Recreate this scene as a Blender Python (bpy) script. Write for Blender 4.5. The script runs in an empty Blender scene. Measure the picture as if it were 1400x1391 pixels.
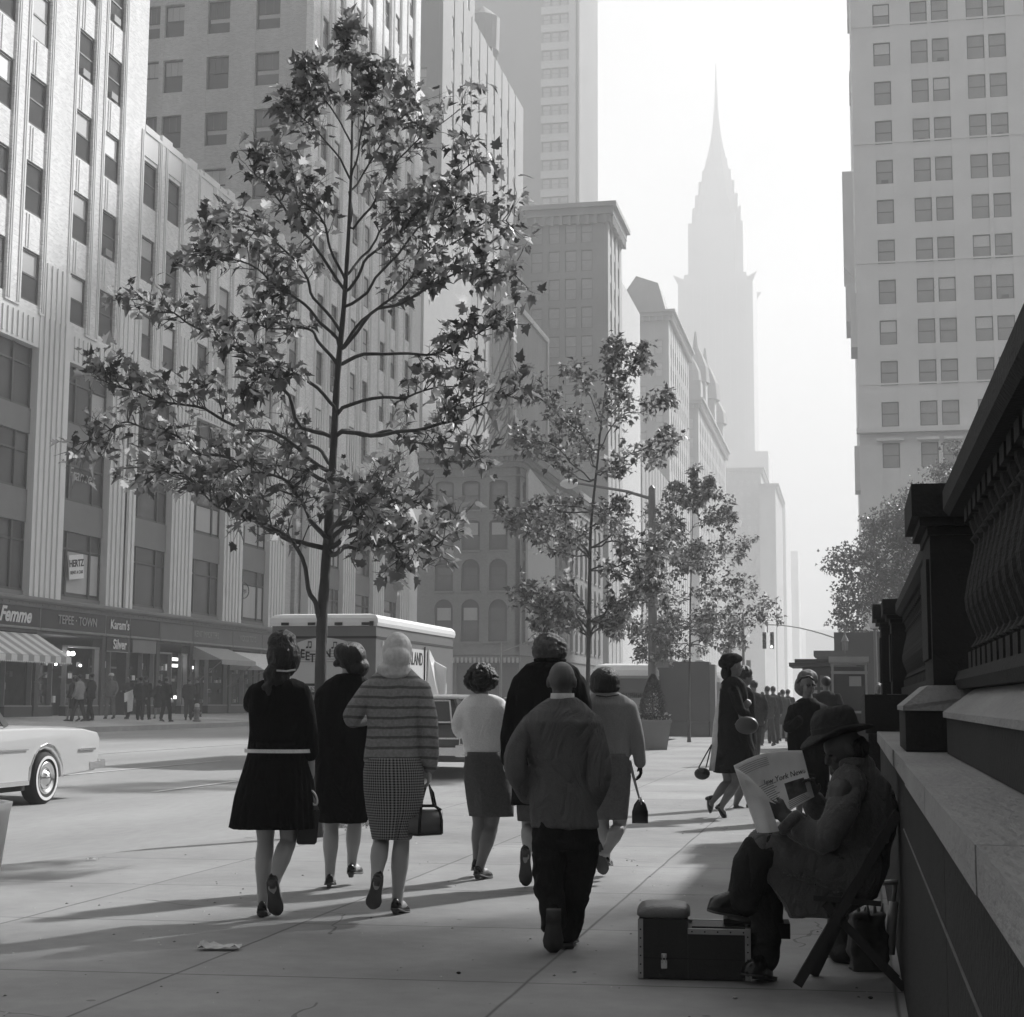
import bpy, math, random
from mathutils import Vector, Matrix, noise
random.seed(7)
R = math.radians
scene = bpy.context.scene
COL = scene.collection
# ---------------------------------------------------------------- camera (measured from the photograph's vanishing points)
FPX, PITCH, YAW, ROLL, EYE = 2150.0, R(6.951), R(12.136), R(0.321), 1.3
FW = Vector((-math.sin(YAW) * math.cos(PITCH), math.cos(YAW) * math.cos(PITCH), math.sin(PITCH)))
_rt = Vector((math.cos(YAW), math.sin(YAW), 0)); _up = _rt.cross(FW)
RT = _rt * math.cos(ROLL) + _up * math.sin(ROLL); UP = _up * math.cos(ROLL) - _rt * math.sin(ROLL)
HF = Vector((-math.sin(YAW), math.cos(YAW), 0)); CAM = Vector((0, 0, EYE))
cam_d = bpy.data.cameras.new('camera'); cam = bpy.data.objects.new('camera', cam_d); COL.objects.link(cam)
cam.matrix_world = Matrix(((RT.x, UP.x, -FW.x, 0), (RT.y, UP.y, -FW.y, 0), (RT.z, UP.z, -FW.z, EYE), (0, 0, 0, 1)))
cam_d.sensor_width = 36; cam_d.lens = 36 * FPX / 1400; cam_d.clip_start = 0.05; cam_d.clip_end = 5000
scene.camera = cam
def ray(u, v): return FW + RT * ((u - 700) / FPX) - UP * ((v - 695.5) / FPX)
def gnd(u, v, z=0.0):
    d = ray(u, v); return CAM + d * ((z - EYE) / d.z)
def onX(u, v, X):
    d = ray(u, v); return CAM + d * (X / d.x)
def onY(u, v, Y):
    d = ray(u, v); return CAM + d * (Y / d.y)
def atd(u, v, dep): return CAM + ray(u, v) * dep
# ---------------------------------------------------------------- mesh collector
class MB:
    def __init__(s): s.v = []; s.f = []; s.m = []; s.uv = {}
    def add(s, vs, fs, mi=0):
        b = len(s.v); s.v += [tuple(p) for p in vs]
        for f in fs: s.f.append([b + i for i in f]); s.m.append(mi)
        return b
    def box(s, x0, x1, y0, y1, z0, z1, mi=0):
        if x0 > x1: x0, x1 = x1, x0
        if y0 > y1: y0, y1 = y1, y0
        if z0 > z1: z0, z1 = z1, z0
        s.add([(x0,y0,z0),(x1,y0,z0),(x1,y1,z0),(x0,y1,z0),(x0,y0,z1),(x1,y0,z1),(x1,y1,z1),(x0,y1,z1)],
              [(0,3,2,1),(4,5,6,7),(0,1,5,4),(1,2,6,5),(2,3,7,6),(3,0,4,7)], mi); return s
    def bar(s, a, b, w, h=None, mi=0, up=(0,0,1)):
        a = Vector(a); b = Vector(b); h = h or w; d = (b - a).normalized(); u = Vector(up)
        if abs(d.dot(u)) > .95: u = Vector((0, 1, 0))
        x = d.cross(u).normalized(); y = x.cross(d).normalized(); vs = []
        for p in (a, b):
            for i, j in ((-1,-1),(1,-1),(1,1),(-1,1)): vs.append(p + x * (i * w / 2) + y * (j * h / 2))
        s.add(vs, [(0,1,2,3),(7,6,5,4),(0,4,5,1),(1,5,6,2),(2,6,7,3),(3,7,4,0)], mi); return s
    def rings(s, rs, mi=0, cap=True):
        n = len(rs[0]); vs = [p for r in rs for p in r]; fs = []
        for i in range(len(rs) - 1):
            for j in range(n):
                k = (j + 1) % n; fs.append((i*n+j, i*n+k, (i+1)*n+k, (i+1)*n+j))
        if cap: fs.append(tuple(range(n))[::-1]); fs.append(tuple((len(rs)-1)*n + j for j in range(n)))
        s.add(vs, fs, mi); return s
    def tube(s, pts, rad, n=8, mi=0, flat=None, cap=True):
        pts = [Vector(p) for p in pts]; N = len(pts)
        if not hasattr(rad, '__len__'): rad = [rad] * N
        rs = []; x = None
        for i, p in enumerate(pts):
            d = (pts[min(i+1, N-1)] - pts[max(i-1, 0)])
            d = d.normalized() if d.length > 1e-9 else Vector((0, 0, 1))
            if x is None:
                a = Vector((1, 0, 0)) if flat is None else Vector(flat)
                if abs(d.dot(a)) > .9: a = Vector((0, 1, 0))
                x = (a - d * a.dot(d)).normalized()
            else: x = (x - d * x.dot(d)).normalized()
            y = d.cross(x); r = rad[i]; rx, ry = r if hasattr(r, '__len__') else (r, r)
            rs.append([p + x * (rx * math.cos(t)) + y * (ry * math.sin(t)) for t in [2 * math.pi * j / n for j in range(n)]])
        return s.rings(rs, mi, cap)
    def ell(s, c, r, n=14, m=9, mi=0, rot=None):
        c = Vector(c); rs = []
        for i in range(m + 1):
            a = math.pi * (i + .02) / (m + .04); q = []
            for j in range(n):
                t = 2 * math.pi * j / n
                p = Vector((r[0] * math.sin(a) * math.cos(t), r[1] * math.sin(a) * math.sin(t), -r[2] * math.cos(a)))
                q.append(c + (rot @ p if rot else p))
            rs.append(q)
        return s.rings(rs, mi)
    def lathe(s, prof, c, n=16, mi=0, cap=True):
        c = Vector(c)
        return s.rings([[c + Vector((r * math.cos(2*math.pi*j/n), r * math.sin(2*math.pi*j/n), z)) for j in range(n)] for r, z in prof], mi, cap)
    def prism(s, poly, ext, mi=0):
        e = Vector(ext); n = len(poly); a = [Vector(p) for p in poly]
        s.add(a + [p + e for p in a], [tuple(range(n))[::-1], tuple(range(n, 2*n))] + [(i, (i+1) % n, n + (i+1) % n, n + i) for i in range(n)], mi); return s
    def quad(s, a, b, c, d, mi=0): s.add([a, b, c, d], [(0, 1, 2, 3)], mi); return s
    def mesh(s, name, mats, smooth=False):
        me = bpy.data.meshes.new(name); me.from_pydata(s.v, [], s.f)
        for m in (mats if isinstance(mats, (list, tuple)) else [mats]): me.materials.append(m)
        me.polygons.foreach_set('material_index', s.m)
        if smooth: me.polygons.foreach_set('use_smooth', [True] * len(me.polygons))
        me.update(); return me
    def build(s, name, mats, parent=None, smooth=False):
        return link(name, s.mesh(name, mats, smooth), parent)
def link(name, me, parent=None, loc=None):
    o = bpy.data.objects.new(name, me); COL.objects.link(o)
    if parent is not None: o.parent = parent
    if loc is not None: o.location = loc
    return o
def tag(o, label=None, cat=None, group=None, kind=None):
    if label: o['label'] = label
    if cat: o['category'] = cat
    if group: o['group'] = group
    if kind: o['kind'] = kind
    return o
def empty(name, loc, label, cat, group=None, rz=0):
    o = bpy.data.objects.new(name, None); COL.objects.link(o); o.location = loc; o.rotation_euler = (0, 0, rz)
    o.empty_display_size = .1
    return tag(o, label, cat, group)
def copy_tree(o, parent=None):
    c = o.copy(); COL.objects.link(c)
    if parent: c.parent = parent
    for ch in list(o.children): copy_tree(ch, c)
    return c
def fuse(mb, voxel, it=3, amp=0, freq=8, seed=0, stretch=(1, 1, 1), fn=None):
    """merge closed shapes into one continuous skin (voxel remesh), smooth it and give it cloth-like folds"""
    me = mb.mesh('t', []) if False else None
    me = bpy.data.meshes.new('t'); me.from_pydata(mb.v, [], mb.f); me.update()
    o = bpy.data.objects.new('t', me); COL.objects.link(o)
    md = o.modifiers.new('r', 'REMESH'); md.mode = 'VOXEL'; md.voxel_size = voxel; md.adaptivity = 0
    if it:
        sm = o.modifiers.new('s', 'SMOOTH'); sm.iterations = it; sm.factor = .5
    dg = bpy.context.evaluated_depsgraph_get(); dg.update()
    r = bpy.data.meshes.new_from_object(o.evaluated_get(dg))
    bpy.data.objects.remove(o); bpy.data.meshes.remove(me)
    if amp:
        off = Vector((seed * 3.7, seed * 1.3, 0)); sx, sy, sz = stretch
        for v in r.vertices:
            p = Vector((v.co.x * sx, v.co.y * sy, v.co.z * sz)) * freq + off
            a = noise.noise(p); b = noise.noise(p * 2.3 + Vector((5, 5, 5)))
            d = amp * (1 - 2.2 * abs(a)) + amp * .4 * b
            if fn: d *= fn(v.co)
            v.co += v.normal * d
    r.polygons.foreach_set('use_smooth', [True] * len(r.polygons)); r.update()
    return r
def fused(name, mb, mat, parent, voxel, **k):
    me = fuse(mb, voxel, **k); me.name = name
    for m in (mat if isinstance(mat, (list, tuple)) else [mat]): me.materials.append(m)
    return link(name, me, parent)
# ---------------------------------------------------------------- materials (the film is black and white: every colour is a grey)
def base(name):
    m = bpy.data.materials.new(name); m.use_nodes = True; nt = m.node_tree; nt.nodes.clear()
    out = nt.nodes.new('ShaderNodeOutputMaterial'); b = nt.nodes.new('ShaderNodeBsdfPrincipled')
    nt.links.new(b.outputs[0], out.inputs[0]); return m, nt, b, out
def N(nt, t, **k):
    n = nt.nodes.new(t)
    for a, v in k.items(): setattr(n, a, v)
    return n
def coords(nt, scale=(1, 1, 1)):
    tc = N(nt, 'ShaderNodeTexCoord'); mp = N(nt, 'ShaderNodeMapping'); mp.inputs['Scale'].default_value = scale
    nt.links.new(tc.outputs['Object'], mp.inputs[0]); return mp.outputs[0]
def mth(nt, op, a, b=None, clamp=False):
    n = N(nt, 'ShaderNodeMath', operation=op, use_clamp=clamp)
    for i, x in enumerate((a, b)):
        if x is None: continue
        if hasattr(x, 'links'): nt.links.new(x, n.inputs[i])
        else: n.inputs[i].default_value = x
    return n.outputs[0]
def nz(nt, co, scale, detail=3, rough=.55):
    n = N(nt, 'ShaderNodeTexNoise'); n.inputs['Scale'].default_value = scale; n.inputs['Detail'].default_value = detail
    n.inputs['Roughness'].default_value = rough; nt.links.new(co, n.inputs['Vector']); return n.outputs['Fac']
MC = {}
def M(name, v, rough=.8, var=.12, sc=3, bump=0, bsc=40, stretch=(1, 1, 1), metal=0, spec=.5, sub=0, fine=0):
    if name in MC: return MC[name]
    m, nt, b, out = base(name); co = coords(nt, stretch)
    b.inputs['Roughness'].default_value = rough; b.inputs['Metallic'].default_value = metal
    b.inputs['Specular IOR Level'].default_value = spec
    f = mth(nt, 'MULTIPLY_ADD', nz(nt, co, sc), var * 2 * v); nt.nodes[-1].inputs[2].default_value = v * (1 - var)
    if fine:
        g = mth(nt, 'MULTIPLY_ADD', nz(nt, co, sc * 25, 2), fine * 2 * v); nt.nodes[-1].inputs[2].default_value = -fine * v
        f = mth(nt, 'ADD', f, g)
    nt.links.new(f, b.inputs['Base Color'])
    if bump:
        bp = N(nt, 'ShaderNodeBump'); bp.inputs['Strength'].default_value = bump; bp.inputs['Distance'].default_value = .02
        nt.links.new(nz(nt, co, bsc, 4), bp.inputs['Height']); nt.links.new(bp.outputs[0], b.inputs['Normal'])
    MC[name] = m; return m
def M_brick(name, v, mortar, scale=1.0, bw=.22, bh=.07, axis='YZ', var=.15):
    m, nt, b, out = base(name); tc = N(nt, 'ShaderNodeTexCoord'); sp = N(nt, 'ShaderNodeSeparateXYZ'); cb = N(nt, 'ShaderNodeCombineXYZ')
    nt.links.new(tc.outputs['Object'], sp.inputs[0])
    h = mth(nt, 'ADD', sp.outputs[0], sp.outputs[1])
    nt.links.new(h, cb.inputs[0]); nt.links.new(sp.outputs[2], cb.inputs[1])
    br = N(nt, 'ShaderNodeTexBrick'); nt.links.new(cb.outputs[0], br.inputs[0])
    br.inputs['Color1'].default_value = (v*(1+var),)*3 + (1,); br.inputs['Color2'].default_value = (v*(1-var),)*3 + (1,)
    br.inputs['Mortar'].default_value = (mortar,)*3 + (1,); br.inputs['Scale'].default_value = scale
    br.inputs['Brick Width'].default_value = bw; br.inputs['Row Height'].default_value = bh; br.inputs['Mortar Size'].default_value = bh * .13
    mx = N(nt, 'ShaderNodeMixRGB', blend_type='MULTIPLY'); mx.inputs[0].default_value = .5
    nt.links.new(br.outputs[0], mx.inputs[1])
    st = mth(nt, 'MULTIPLY_ADD', nz(nt, coords(nt, (1, 1, .15)), .6, 5), 1.1); nt.nodes[-1].inputs[2].default_value = .45
    nt.links.new(st, mx.inputs[2]); nt.links.new(mx.outputs[0], b.inputs['Base Color'])
    b.inputs['Roughness'].default_value = .9
    bp = N(nt, 'ShaderNodeBump'); bp.inputs['Strength'].default_value = .4; bp.inputs['Distance'].default_value = .01
    nt.links.new(br.outputs['Fac'], bp.inputs['Height']); bp.invert = True; nt.links.new(bp.outputs[0], b.inputs['Normal'])
    return m
def M_glass(name, v=.03, rough=.06):
    m, nt, b, out = base(name); co = coords(nt)
    f = mth(nt, 'MULTIPLY_ADD', nz(nt, co, .35, 2), v * 1.5); nt.nodes[-1].inputs[2].default_value = v * .4
    nt.links.new(f, b.inputs['Base Color']); b.inputs['Roughness'].default_value = rough; b.inputs['Specular IOR Level'].default_value = .7
    bp = N(nt, 'ShaderNodeBump'); bp.inputs['Strength'].default_value = .06; bp.inputs['Distance'].default_value = .3
    nt.links.new(nz(nt, co, .8, 1), bp.inputs['Height']); nt.links.new(bp.outputs[0], b.inputs['Normal'])
    return m
def M_emit(name, e):
    m = bpy.data.materials.new(name); m.use_nodes = True; nt = m.node_tree; nt.nodes.clear()
    out = N(nt, 'ShaderNodeOutputMaterial'); em = N(nt, 'ShaderNodeEmission'); em.inputs[0].default_value = (1, 1, 1, 1)
    em.inputs[1].default_value = e; nt.links.new(em.outputs[0], out.inputs[0]); return m
def M_leaf(name, v, tr=.35, rough=.45):
    m, nt, b, out = base(name); co = coords(nt)
    f = mth(nt, 'MULTIPLY_ADD', nz(nt, co, 2.5, 3), v * 1.2); nt.nodes[-1].inputs[2].default_value = v * .4
    nt.links.new(f, b.inputs['Base Color']); b.inputs['Roughness'].default_value = rough
    t = N(nt, 'ShaderNodeBsdfTranslucent'); nt.links.new(f, t.inputs[0])
    mx = N(nt, 'ShaderNodeMixShader'); mx.inputs[0].default_value = tr
    nt.links.new(b.outputs[0], mx.inputs[1]); nt.links.new(t.outputs[0], mx.inputs[2]); nt.links.new(mx.outputs[0], out.inputs[0])
    return m
# ---------------------------------------------------------------- text
def text_mesh(body, size, thick=.004, bold=0.0, shear=0.0, xs=1.0):
    c = bpy.data.curves.new('t', 'FONT'); c.body = body; c.size = size; c.extrude = thick; c.offset = bold * size; c.shear = shear
    c.align_x = 'CENTER'; c.align_y = 'CENTER'; c.resolution_u = 3
    o = bpy.data.objects.new('t', c); COL.objects.link(o); dg = bpy.context.evaluated_depsgraph_get()
    me = bpy.data.meshes.new_from_object(o.evaluated_get(dg)); bpy.data.objects.remove(o)
    if xs != 1: me.transform(Matrix.Scale(xs, 4, (1, 0, 0)))
    return me
def text(body, size, mat, center, right, up, parent=None, name='lettering', **k):
    me = text_mesh(body, size, **k); r = Vector(right).normalized(); u = Vector(up).normalized(); n = r.cross(u)
    c = Vector(center)
    me.transform(Matrix(((r.x, u.x, n.x, c.x), (r.y, u.y, n.y, c.y), (r.z, u.z, n.z, c.z), (0, 0, 0, 1))))
    me.materials.clear(); me.materials.append(mat); me.name = name
    return link(name, me, parent)
# ---------------------------------------------------------------- sky, sun, haze
SUN_AZ, SUN_EL = R(32), R(36)          # azimuth to the right of the street's direction (+Y)
w = bpy.data.worlds.new('World'); scene.world = w; w.use_nodes = True; wn = w.node_tree; wn.nodes.clear()
wo = N(wn, 'ShaderNodeOutputWorld'); bg = N(wn, 'ShaderNodeBackground'); sky = N(wn, 'ShaderNodeTexSky'); sky.sky_type = 'NISHITA'
sky.sun_disc = False; sky.sun_elevation = SUN_EL; sky.sun_rotation = SUN_AZ; sky.air_density = 1.6; sky.dust_density = 6; sky.ozone_density = 1
bw = N(wn, 'ShaderNodeRGBToBW'); wn.links.new(sky.outputs[0], bw.inputs[0]); wn.links.new(bw.outputs[0], bg.inputs[0])
bg.inputs[1].default_value = .05; wn.links.new(bg.outputs[0], wo.inputs[0])
sd = bpy.data.lights.new('sun', 'SUN'); sd.energy = 5; sd.angle = R(2.0); sd.color = (1, 1, 1)
so = bpy.data.objects.new('sun', sd); COL.objects.link(so)
sdir = Vector((math.sin(SUN_AZ) * math.cos(SUN_EL), math.cos(SUN_AZ) * math.cos(SUN_EL), math.sin(SUN_EL)))
so.rotation_euler = (-sdir).to_track_quat('-Z', 'Y').to_euler(); so.location = (20, 40, 60)
vs = scene.view_settings; vs.view_transform = 'Standard'; vs.look = 'None'; vs.gamma = 1; vs.use_curve_mapping = False
vs.exposure = 1.12
HZ = MB().box(-420, 420, -12, 1300, -1.2, 336)
hm = bpy.data.materials.new('haze'); hm.use_nodes = True; hn = hm.node_tree; hn.nodes.clear()
ho = N(hn, 'ShaderNodeOutputMaterial'); pv = N(hn, 'ShaderNodeVolumePrincipled')
pv.inputs['Color'].default_value = (.97, .97, .97, 1); pv.inputs['Density'].default_value = .0015; pv.inputs['Anisotropy'].default_value = .05
hn.links.new(pv.outputs[0], ho.inputs['Volume'])
tag(HZ.build('haze', hm), kind='stuff')
scene.cycles.volume_bounces = 2; scene.cycles.max_bounces = 6; scene.cycles.diffuse_bounces = 3; scene.cycles.glossy_bounces = 2
scene.cycles.transparent_max_bounces = 6
def road_z(X): return -.12 + (.25 * min(1, max(0, (-5.8 - X) / 19.7)))
# ================================================================= GROUND, ROAD, PAVEMENTS
def M_pave(name, v, x0, px, y0, py, skew, wd=.006):
    m, nt, b, out = base(name); co = coords(nt); sp = N(nt, 'ShaderNodeSeparateXYZ'); nt.links.new(co, sp.inputs[0])
    def line(val, o, p):
        q = mth(nt, 'FRACT', mth(nt, 'DIVIDE', mth(nt, 'SUBTRACT', val, o - p / 2), p))
        d = mth(nt, 'ABSOLUTE', mth(nt, 'SUBTRACT', q, .5)); d = mth(nt, 'MULTIPLY', d, p)
        return mth(nt, 'SUBTRACT', 1, mth(nt, 'DIVIDE', d, wd * 2.2), clamp=True)
    yy = mth(nt, 'SUBTRACT', sp.outputs[1], mth(nt, 'MULTIPLY', mth(nt, 'ADD', sp.outputs[0], 3), skew))
    wob = mth(nt, 'MULTIPLY', mth(nt, 'SUBTRACT', nz(nt, co, 1.3, 2), .5), .02)
    l = mth(nt, 'MAXIMUM', line(mth(nt, 'ADD', sp.outputs[0], wob), x0, px), line(mth(nt, 'ADD', yy, wob), y0, py))
    l = mth(nt, 'MULTIPLY', l, mth(nt, 'MULTIPLY_ADD', nz(nt, co, .9, 2), 1.1), clamp=True); nt.nodes[-1]
    big = mth(nt, 'MULTIPLY_ADD', nz(nt, co, .55, 4), .5 * v); nt.nodes[-1].inputs[2].default_value = .75 * v
    med = mth(nt, 'MULTIPLY_ADD', nz(nt, co, 7, 4), .30 * v); nt.nodes[-1].inputs[2].default_value = -.15 * v
    fin = mth(nt, 'MULTIPLY_ADD', nz(nt, co, 160, 2), .5 * v); nt.nodes[-1].inputs[2].default_value = -.25 * v
    # small dark gum and oil spots
    vo = N(nt, 'ShaderNodeTexVoronoi'); vo.inputs['Scale'].default_value = 2.2; nt.links.new(co, vo.inputs['Vector'])
    spot = mth(nt, 'LESS_THAN', vo.outputs['Distance'], mth(nt, 'MULTIPLY', nz(nt, co, 3.1, 1), .085))
    vo2 = N(nt, 'ShaderNodeTexVoronoi'); vo2.inputs['Scale'].default_value = 6.5; nt.links.new(co, vo2.inputs['Vector']); spot = mth(nt, 'MAXIMUM', spot, mth(nt, 'LESS_THAN', vo2.outputs['Distance'], mth(nt, 'MULTIPLY', mth(nt, 'GREATER_THAN', nz(nt, co, 1.1, 1), .52), .07)))
    c = mth(nt, 'ADD', mth(nt, 'ADD', big, med), fin)
    cb = N(nt, 'ShaderNodeCombineXYZ')
    nt.links.new(mth(nt, 'FLOOR', mth(nt, 'DIVIDE', mth(nt, 'SUBTRACT', sp.outputs[0], x0), px)), cb.inputs[0]); nt.links.new(mth(nt, 'FLOOR', mth(nt, 'DIVIDE', mth(nt, 'SUBTRACT', yy, y0), py)), cb.inputs[1])
    wn_ = N(nt, 'ShaderNodeTexWhiteNoise', noise_dimensions='2D'); nt.links.new(cb.outputs[0], wn_.inputs['Vector'])
    sl_ = mth(nt, 'MULTIPLY_ADD', wn_.outputs['Value'], .16); nt.nodes[-1].inputs[2].default_value = .92; c = mth(nt, 'MULTIPLY', c, sl_)
    # long stains and a few wandering hairline cracks
    stn = mth(nt, 'MULTIPLY_ADD', nz(nt, co, .28, 6, .7), 1.5); nt.nodes[-1].inputs[2].default_value = .25; c = mth(nt, 'MULTIPLY', c, mth(nt, 'MINIMUM', stn, 1.12))
    vc = N(nt, 'ShaderNodeTexVoronoi', feature='DISTANCE_TO_EDGE'); vc.inputs['Scale'].default_value = .33; mpc = N(nt, 'ShaderNodeMixRGB'); mpc.inputs[0].default_value = .22; nzc = N(nt, 'ShaderNodeTexNoise'); nzc.inputs['Scale'].default_value = 2.5; nt.links.new(co, nzc.inputs['Vector']); nt.links.new(co, mpc.inputs[1]); nt.links.new(nzc.outputs['Color'], mpc.inputs[2]); nt.links.new(mpc.outputs[0], vc.inputs['Vector'])
    ck = mth(nt, 'MULTIPLY', mth(nt, 'LESS_THAN', vc.outputs['Distance'], .0016), mth(nt, 'GREATER_THAN', nz(nt, co, .4, 1), .55)); c = mth(nt, 'MULTIPLY', c, mth(nt, 'SUBTRACT', 1, mth(nt, 'MULTIPLY', ck, .5)))
    c = mth(nt, 'MULTIPLY', c, mth(nt, 'SUBTRACT', 1, mth(nt, 'MULTIPLY', spot, .45)))
    c = mth(nt, 'MULTIPLY', c, mth(nt, 'SUBTRACT', 1, mth(nt, 'MULTIPLY', l, .7)))
    nt.links.new(c, b.inputs['Base Color']); b.inputs['Roughness'].default_value = .75
    bp = N(nt, 'ShaderNodeBump'); bp.inputs['Strength'].default_value = .35; bp.inputs['Distance'].default_value = .004
    nt.links.new(mth(nt, 'SUBTRACT', nz(nt, co, 90, 3), l), bp.inputs['Height']); nt.links.new(bp.outputs[0], b.inputs['Normal'])
    return m
mPave = M_pave('pavement_concrete', .26, -1.5, 1.67, 7.2, 1.753, .10)
mPave2 = M_pave('far_pavement_concrete', .38, -1.5, 1.6, 0, 1.6, 0)
mAsph = M('asphalt', .29, .8, .38, .5, .3, 120, fine=.15, stretch=(1, .25, 1))
mKerb = M('kerb_stone', .27, .8, .25, 3, .3)
mPaint = M('road_paint', .62, .7, .3, 9)
mDirt = M('ground_earth', .10, .95, .3, .2)
tag(MB().box(-415, 415, -10, 1290, -.9, -.16).build('ground', mDirt), kind='structure')
xs = [-25.5 + i * (19.7 / 10) for i in range(11)]
rb = MB(); ys = [-8, 20, 50, 80, 112, 147, 300, 800]
vs_ = [(x, y, road_z(x) + .03 * math.sin(math.pi * (x + 25.5) / 19.7)) for y in ys for x in xs + [3.0]]
n = len(xs) + 1
rb.add(vs_, [(j*n+i, j*n+i+1, (j+1)*n+i+1, (j+1)*n+i) for j in range(len(ys)-1) for i in range(n-1)])
tag(rb.build('road', mAsph), kind='structure')
cr = MB(); cr.quad((-415, 113, .12), (-25.5, 113, .12), (-25.5, 146, .12), (-415, 146, .12))
tag(cr.build('cross_road', mAsph), kind='structure')
# near pavement: kerb swings outwards close to the camera (an old widened corner)
edge = [(-9.6, 3.0), (-8.2, 7.0), (-6.98, 10.0), (-6.28, 11.65), (-5.47, 14.2), (-5.3, 17.0), (-5.55, 22), (-5.8, 27), (-5.8, 98)]
nk = MB(); nk.prism([(x, y, -.14) for x, y in edge] + [(12, 98, -.14), (12, 3, -.14)], (0, 0, .14))
nk2 = MB(); top = [(x, y) for x, y in edge]
pv_ = nk.build('pavement', mPave); tag(pv_, kind='structure')
tag(MB().box(-10, 12, -9, 2.98, -.14, 0).build('pavement', mPave), kind='structure')
kb = MB()
for a, b in zip(edge[:-1], edge[1:]):
    d = Vector((b[0] - a[0], b[1] - a[1], 0)).normalized(); s = Vector((d.y, -d.x, 0)) * -1
    A = Vector((a[0], a[1], 0)); B = Vector((b[0], b[1], 0)); o1 = s * .15
    kb.prism([A - d * 0, B, B + o1, A + o1], (0, 0, -.135))
tag(kb.build('kerb', mKerb), kind='structure')
# a thin line of street dust and grit lying along the kerb seam
gr = MB(); random.seed(5)
for i in range(260):
    t = random.random(); px = 430 + t * 100; py = 1131 - t * 6 + random.gauss(0, 2.5); p = gnd(px, py); r = random.uniform(.008, .03)
    a = random.random() * 6; gr.add([p + Vector((r * math.cos(a + k * 1.5), r * math.sin(a + k * 1.5) * 1.2, .006)) for k in range(4)] + [p + Vector((0, 0, .02))], [(0, 1, 4), (1, 2, 4), (2, 3, 4), (3, 0, 4)])
for i in range(340):
    p = Vector((random.uniform(-5.5, .1), 5.5 + random.random() ** 1.5 * 22, .001)); r = random.uniform(.003, .011); a = random.random() * 6
    gr.add([p + Vector((r * math.cos(a + k * 1.5), r * math.sin(a + k * 1.5) * 1.4, 0)) for k in range(4)] + [p + Vector((0, 0, r * .6))], [(0, 1, 4), (1, 2, 4), (2, 3, 4), (3, 0, 4)], 1 if random.random() < .35 else 0)
tag(gr.build('street_litter', [M('litter_grit', .10, .9, .6, 30), M('litter_pale', .5, .8, .3, 20)]), 'dark grit along the kerb and small specks scattered over the pavement', 'litter', kind='stuff')
FZ = .30
fs = MB(); 
fs.prism([(-25.5, -8, FZ - .16), (-25.5, 112, FZ - .16), (-31.2, 112, FZ + .1), (-31.2, -8, FZ + .1)], (0, 0, .17))
fs.prism([(-25.5, 147, FZ - .16), (-25.5, 800, FZ - .16), (-31.2, 800, FZ + .1), (-31.2, 147, FZ + .1)], (0, 0, .17))
tag(fs.build('far_pavement', mPave2), kind='structure')
fk = MB().box(-25.5, -25.33, -8, 112, .0, .312).box(-25.5, -25.33, 147, 800, .0, .312); tag(fk.build('far_kerb', mKerb), kind='structure')
def fz(X): return .31 + (-25.5 - X) / 5.7 * .26
# painted lane lines
for k, (X, y0, y1) in enumerate(((-13.0, 16.5, 31.5), (-9.9, 21.5, 27.5), (-9.9, 33, 39), (-16.6, 22, 60), (-9.9, 45, 51))):
    q = MB(); z = road_z(X) + .03 * math.sin(math.pi * (X + 25.5) / 19.7) + .006
    q.quad((X - .06, y0, z), (X + .06, y0, z + .002), (X + .06, y1, z + .002), (X - .06, y1, z)); tag(q.build('road_marking', mPaint), kind='structure')
# ================================================================= RIGHT: coping, plinth and balustrade of the terrace
mSt = M('terrace_stone_shaded', .017, .85, .4, 2.5, .6, 45, fine=.1)  # backlit shade is put into this near-black colour; coping stays paler
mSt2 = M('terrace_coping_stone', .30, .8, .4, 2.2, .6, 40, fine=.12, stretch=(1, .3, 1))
T = empty('stone_balustrade', (.2, 2, 0), 'stone terrace wall, coloured dark for shade, with pale coping, balusters and heavy rail on the right', 'balustrade')
def tp(name, mb, mat, parent=T, smooth=False):
    me = mb.mesh(name, mat, smooth); me.transform(Matrix.Translation((-.2, -2, 0))); o = link(name, me, parent); return o
wallb = MB()
y = 1.0
for L in (2.9, 3.0, 3.1, 2.4):
    wallb.box(.205, .60, y, y + L - .012, -.1, 1.0); y += L
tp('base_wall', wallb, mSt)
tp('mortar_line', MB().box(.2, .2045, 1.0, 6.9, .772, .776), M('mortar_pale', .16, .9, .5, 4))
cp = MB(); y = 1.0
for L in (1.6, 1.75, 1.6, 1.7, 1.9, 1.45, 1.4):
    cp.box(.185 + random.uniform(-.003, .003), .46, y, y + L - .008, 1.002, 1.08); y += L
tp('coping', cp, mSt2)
pl = MB(); pl.box(.40, .70, 1.0, 7.1, 1.082, 1.235); tp('plinth', pl, mSt)
sl = MB(); y = 1.0
for L in (1.9, 2.2, 2.0):
    sl.prism([(.385, y, 1.237), (.385, y, 1.26), (.52, y, 1.36), (.80, y, 1.36), (.80, y, 1.237)], (0, L - .006, 0)); y += L
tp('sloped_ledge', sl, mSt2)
br_ = MB(); br_.prism([(.47, 1.0, 1.362), (.455, 1.0, 1.40), (.47, 1.0, 1.44), (.66, 1.0, 1.44), (.66, 1.0, 1.362)], (0, 6.5, 0)); tp('bottom_rail', br_, mSt)
def baluster_mesh():
    m = MB(); m.box(-.075, .075, -.075, .075, 0, .07)
    m.lathe([(.05, .07), (.07, .09), (.05, .115), (.045, .13), (.085, .24), (.09, .29), (.075, .37), (.05, .47), (.043, .52), (.06, .54), (.045, .56), (.06, .60), (.06, .62)], (0, 0, 0), 14)
    m.box(-.075, .075, -.075, .075, .62, .68); return m.mesh('baluster', mSt)
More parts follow.
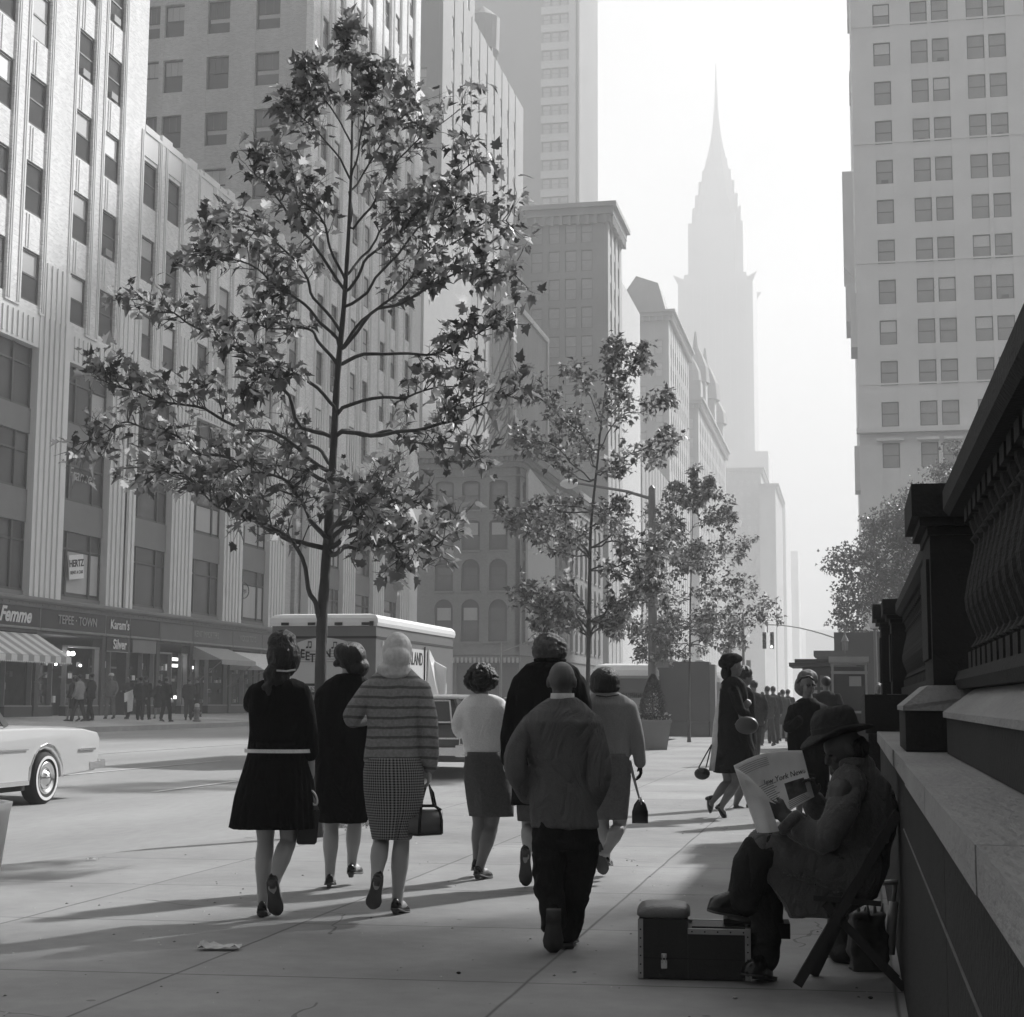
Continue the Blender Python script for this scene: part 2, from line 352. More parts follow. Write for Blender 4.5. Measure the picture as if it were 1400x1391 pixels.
bme = baluster_mesh(); bme.polygons.foreach_set('use_smooth', [True] * len(bme.polygons)) if False else None
y = 1.2
while y < 7.0:
    link('baluster', bme, T, (.56 - .2, y - 2, 1.441)); y += .235
rl = MB(); rl.prism([(.44, 1.0, 2.122), (.415, 1.0, 2.15), (.415, 1.0, 2.235), (.45, 1.0, 2.27), (.67, 1.0, 2.27), (.70, 1.0, 2.235), (.70, 1.0, 2.122)], (0, 6.2, 0)); tp('top_rail', rl, mSt)
def terrace_pier(y0, y1, x0=.30):
    p = MB(); p.box(x0 + .09, .9, y0 + .06, y1 - .06, 1.38, 2.06)
    p.box(x0 + .075, x0 + .1, y0 + .16, y1 - .16, 1.5, 1.96)
    o = tp('pier', p, mSt)
    b = MB(); b.box(.235, .95, y0 - .02, y1 + .02, 1.082, 1.262); tp('pier_base', b, mSt, o)
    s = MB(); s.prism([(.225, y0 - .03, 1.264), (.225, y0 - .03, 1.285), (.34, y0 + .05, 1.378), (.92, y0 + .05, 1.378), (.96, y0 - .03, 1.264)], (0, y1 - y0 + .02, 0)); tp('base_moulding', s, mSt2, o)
    c = MB()
    for a, z0, z1 in ((.05, 2.062, 2.10), (.015, 2.102, 2.14), (-.02, 2.142, 2.29)): c.box(x0 + a + .03, .95, y0 + a, y1 - a, z0, z1)
    tp('cap', c, mSt, o); return o
terrace_pier(7.35, 8.25, .275)
rl2 = MB(); rl2.prism([(.47, 8.3, 2.122), (.43, 8.3, 2.15), (.43, 8.3, 2.235), (.46, 8.3, 2.27), (.70, 8.3, 2.27), (.70, 8.3, 2.122)], (0, 8.0, 0)); tp('top_rail', rl2, mSt)
br2 = MB(); br2.box(.42, .8, 8.3, 12.4, 1.082, 1.36); br2.box(.47, .66, 8.3, 16.2, 1.362, 1.44); tp('plinth', br2, mSt)
y = 8.5
while y < 16.1:
    link('baluster', bme, T, (.57 - .2, y - 2, 1.441)); y += .235
eb = MB(); eb.box(.12, .9, 12.42, 17.6, -.1, 1.06).box(.1, .9, 12.5, 17.5, 1.062, 1.36); tp('end_pedestal', eb, mSt)
terrace_pier(15.6, 16.35, .30); terrace_pier(16.45, 17.3, .22)
# terrace ground and a hedge behind it, then the dark garden wall beyond
tg = MB().box(.92, 12, 1, 60, -.1, 1.36); tag(tg.build('terrace_ground', mSt), kind='structure')
# ================================================================= BUILDINGS
mLime = M('limestone', .70, .85, .16, .5, .2, 20, fine=.06, stretch=(1, 1, .15))
mFl = M('fluted_stone', .68, .85, .2, .7, .2, 20, fine=.06, stretch=(1, 1, .1))
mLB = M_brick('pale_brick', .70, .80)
mLB2 = M_brick('pale_brick_shaded', .42, .50)  # darker copy of the pale brick: the side wall's shade in its colour
mDk = M('dark_metal_spandrel', .16, .6, .25, .8, .2, 20)
mFrame = M('window_frame_dark', .05, .5, .2, 4)
mFrL = M('window_frame_grey', .2, .6, .2, 4)
mG = M_glass('glass_dark', .07); mG2 = M_glass('glass_grey', .10, .15)
mBl = M('window_blind', .42, .6, .12, 1.5, stretch=(1, 1, .2)); mBl2 = M('window_blind_white', .7, .5, .06, 1)
mBlack = M('black_matt', .018, .7, .3, 3)
mG3 = M_glass('glass_hazy', .36, .35)  # distance haze over the far panes is put into this pale glass
def window_mesh(w, h, kind, frame, style=0):
    """sash window in its own plane: x across, z up, faces -y; origin at the bottom centre"""
    m = MB(); t = min(.09, w * .07); d = .09
    m.box(-w/2, -w/2 + t, 0, d, 0, h, 0); m.box(w/2 - t, w/2, 0, d, 0, h, 0)
    m.box(-w/2 + t, w/2 - t, .001, d, h - t, h, 0); m.box(-w/2 + t, w/2 - t, .001, d, 0, t, 0)
    mid = h * (.52 if kind % 2 else .5)
    m.box(-w/2 + t, w/2 - t, .012, d, mid - t * .4, mid + t * .4, 0)
    up, lo = [(1, 1), (2, 1), (2, 2), (1, 1), (3, 1), (2, 2), (1, 1), (3, 3)][kind % 8]
    m.quad((-w/2 + t, .035, mid), (w/2 - t, .035, mid), (w/2 - t, .035, h - t), (-w/2 + t, .035, h - t), up)
    m.quad((-w/2 + t, .06, t), (w/2 - t, .06, t), (w/2 - t, .06, mid), (-w/2 + t, .06, mid), lo)
    if kind in (0, 5): m.quad((-w/2 + t, .055, mid - h * .14), (w/2 - t, .055, mid - h * .14), (w/2 - t, .055, mid), (-w/2 + t, .055, mid), 2)
    if style == 1:
        for q in (-.17, .17): m.box(q * w - .012, q * w + .012, .02, .034, mid, h - t, 4)
    if kind == 6: m.box(-w * .2, w * .2, -.05, .2, t, t + .3, 5)
    m.box(-w/2 - .03, w/2 + .03, -.10, d, -.08, -.002, 5)
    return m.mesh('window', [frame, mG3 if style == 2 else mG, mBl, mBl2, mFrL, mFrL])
def facade(name, B, o, u, nrm, U, Z0, Z1, cols, rows, mat, thick=.45, rec=.22, sp=.08, frame=None, style=0, windows=True, skip=None, spm=None, kinds=(0,1,2,3,4,5,6), pname='wall'):
    """one face of a building: vertical strips and recessed spandrels round real openings, each window an object of its own"""
    o = Vector(o); u = Vector(u); nn = Vector(nrm); frame = frame or mFrame
    def P(a, z, d): return o + u * a + Vector((0, 0, z)) - nn * d
    m = MB()
    def blk(a0, a1, z0, z1, d0, d1, mi=0):
        if a1 - a0 < 1e-4 or z1 - z0 < 1e-4: return
        m.add([P(a0,z0,d0),P(a1,z0,d0),P(a1,z0,d1),P(a0,z0,d1),P(a0,z1,d0),P(a1,z1,d0),P(a1,z1,d1),P(a0,z1,d1)],
              [(0,3,2,1),(4,5,6,7),(0,1,5,4),(1,2,6,5),(2,3,7,6),(3,0,4,7)], mi)
    a = 0
    for c0, c1 in cols + [(U, U)]:
        blk(a, c0, Z0, Z1, 0, thick); a = c1
    for c0, c1 in cols:
        z = Z0
        for r0, r1 in rows + [(Z1, Z1)]:
            blk(c0, c1, z, r0, sp, thick, 1 if spm else 0); z = r1
    m.build(pname, [mat] + ([spm] if spm else []), B)
    if windows:
        cache = {}; ang = math.atan2(u.y, u.x)
        for ci, (c0, c1) in enumerate(cols):
            for ri, (r0, r1) in enumerate(rows):
                if skip and skip(ci, ri): continue
                k = kinds[random.randrange(len(kinds))]
                key = (round(c1 - c0, 2), round(r1 - r0, 2), k)
                if key not in cache: cache[key] = window_mesh(key[0] - .01, key[1] - .01, k, frame, style)
                p = P((c0 + c1) / 2, r0 + .005, rec); w_ = link('window', cache[key], B, p - B.location); w_.rotation_euler = (0, 0, ang)
def rel(o, B):
    for c in B.children:
        if c.type == 'MESH' and c.name.split('.')[0] != 'window' and c.location.length < 1e-6: c.location = -B.location
def bld(loc, label, cat='office building', name='office_building', group=None): return empty(name, loc, label, cat, group)
random.seed(11)
XF = -31.0
# ---- near tall block on the left (bays y<64) and its lower wing
NB = bld((XF, 55, 0), 'tall pale brick office block with fluted piers at the left edge, above the shops')
def bays(y0, ks, p=6.42): return [(y0 + p * k + a, y0 + p * k + b) for k in ks for a, b in ((0, 1.5), (2.6, 4.1))]
def heads(lo, hi, h=2.05, base_=15.0+3.68, p=3.52):
    r = []; k = 0
    while base_ + p * k < hi:
        if base_ + p * k > lo: r.append((base_ + p * k - h, base_ + p * k))
        k += 1
    return r
def north(B, y0, y1, z0, z1, cols, rows, mat, **k):
    # a street face looking towards +X; u runs along -Y so that the window meshes face +X
    cc = sorted([(y1 - b, y1 - a) for a, b in cols])
    facade('w', B, (XF, y1, 0), (0, -1, 0), (1, 0, 0), y1 - y0, z0, z1, cc, rows, mat, **k)
W0 = 57.7
north(NB, 44, 64.1, 16.3, 52, [c for c in bays(W0, (-2, -1, 0)) if c[0] > 44.2], heads(16.3, 50), mLB, style=1)
def lower(B, y0, y1, ks, zt=16.3):
    """three storeys of wide dark metal windows between tall fluted stone piers, frieze on top, cornice below"""
    pr = MB(); edges = []
    cs = [W0 - .95 + 6.42 * k for k in ks]       # pier centres
    for c in cs:
        c0, c1 = c - 1.25, c + 1.25
        if c1 < y0 or c0 > y1: continue
        c0 = max(c0, y0); c1 = min(c1, y1)
        pr.box(XF - .5, XF - .02, c0, c1, 5.2, zt - .01)
        q = c0 + .28
        while q < c1 - .3: pr.box(XF - .02, XF + .05, q, q + .24, 5.2, zt + 2.2); q += .42
        edges.append((c0, c1))
    pr.build('pier', mFl, B)
    fr = MB(); fr.box(XF - .55, XF - .06, y0, y1, 14.98, zt - .005)
    for (a0, a1), (b0, b1) in zip(edges[:-1], edges[1:]):
        q = a1 + .35
        while q < b0 - .3: fr.box(XF - .06, XF - .01, q, q + .1, 15.1, 16.1); q += .38
    fr.build('frieze', mLime, B)
    for (a0, a1), (b0, b1) in zip(edges[:-1], edges[1:]):
        for z0, z1 in ((5.2, 5.4), (8.08, 9.35), (11.55, 12.55)): MB().box(XF - .55, XF - .28, a1, b0, z0, z1).build('spandrel', mDk, B)
        for r, (z0, z1) in enumerate(((5.4, 8.08), (9.35, 11.55), (12.55, 14.97))):
            g = MB(); x = XF - .42; L = b0 - a1; f = [0, .24, .76, 1] if r < 2 else [0, .3, .65, 1]
            for i, t in enumerate(f): g.box(x - .03, x + .09, a1 + L * t - (.06 if i else -.0), a1 + L * t + (.06 if i < 3 else -.0), z0, z1, 0)
            g.box(x - .02, x + .07, a1 + .06, b0 - .06, z1 - .75, z1 - .67, 0)
            g.box(x - .02, x + .07, a1 + .06, b0 - .06, z0, z0 + .1, 0)
            for i in range(3):
                lit = random.choice((1, 1, 1, 2, 1)); c0, c1 = a1 + L * f[i] + .05, a1 + L * f[i + 1] - .05
                g.quad((x, c1, z0), (x, c0, z0), (x, c0, z1), (x, c1, z1), lit)
                if random.random() < .3: g.quad((x + .01, c1, z0 + .2), (x + .01, c0, z0 + .2), (x + .01, c0, z1 - .8), (x + .01, c1, z1 - .8), 3)
            g.build('wide_window', [mFrame, mG, mG2, mBl], B)
    return edges
e1 = lower(NB, 40.5, 63.6, range(-3, 3))
NBs = MB(); NBs.box(XF - 14, XF - .62, 40, 64.1, 5.2, 52).box(XF - .6, XF - .45, 64.0, 64.1, 16.3, 52); NBs.build('core', mLB2, NB)
# slim double ribs between the windows of each bay
rb_ = MB()
for a, b in bays(W0, (-2, -1, 0)):
    if a > 44:
        for q in (a - .30, a - .16, b + .1, b + .24): rb_.box(XF + .002, XF + .035, q, q + .06, 16.4, 52)
        for r0, r1 in heads(16.3, 50): rb_.box(XF - .075, XF - .05, a + .3, a + .36, r1 + .05, r1 + 1.4); rb_.box(XF - .075, XF - .05, a + .5, a + .56, r1 + .05, r1 + 1.4)
rb_.build('rib', mLime, NB)
WG = bld((XF, 75, 0), 'lower pale wing with a stepped parapet, just right of the tall brick block')
wc = [c for c in bays(W0, (1, 2, 3, 4)) if c[1] < 86.2]
north(WG, 64.1, 86.25, 16.3, 27.0, wc, heads(16.3, 27), mLB, style=1)
pp = MB()
for a, b in wc: pp.box(XF - .35, XF - .03, a - .1, b + .1, 25.9, 27.35)
k = 64.1
while k < 86.2:
    wdt = 1.1 if int((k - 64.1) / 1.2) % 2 else .9; pp.box(XF - .4, XF + .02, k, min(k + wdt, 86.2), 27.0, 27.3 + .18 * math.sin(k * 2.4)); k += wdt
for a, b in wc:
    for q in (a - .36, a - .2, b + .12, b + .28): pp.box(XF + .002, XF + .04, q, q + .08, 16.4, 27.0)
pp.build('parapet', mLime, WG)
lower(WG, 63.4, 86.9, range(1, 6))
MB().box(XF - 14, XF - .62, 64.11, 86.2, 5.2, 26.8).build('core', mLB2, WG)
# ---- set-back tower of the same block
TW = bld((XF, 98, 0), 'tall tower with shaded side wall and sunlit street face behind the largest tree')
TC = [(88.0, 89.4), (90.6, 92.0), (94.5, 95.9), (97.1, 98.5), (100.9, 102.3), (103.5, 104.9), (107.0, 108.4)]
north(TW, 86.3, 110.2, 16.3, 66, TC, heads(16.3, 63), mLB, style=1, skip=lambda c, r: False)
lower(TW, 85.7, 110.2, range(5, 10))
tr = MB()
for a, b in TC:
    for q in (a - .42, a - .22, b + .12, b + .32): tr.box(XF + .002, XF + .06, q, q + .1, 16.4, 66)
tr.build('rib', mLime, TW)
WX = [(-53.0, -51.4), (-49.3, -47.9), (-46.3, -44.9), (-42.08, -41.0), (-40.7, -39.4), (-37.86, -36.4), (-34.7, -33.15)]
rows = [(z - 2.1, z) for z in [26.1 + 3.56 * k for k in range(0, 9)]]
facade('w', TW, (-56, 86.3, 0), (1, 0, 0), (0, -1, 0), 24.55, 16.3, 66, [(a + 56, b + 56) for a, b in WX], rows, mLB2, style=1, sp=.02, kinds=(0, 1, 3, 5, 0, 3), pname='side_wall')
MB().box(-56, XF - .62, 86.9, 110, 5.2, 65.8).box(XF-.6, XF-.46, 109.9, 110.15, 16.4, 66).box(XF - .44, XF - .3, 110.15, 110.25, 5.2, 66).build('core', mLB2, TW)
st = MB(); st.box(XF - 3, XF - .3, 110.3, 112.3, 5, 47.2).box(XF - 3, XF - .25, 110.3, 112.6, 47.2, 47.6); st.build('setback', mLime, TW)
# ---- cornice, sign band, shop fronts
SH = bld((XF, 70, .5), 'long row of dark shop fronts under a moulded cornice across the street', 'shops', 'shop_row')
c = MB(); c.prism([(XF - .5, 40, 4.95), (XF + .28, 40, 4.95), (XF + .34, 40, 5.03), (XF + .34, 40, 5.12), (XF + .1, 40, 5.19), (XF - .5, 40, 5.19)], (0, 72, 0))
c.prism([(XF - .3, 40, 4.78), (XF + .14, 40, 4.78), (XF + .2, 40, 4.94), (XF - .3, 40, 4.94)], (0, 72, 0))
for q in range(0, 140): c.box(XF + .11, XF + .2, 40.2 + q * .5, 40.3 + q * .5, 4.86, 4.93)
c.build('cornice', M('cornice_stone', .16, .7, .2, 1), SH)
mSign = M('sign_black_glass', .02, .25, .3, 1); mLet = M('sign_letter', .62, .5, .1, 4); mLetD = M('sign_letter_dull', .30, .6, .2, 4)
mShop = M('shop_front_dark', .035, .5, .4, 1.2); mBrz = M('shop_trim', .22, .4, .2, 3); mAw = M('awning_canvas', .62, .85, .12, 3); mInt = M('shop_interior', .06, .8, .6, 2.5)
bounds = [40, 49.0, 56.35, 61.9, 64.2, 67.3, 71.0, 76, 80.2, 86, 92, 99, 105, 111.8]
for i, (a, b) in enumerate(zip(bounds[:-1], bounds[1:])):
    s = MB(); s.box(XF - .2, XF + .06, a + .03, b - .03, 4.02, 4.77); s.box(XF - .2, XF + .09, a + .03, b - .03, 3.93, 4.01, 1)
    s.box(XF + .06, XF + .075, b - .06, b - .03, 4.02, 4.77, 1)
    s.build('sign_board', [mSign if i < 5 else M('sign_dull', .05 + .02 * (i % 3), .5, .3, 1), mBrz], SH)
def sgn(t, y, z, size, mat, **k):
    return text(t, size, mat, (XF + .09, y, z), (0, 1, 0), (0, 0, 1), SH, **k)
sgn('La Femme', 53.9, 4.40, .78, mLet, shear=.35, bold=.03); sgn('TEPEE \u00b7 TOWN', 59.35, 4.4, .50, mLetD, bold=.008)
sgn("Karam's", 65.7 - 2.55, 4.42, .56, mLet, bold=.02); sgn('Silver', 63.2, 3.58, .58, mLet, bold=.02)
sgn('KENT IMPORTERS', 72.6, 4.4, .42, mLetD, xs=.9); sgn('WOOD TOYS', 78.0, 4.4, .42, mLetD, xs=.9); sgn('GIFTS', 89, 4.4, .42, mLetD)
MB().box(XF - .15, XF + .04, 62.05, 64.1, 3.28, 3.88).box(XF + .041, XF + .05, 62.05, 64.1, 3.26, 3.3, 1).build('sign_board', [mSign, mBrz], SH)
MB().box(XF - .15, XF + .02, 64.6, 67.0, 3.3, 3.88).build('sign_board', [mDk, mBrz], SH)
sf = MB(); sf.box(XF - 6, XF - 5.5, 40, 112, .3, 4.9, 0)
for a in bounds: sf.box(XF - .45, XF + .0, a - .16, a + .16, .4, 3.95, 1)
sf.box(XF - 6, XF - .01, 40, 112, 3.8, 3.92, 0)
for i, (a, b) in enumerate(zip(bounds[:-1], bounds[1:])):
    door = a + (b - a) * (.62 if i % 2 else .35)
    for c0, c1 in ((a + .2, door - .55), (door + .55, b - .2)):
        if c1 - c0 < .4: continue
        sf.box(XF - .35, XF - .05, c0, c1, .45, .95, 1); sf.box(XF - .34, XF - .06, c0, c1, .95, 1.0, 2)
        sf.box(XF - .3, XF - .1, c0, c0 + .05, 1.0, 3.4, 2); sf.box(XF - .3, XF - .1, c1 - .05, c1, 1.0, 3.4, 2)
        sf.box(XF - .3, XF - .1, c0, c1, 3.35, 3.42, 2)
    sf.box(XF - 1.2, XF - 1.12, door - .5, door + .5, .45, 3.0, 3); sf.box(XF - 1.1, XF - 1.06, door - .5, door + .5, 2.6, 2.68, 2)
sf.box(XF - 6, XF - .3, 40, 112, .35, .5, 1)
sf.build('shop_front', [mInt, mShop, mBrz, mG], SH)
# goods in the windows: shelves with small pale boxes, jars and cards
random.seed(3); GM = [M('goods_dark', .12, .6, .4, 5), M('goods_mid', .3, .6, .3, 5), M('goods_pale', .7, .6, .2, 5)]; ng = 0; gd = MB()
for i, (a, b) in enumerate(zip(bounds[1:-1], bounds[2:])):
    for zz in (1.1, 1.6, 2.1, 2.6):
        y = a + .4
        while y < b - .4:
            w_ = random.uniform(.06, .3); h_ = random.uniform(.08, .34); x = XF - random.uniform(.5, 1.0)
            if random.random() < .6:
                ci = random.choice((0, 0, 1, 2))
                if ng < 100 and (y > 56 and y < 82): MB().box(x - .1, x, y, y + w_, zz, zz + h_).build('shop_goods', GM[ci], SH); ng += 1
                else: gd.box(x - .1, x, y, y + w_, zz, zz + h_, ci)
            y += w_ + random.uniform(.05, .3)
tag(gd.build('shop_goods_rest', GM, SH), kind='stuff')
mLamp = M_emit('shop_lamp', 9)
for y in (58.1, 58.55, 59.0, 59.3, 59.9, 60.3): MB().ell((XF - .6, y, 3.12), (.09, .1, .085), 10, 6).build('ceiling_lamp', mLamp, SH, True)
for y, z in ((59.1, 2.65), (61.2, 2.65)): MB().ell((XF - .7, y, z), (.05, .05, .05), 8, 5).build('ceiling_lamp', mLamp, SH, True)
for y, z, w_ in ((70.4, 3.15, .9), (70.5, 2.85, .9), (70.2, 1.35, .7), (72.0, 2.8, .9)): MB().box(XF - .55, XF - .5, y - w_/2, y + w_/2, z - .07, z + .07).build('lit_sign', M_emit('shop_tube', 1.6), SH)
# striped awning, two plain awnings
def awning(y0, y1, z0, z1, out, stripes, label, mat):
    e = empty('awning', (XF, (y0 + y1) / 2, z0), label, 'awning'); m = MB(); L = -e.location
    n = stripes or 1
    for i in range(n):
        a = y0 + (y1 - y0) * i / n; b = y0 + (y1 - y0) * (i + 1) / n
        m.quad((XF, b, z1), (XF, a, z1), (XF + out, a, z0), (XF + out, b, z0), i % 2)
        m.quad((XF + out, b, z0), (XF + out, a, z0), (XF + out, a, z0 - .22), (XF + out, b, z0 - .22), i % 2 if stripes else 0)
    m.add([(XF, y1, z1), (XF + out, y1, z0), (XF, y1, z0)], [(0, 1, 2)], 0); m.add([(XF, y0, z1), (XF + out, y0, z0), (XF, y0, z0)], [(0, 2, 1)], 0)
    if stripes:
        q = y0
        while q < y1: m.add([(XF + out, q, z0 - .22), (XF + out, q + .14, z0 - .22), (XF + out, q + .07, z0 - .29)], [(0, 1, 2)], 0); q += .14
    o = m.build('canvas', mat, e); o.location = L
    f = MB(); f.bar((XF, y1 - .05, 1.9), (XF + out, y1 - .05, z0 - .02), .03); f.bar((XF, y0 + .05, 1.9), (XF + out, y0 + .05, z0 - .02), .03); f.bar((XF + out - .02, y0, z0), (XF + out - .02, y1, z0), .03)
    f.build('frame', mFrL, e).location = L
awning(49.3, 56.2, 2.85, 3.75, 1.5, 17, 'striped light and dark canvas awning over the shop at the left edge', [mAw, M('awning_stripe_dark', .30, .85, .1, 3)])
awning(71.2, 75.6, 3.15, 3.8, 1.5, 0, 'plain grey awning over the open stall, left of the two pale awnings', [M('awning_grey', .3, .85, .15, 3)])
awning(75.9, 82.2, 2.75, 3.7, 1.9, 0, 'broad pale awning over the shop just left of the truck', [mAw])
rel(None, SH); rel(None, NB); rel(None, WG); rel(None, TW)
# small window signs
hs = text('HERTZ', .34, mBlack, (XF - .27, 57.55 + 2.75, 6.75), (0, 1, .0), (0, 0, 1), None, name='lettering', bold=.02)
hz = empty('window_sign', (XF - .3, 60.2, 6.2), 'tilted white sign reading HERTZ RENT A CAR in a first-floor window', 'sign')
bd = MB().box(-.02, .02, -.62, .62, -.02, .98).build('board', M('sign_white', .75, .6, .05, 3), hz)
bpy.data.objects.remove(hs)
text('HERTZ', .40, mBlack, (.03, 0, .62), (0, 1, 0), (0, 0, 1), hz, bold=.03); text('RENT A CAR', .19, mBlack, (.03, 0, .25), (0, 1, 0), (0, 0, 1), hz, bold=.02)
hz.rotation_euler = (R(7), 0, 0); hz.location = (XF - .26, 59.7, 6.2)
text('Frances', .75, mLetD, (XF - .36, 60.0, 10.5), (0, 1, 0), (0, 0, 1), NB, shear=.3).location = -NB.location
ov = MB(); pts = [Vector((XF - .34, 78.3 + .75 * math.cos(t), 7.0 + .42 * math.sin(t))) for t in [i * math.pi / 12 for i in range(25)]]
ov.tube(pts, .025, 5); ov.build('lettering', mBlack, WG).location = -WG.location
text('Toys', .4, mBlack, (XF - .34, 78.3, 7.0), (0, 1, 0), (0, 0, 1), WG, shear=.2).location = -WG.location
# ---- west-facing generic block
def block(label, x0, x1, y0, y1, z1, mat, cols=(), rows=(), side_cols=(), side_rows=(), cornice=0, name='office_building', cat='office building', group=None, kinds=(0,1,3,0), smat=None, z0=0, extra=None):
    B = bld(((x0 + x1) / 2, y0, 0), label, cat, name, group)
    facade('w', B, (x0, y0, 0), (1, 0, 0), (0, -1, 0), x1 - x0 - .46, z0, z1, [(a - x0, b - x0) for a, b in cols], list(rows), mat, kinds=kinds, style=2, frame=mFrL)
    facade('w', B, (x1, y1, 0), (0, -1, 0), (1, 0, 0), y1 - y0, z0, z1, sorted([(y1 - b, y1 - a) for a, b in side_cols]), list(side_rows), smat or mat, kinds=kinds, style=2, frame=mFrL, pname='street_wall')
    MB().box(x0, x1 - .47, y0 + .47, y1, z0, z1 - .2).build('roof', smat or mat, B)
    if cornice:
        c = MB(); h = cornice
        for i, (e, a, b) in enumerate(((.35, -1.0 * h, -.6 * h), (.8, -.6 * h + .01, -.25 * h), (1.3, -.25 * h + .01, 0))): c.box(x0, x1 + e, y0 - e, y1, z1 + a, z1 + b)
        y = y0
        while y < y1: c.box(x1 + .35, x1 + .75, y, y + .4, z1 - 1.1 * h, z1 - .62 * h); y += 1.2
        x = x0
        while x < x1: c.box(x, x + .4, y0 - .75, y0 - .35, z1 - 1.1 * h, z1 - .62 * h); x += 1.2
        c.build('cornice', mat, B)
    if extra: extra(B)
    rel(None, B); return B
def colr(x0, n, w, p): return [(x0 + p * i, x0 + p * i + w) for i in range(n)]
def rowr(z0, n, h, p): return [(z0 + p * i, z0 + p * i + h) for i in range(n)]
mB2 = M_brick('brown_brick', .21, .24); mB3 = M('hazy_stone', .27, .9, .15, .3); mB4 = M('grey_stone', .36, .9, .2, .3); mPl = M('plain_pale', .5, .9, .1, .2)
# hazy tall block with sunlit street face behind the corner building
def wt(B):
    m = MB(); m.lathe([(2.2, 0), (2.3, 4.5), (2.2, 4.6), (.2, 6.3)], (-45.6, 192, 85.5), 16); 
    for a, b in ((-1.6, -1.6), (1.6, -1.6), (1.6, 1.6), (-1.6, 1.6)): m.box(-45.6 + a - .12, -45.6 + a + .12, 192 + b - .12, 192 + b + .12, 82.5, 85.4)
    m.build('water_tank', mB4, B)
    c = MB(); c.box(-64, -42.4, 161.2, 162.0, 65.6, 67.2); c.build('string_course', mB4, B)
block('hazy stone block with narrow windows, behind the arched brick corner building', -64, -43, 162, 206, 83, mB3,
      colr(-60, 5, 1.6, 3.4), rowr(30, 11, 2.2, 3.9), colr(166, 9, 1.3, 4.2), rowr(26, 14, 2.3, 3.9), extra=wt)
block('set-back upper stage above the hazy stone block, left of the water tank', -66, -44.5, 160, 183, 112, mB3, colr(-60, 4, 2, 4), rowr(86, 6, 2.6, 4.2), colr(163, 5, 1.4, 4), rowr(86, 6, 2.4, 4.2), z0=83.1)
# corner building with arched windows, brown brick
CB = bld((-36, 148, 0), 'brown brick corner building with rows of arched windows below a rooftop billboard')
ax = [(-39.5, -37.65), (-36.85, -35.0), (-34.1, -32.25)]; AR = [(7.3, 11.1, 1.0), (12.6, 16.4, 1.0), (14.95 + 1.55, 18.9 + 1.3, .0)]
rowsA = [(7.4, 11.1, .9), (11.95, 15.6 + .35, .9), (15.75 + .2, 18.8, .35), (19.65, 22.6, .35)]
rowsA = [(6.9, 11.0, .92), (11.8, 14.9, .92), (15.75, 18.75, .35), (19.7, 22.6, .35)]
cbm = MB(); cbm.box(-41.4, -31.3, 148.5, 200, 0.2, 25.2)
def arch_strip(m, o, u, nn, U, Z0, Z1, cols, rws):
    P = lambda a, z, d: o + u * a + Vector((0, 0, z)) - nn * d
    def blk(a0, a1, z0, z1, d0=0, d1=.45): m.add([P(a0,z0,d0),P(a1,z0,d0),P(a1,z0,d1),P(a0,z0,d1),P(a0,z1,d0),P(a1,z1,d0),P(a1,z1,d1),P(a0,z1,d1)], [(0,3,2,1),(4,5,6,7),(0,1,5,4),(1,2,6,5),(2,3,7,6),(3,0,4,7)])
    a = 0
    for c0, c1 in cols + [(U, U)]: blk(a, c0, Z0, Z1); a = c1
    for c0, c1 in cols:
        z = Z0
        for r0, r1, rise in rws:
            blk(c0, c1, z, r0); w_ = (c1 - c0) / 2; cx_ = (c0 + c1) / 2; K = 10
            ar = [(cx_ - w_ * math.cos(math.pi * i / K), r1 - rise + rise * math.sin(math.pi * i / K)) for i in range(K + 1)]
            for (xa, za), (xb, zb) in zip(ar[:-1], ar[1:]):
                m.add([P(xa,za,0),P(xb,zb,0),P(xb,r1+.01,0),P(xa,r1+.01,0),P(xa,za,.45),P(xb,zb,.45),P(xb,r1+.01,.45),P(xa,r1+.01,.45)], [(0,1,2,3),(0,4,5,1),(2,6,7,3)])
            z = r1 + .01
        blk(c0, c1, z, Z1)
cols_f = [(a + 41.4, b + 41.4) for a, b in ax]
arch_strip(cbm, Vector((-41.4, 148, 0)), Vector((1, 0, 0)), Vector((0, -1, 0)), 10.39, 5.6, 24.2, cols_f, rowsA)
cs2 = [(2.2 + 3.3 * i, 4.0 + 3.3 * i) for i in range(15)]
cs2 = [(c0, c1) for c0, c1 in cs2 if c1 < 51.8]; cs2 = sorted([(52 - b, 52 - a) for a, b in [(1.2, 2.6)] + [(4 + 3.4 * i, 5.8 + 3.4 * i) for i in range(14)]])
arch_strip(cbm, Vector((-31, 200, 0)), Vector((0, -1, 0)), Vector((1, 0, 0)), 52, 5.6, 24.2, cs2, rowsA)
cbm.build('wall', mB2, CB)
cc = MB()
for e, a, b in ((.15, 22.95, 23.1), (.2, 23.8, 24.3), (.45, 24.32, 24.8), (.8, 24.82, 25.5)): cc.box(-41.4, -31 + e, 148 - e, 200, a, b)
x = -41.3
while x < -31: cc.box(x, x + .22, 147.3, 147.79, 24.35, 24.79); x += .5
y = 148
while y < 200: cc.box(-30.79, -30.3, y, y + .25, 24.35, 24.79); y += .6
cc.box(-41.4, -30.95, 147.9, 200, 5.6, 5.9); cc.build('cornice', mB2, CB)
am = {}
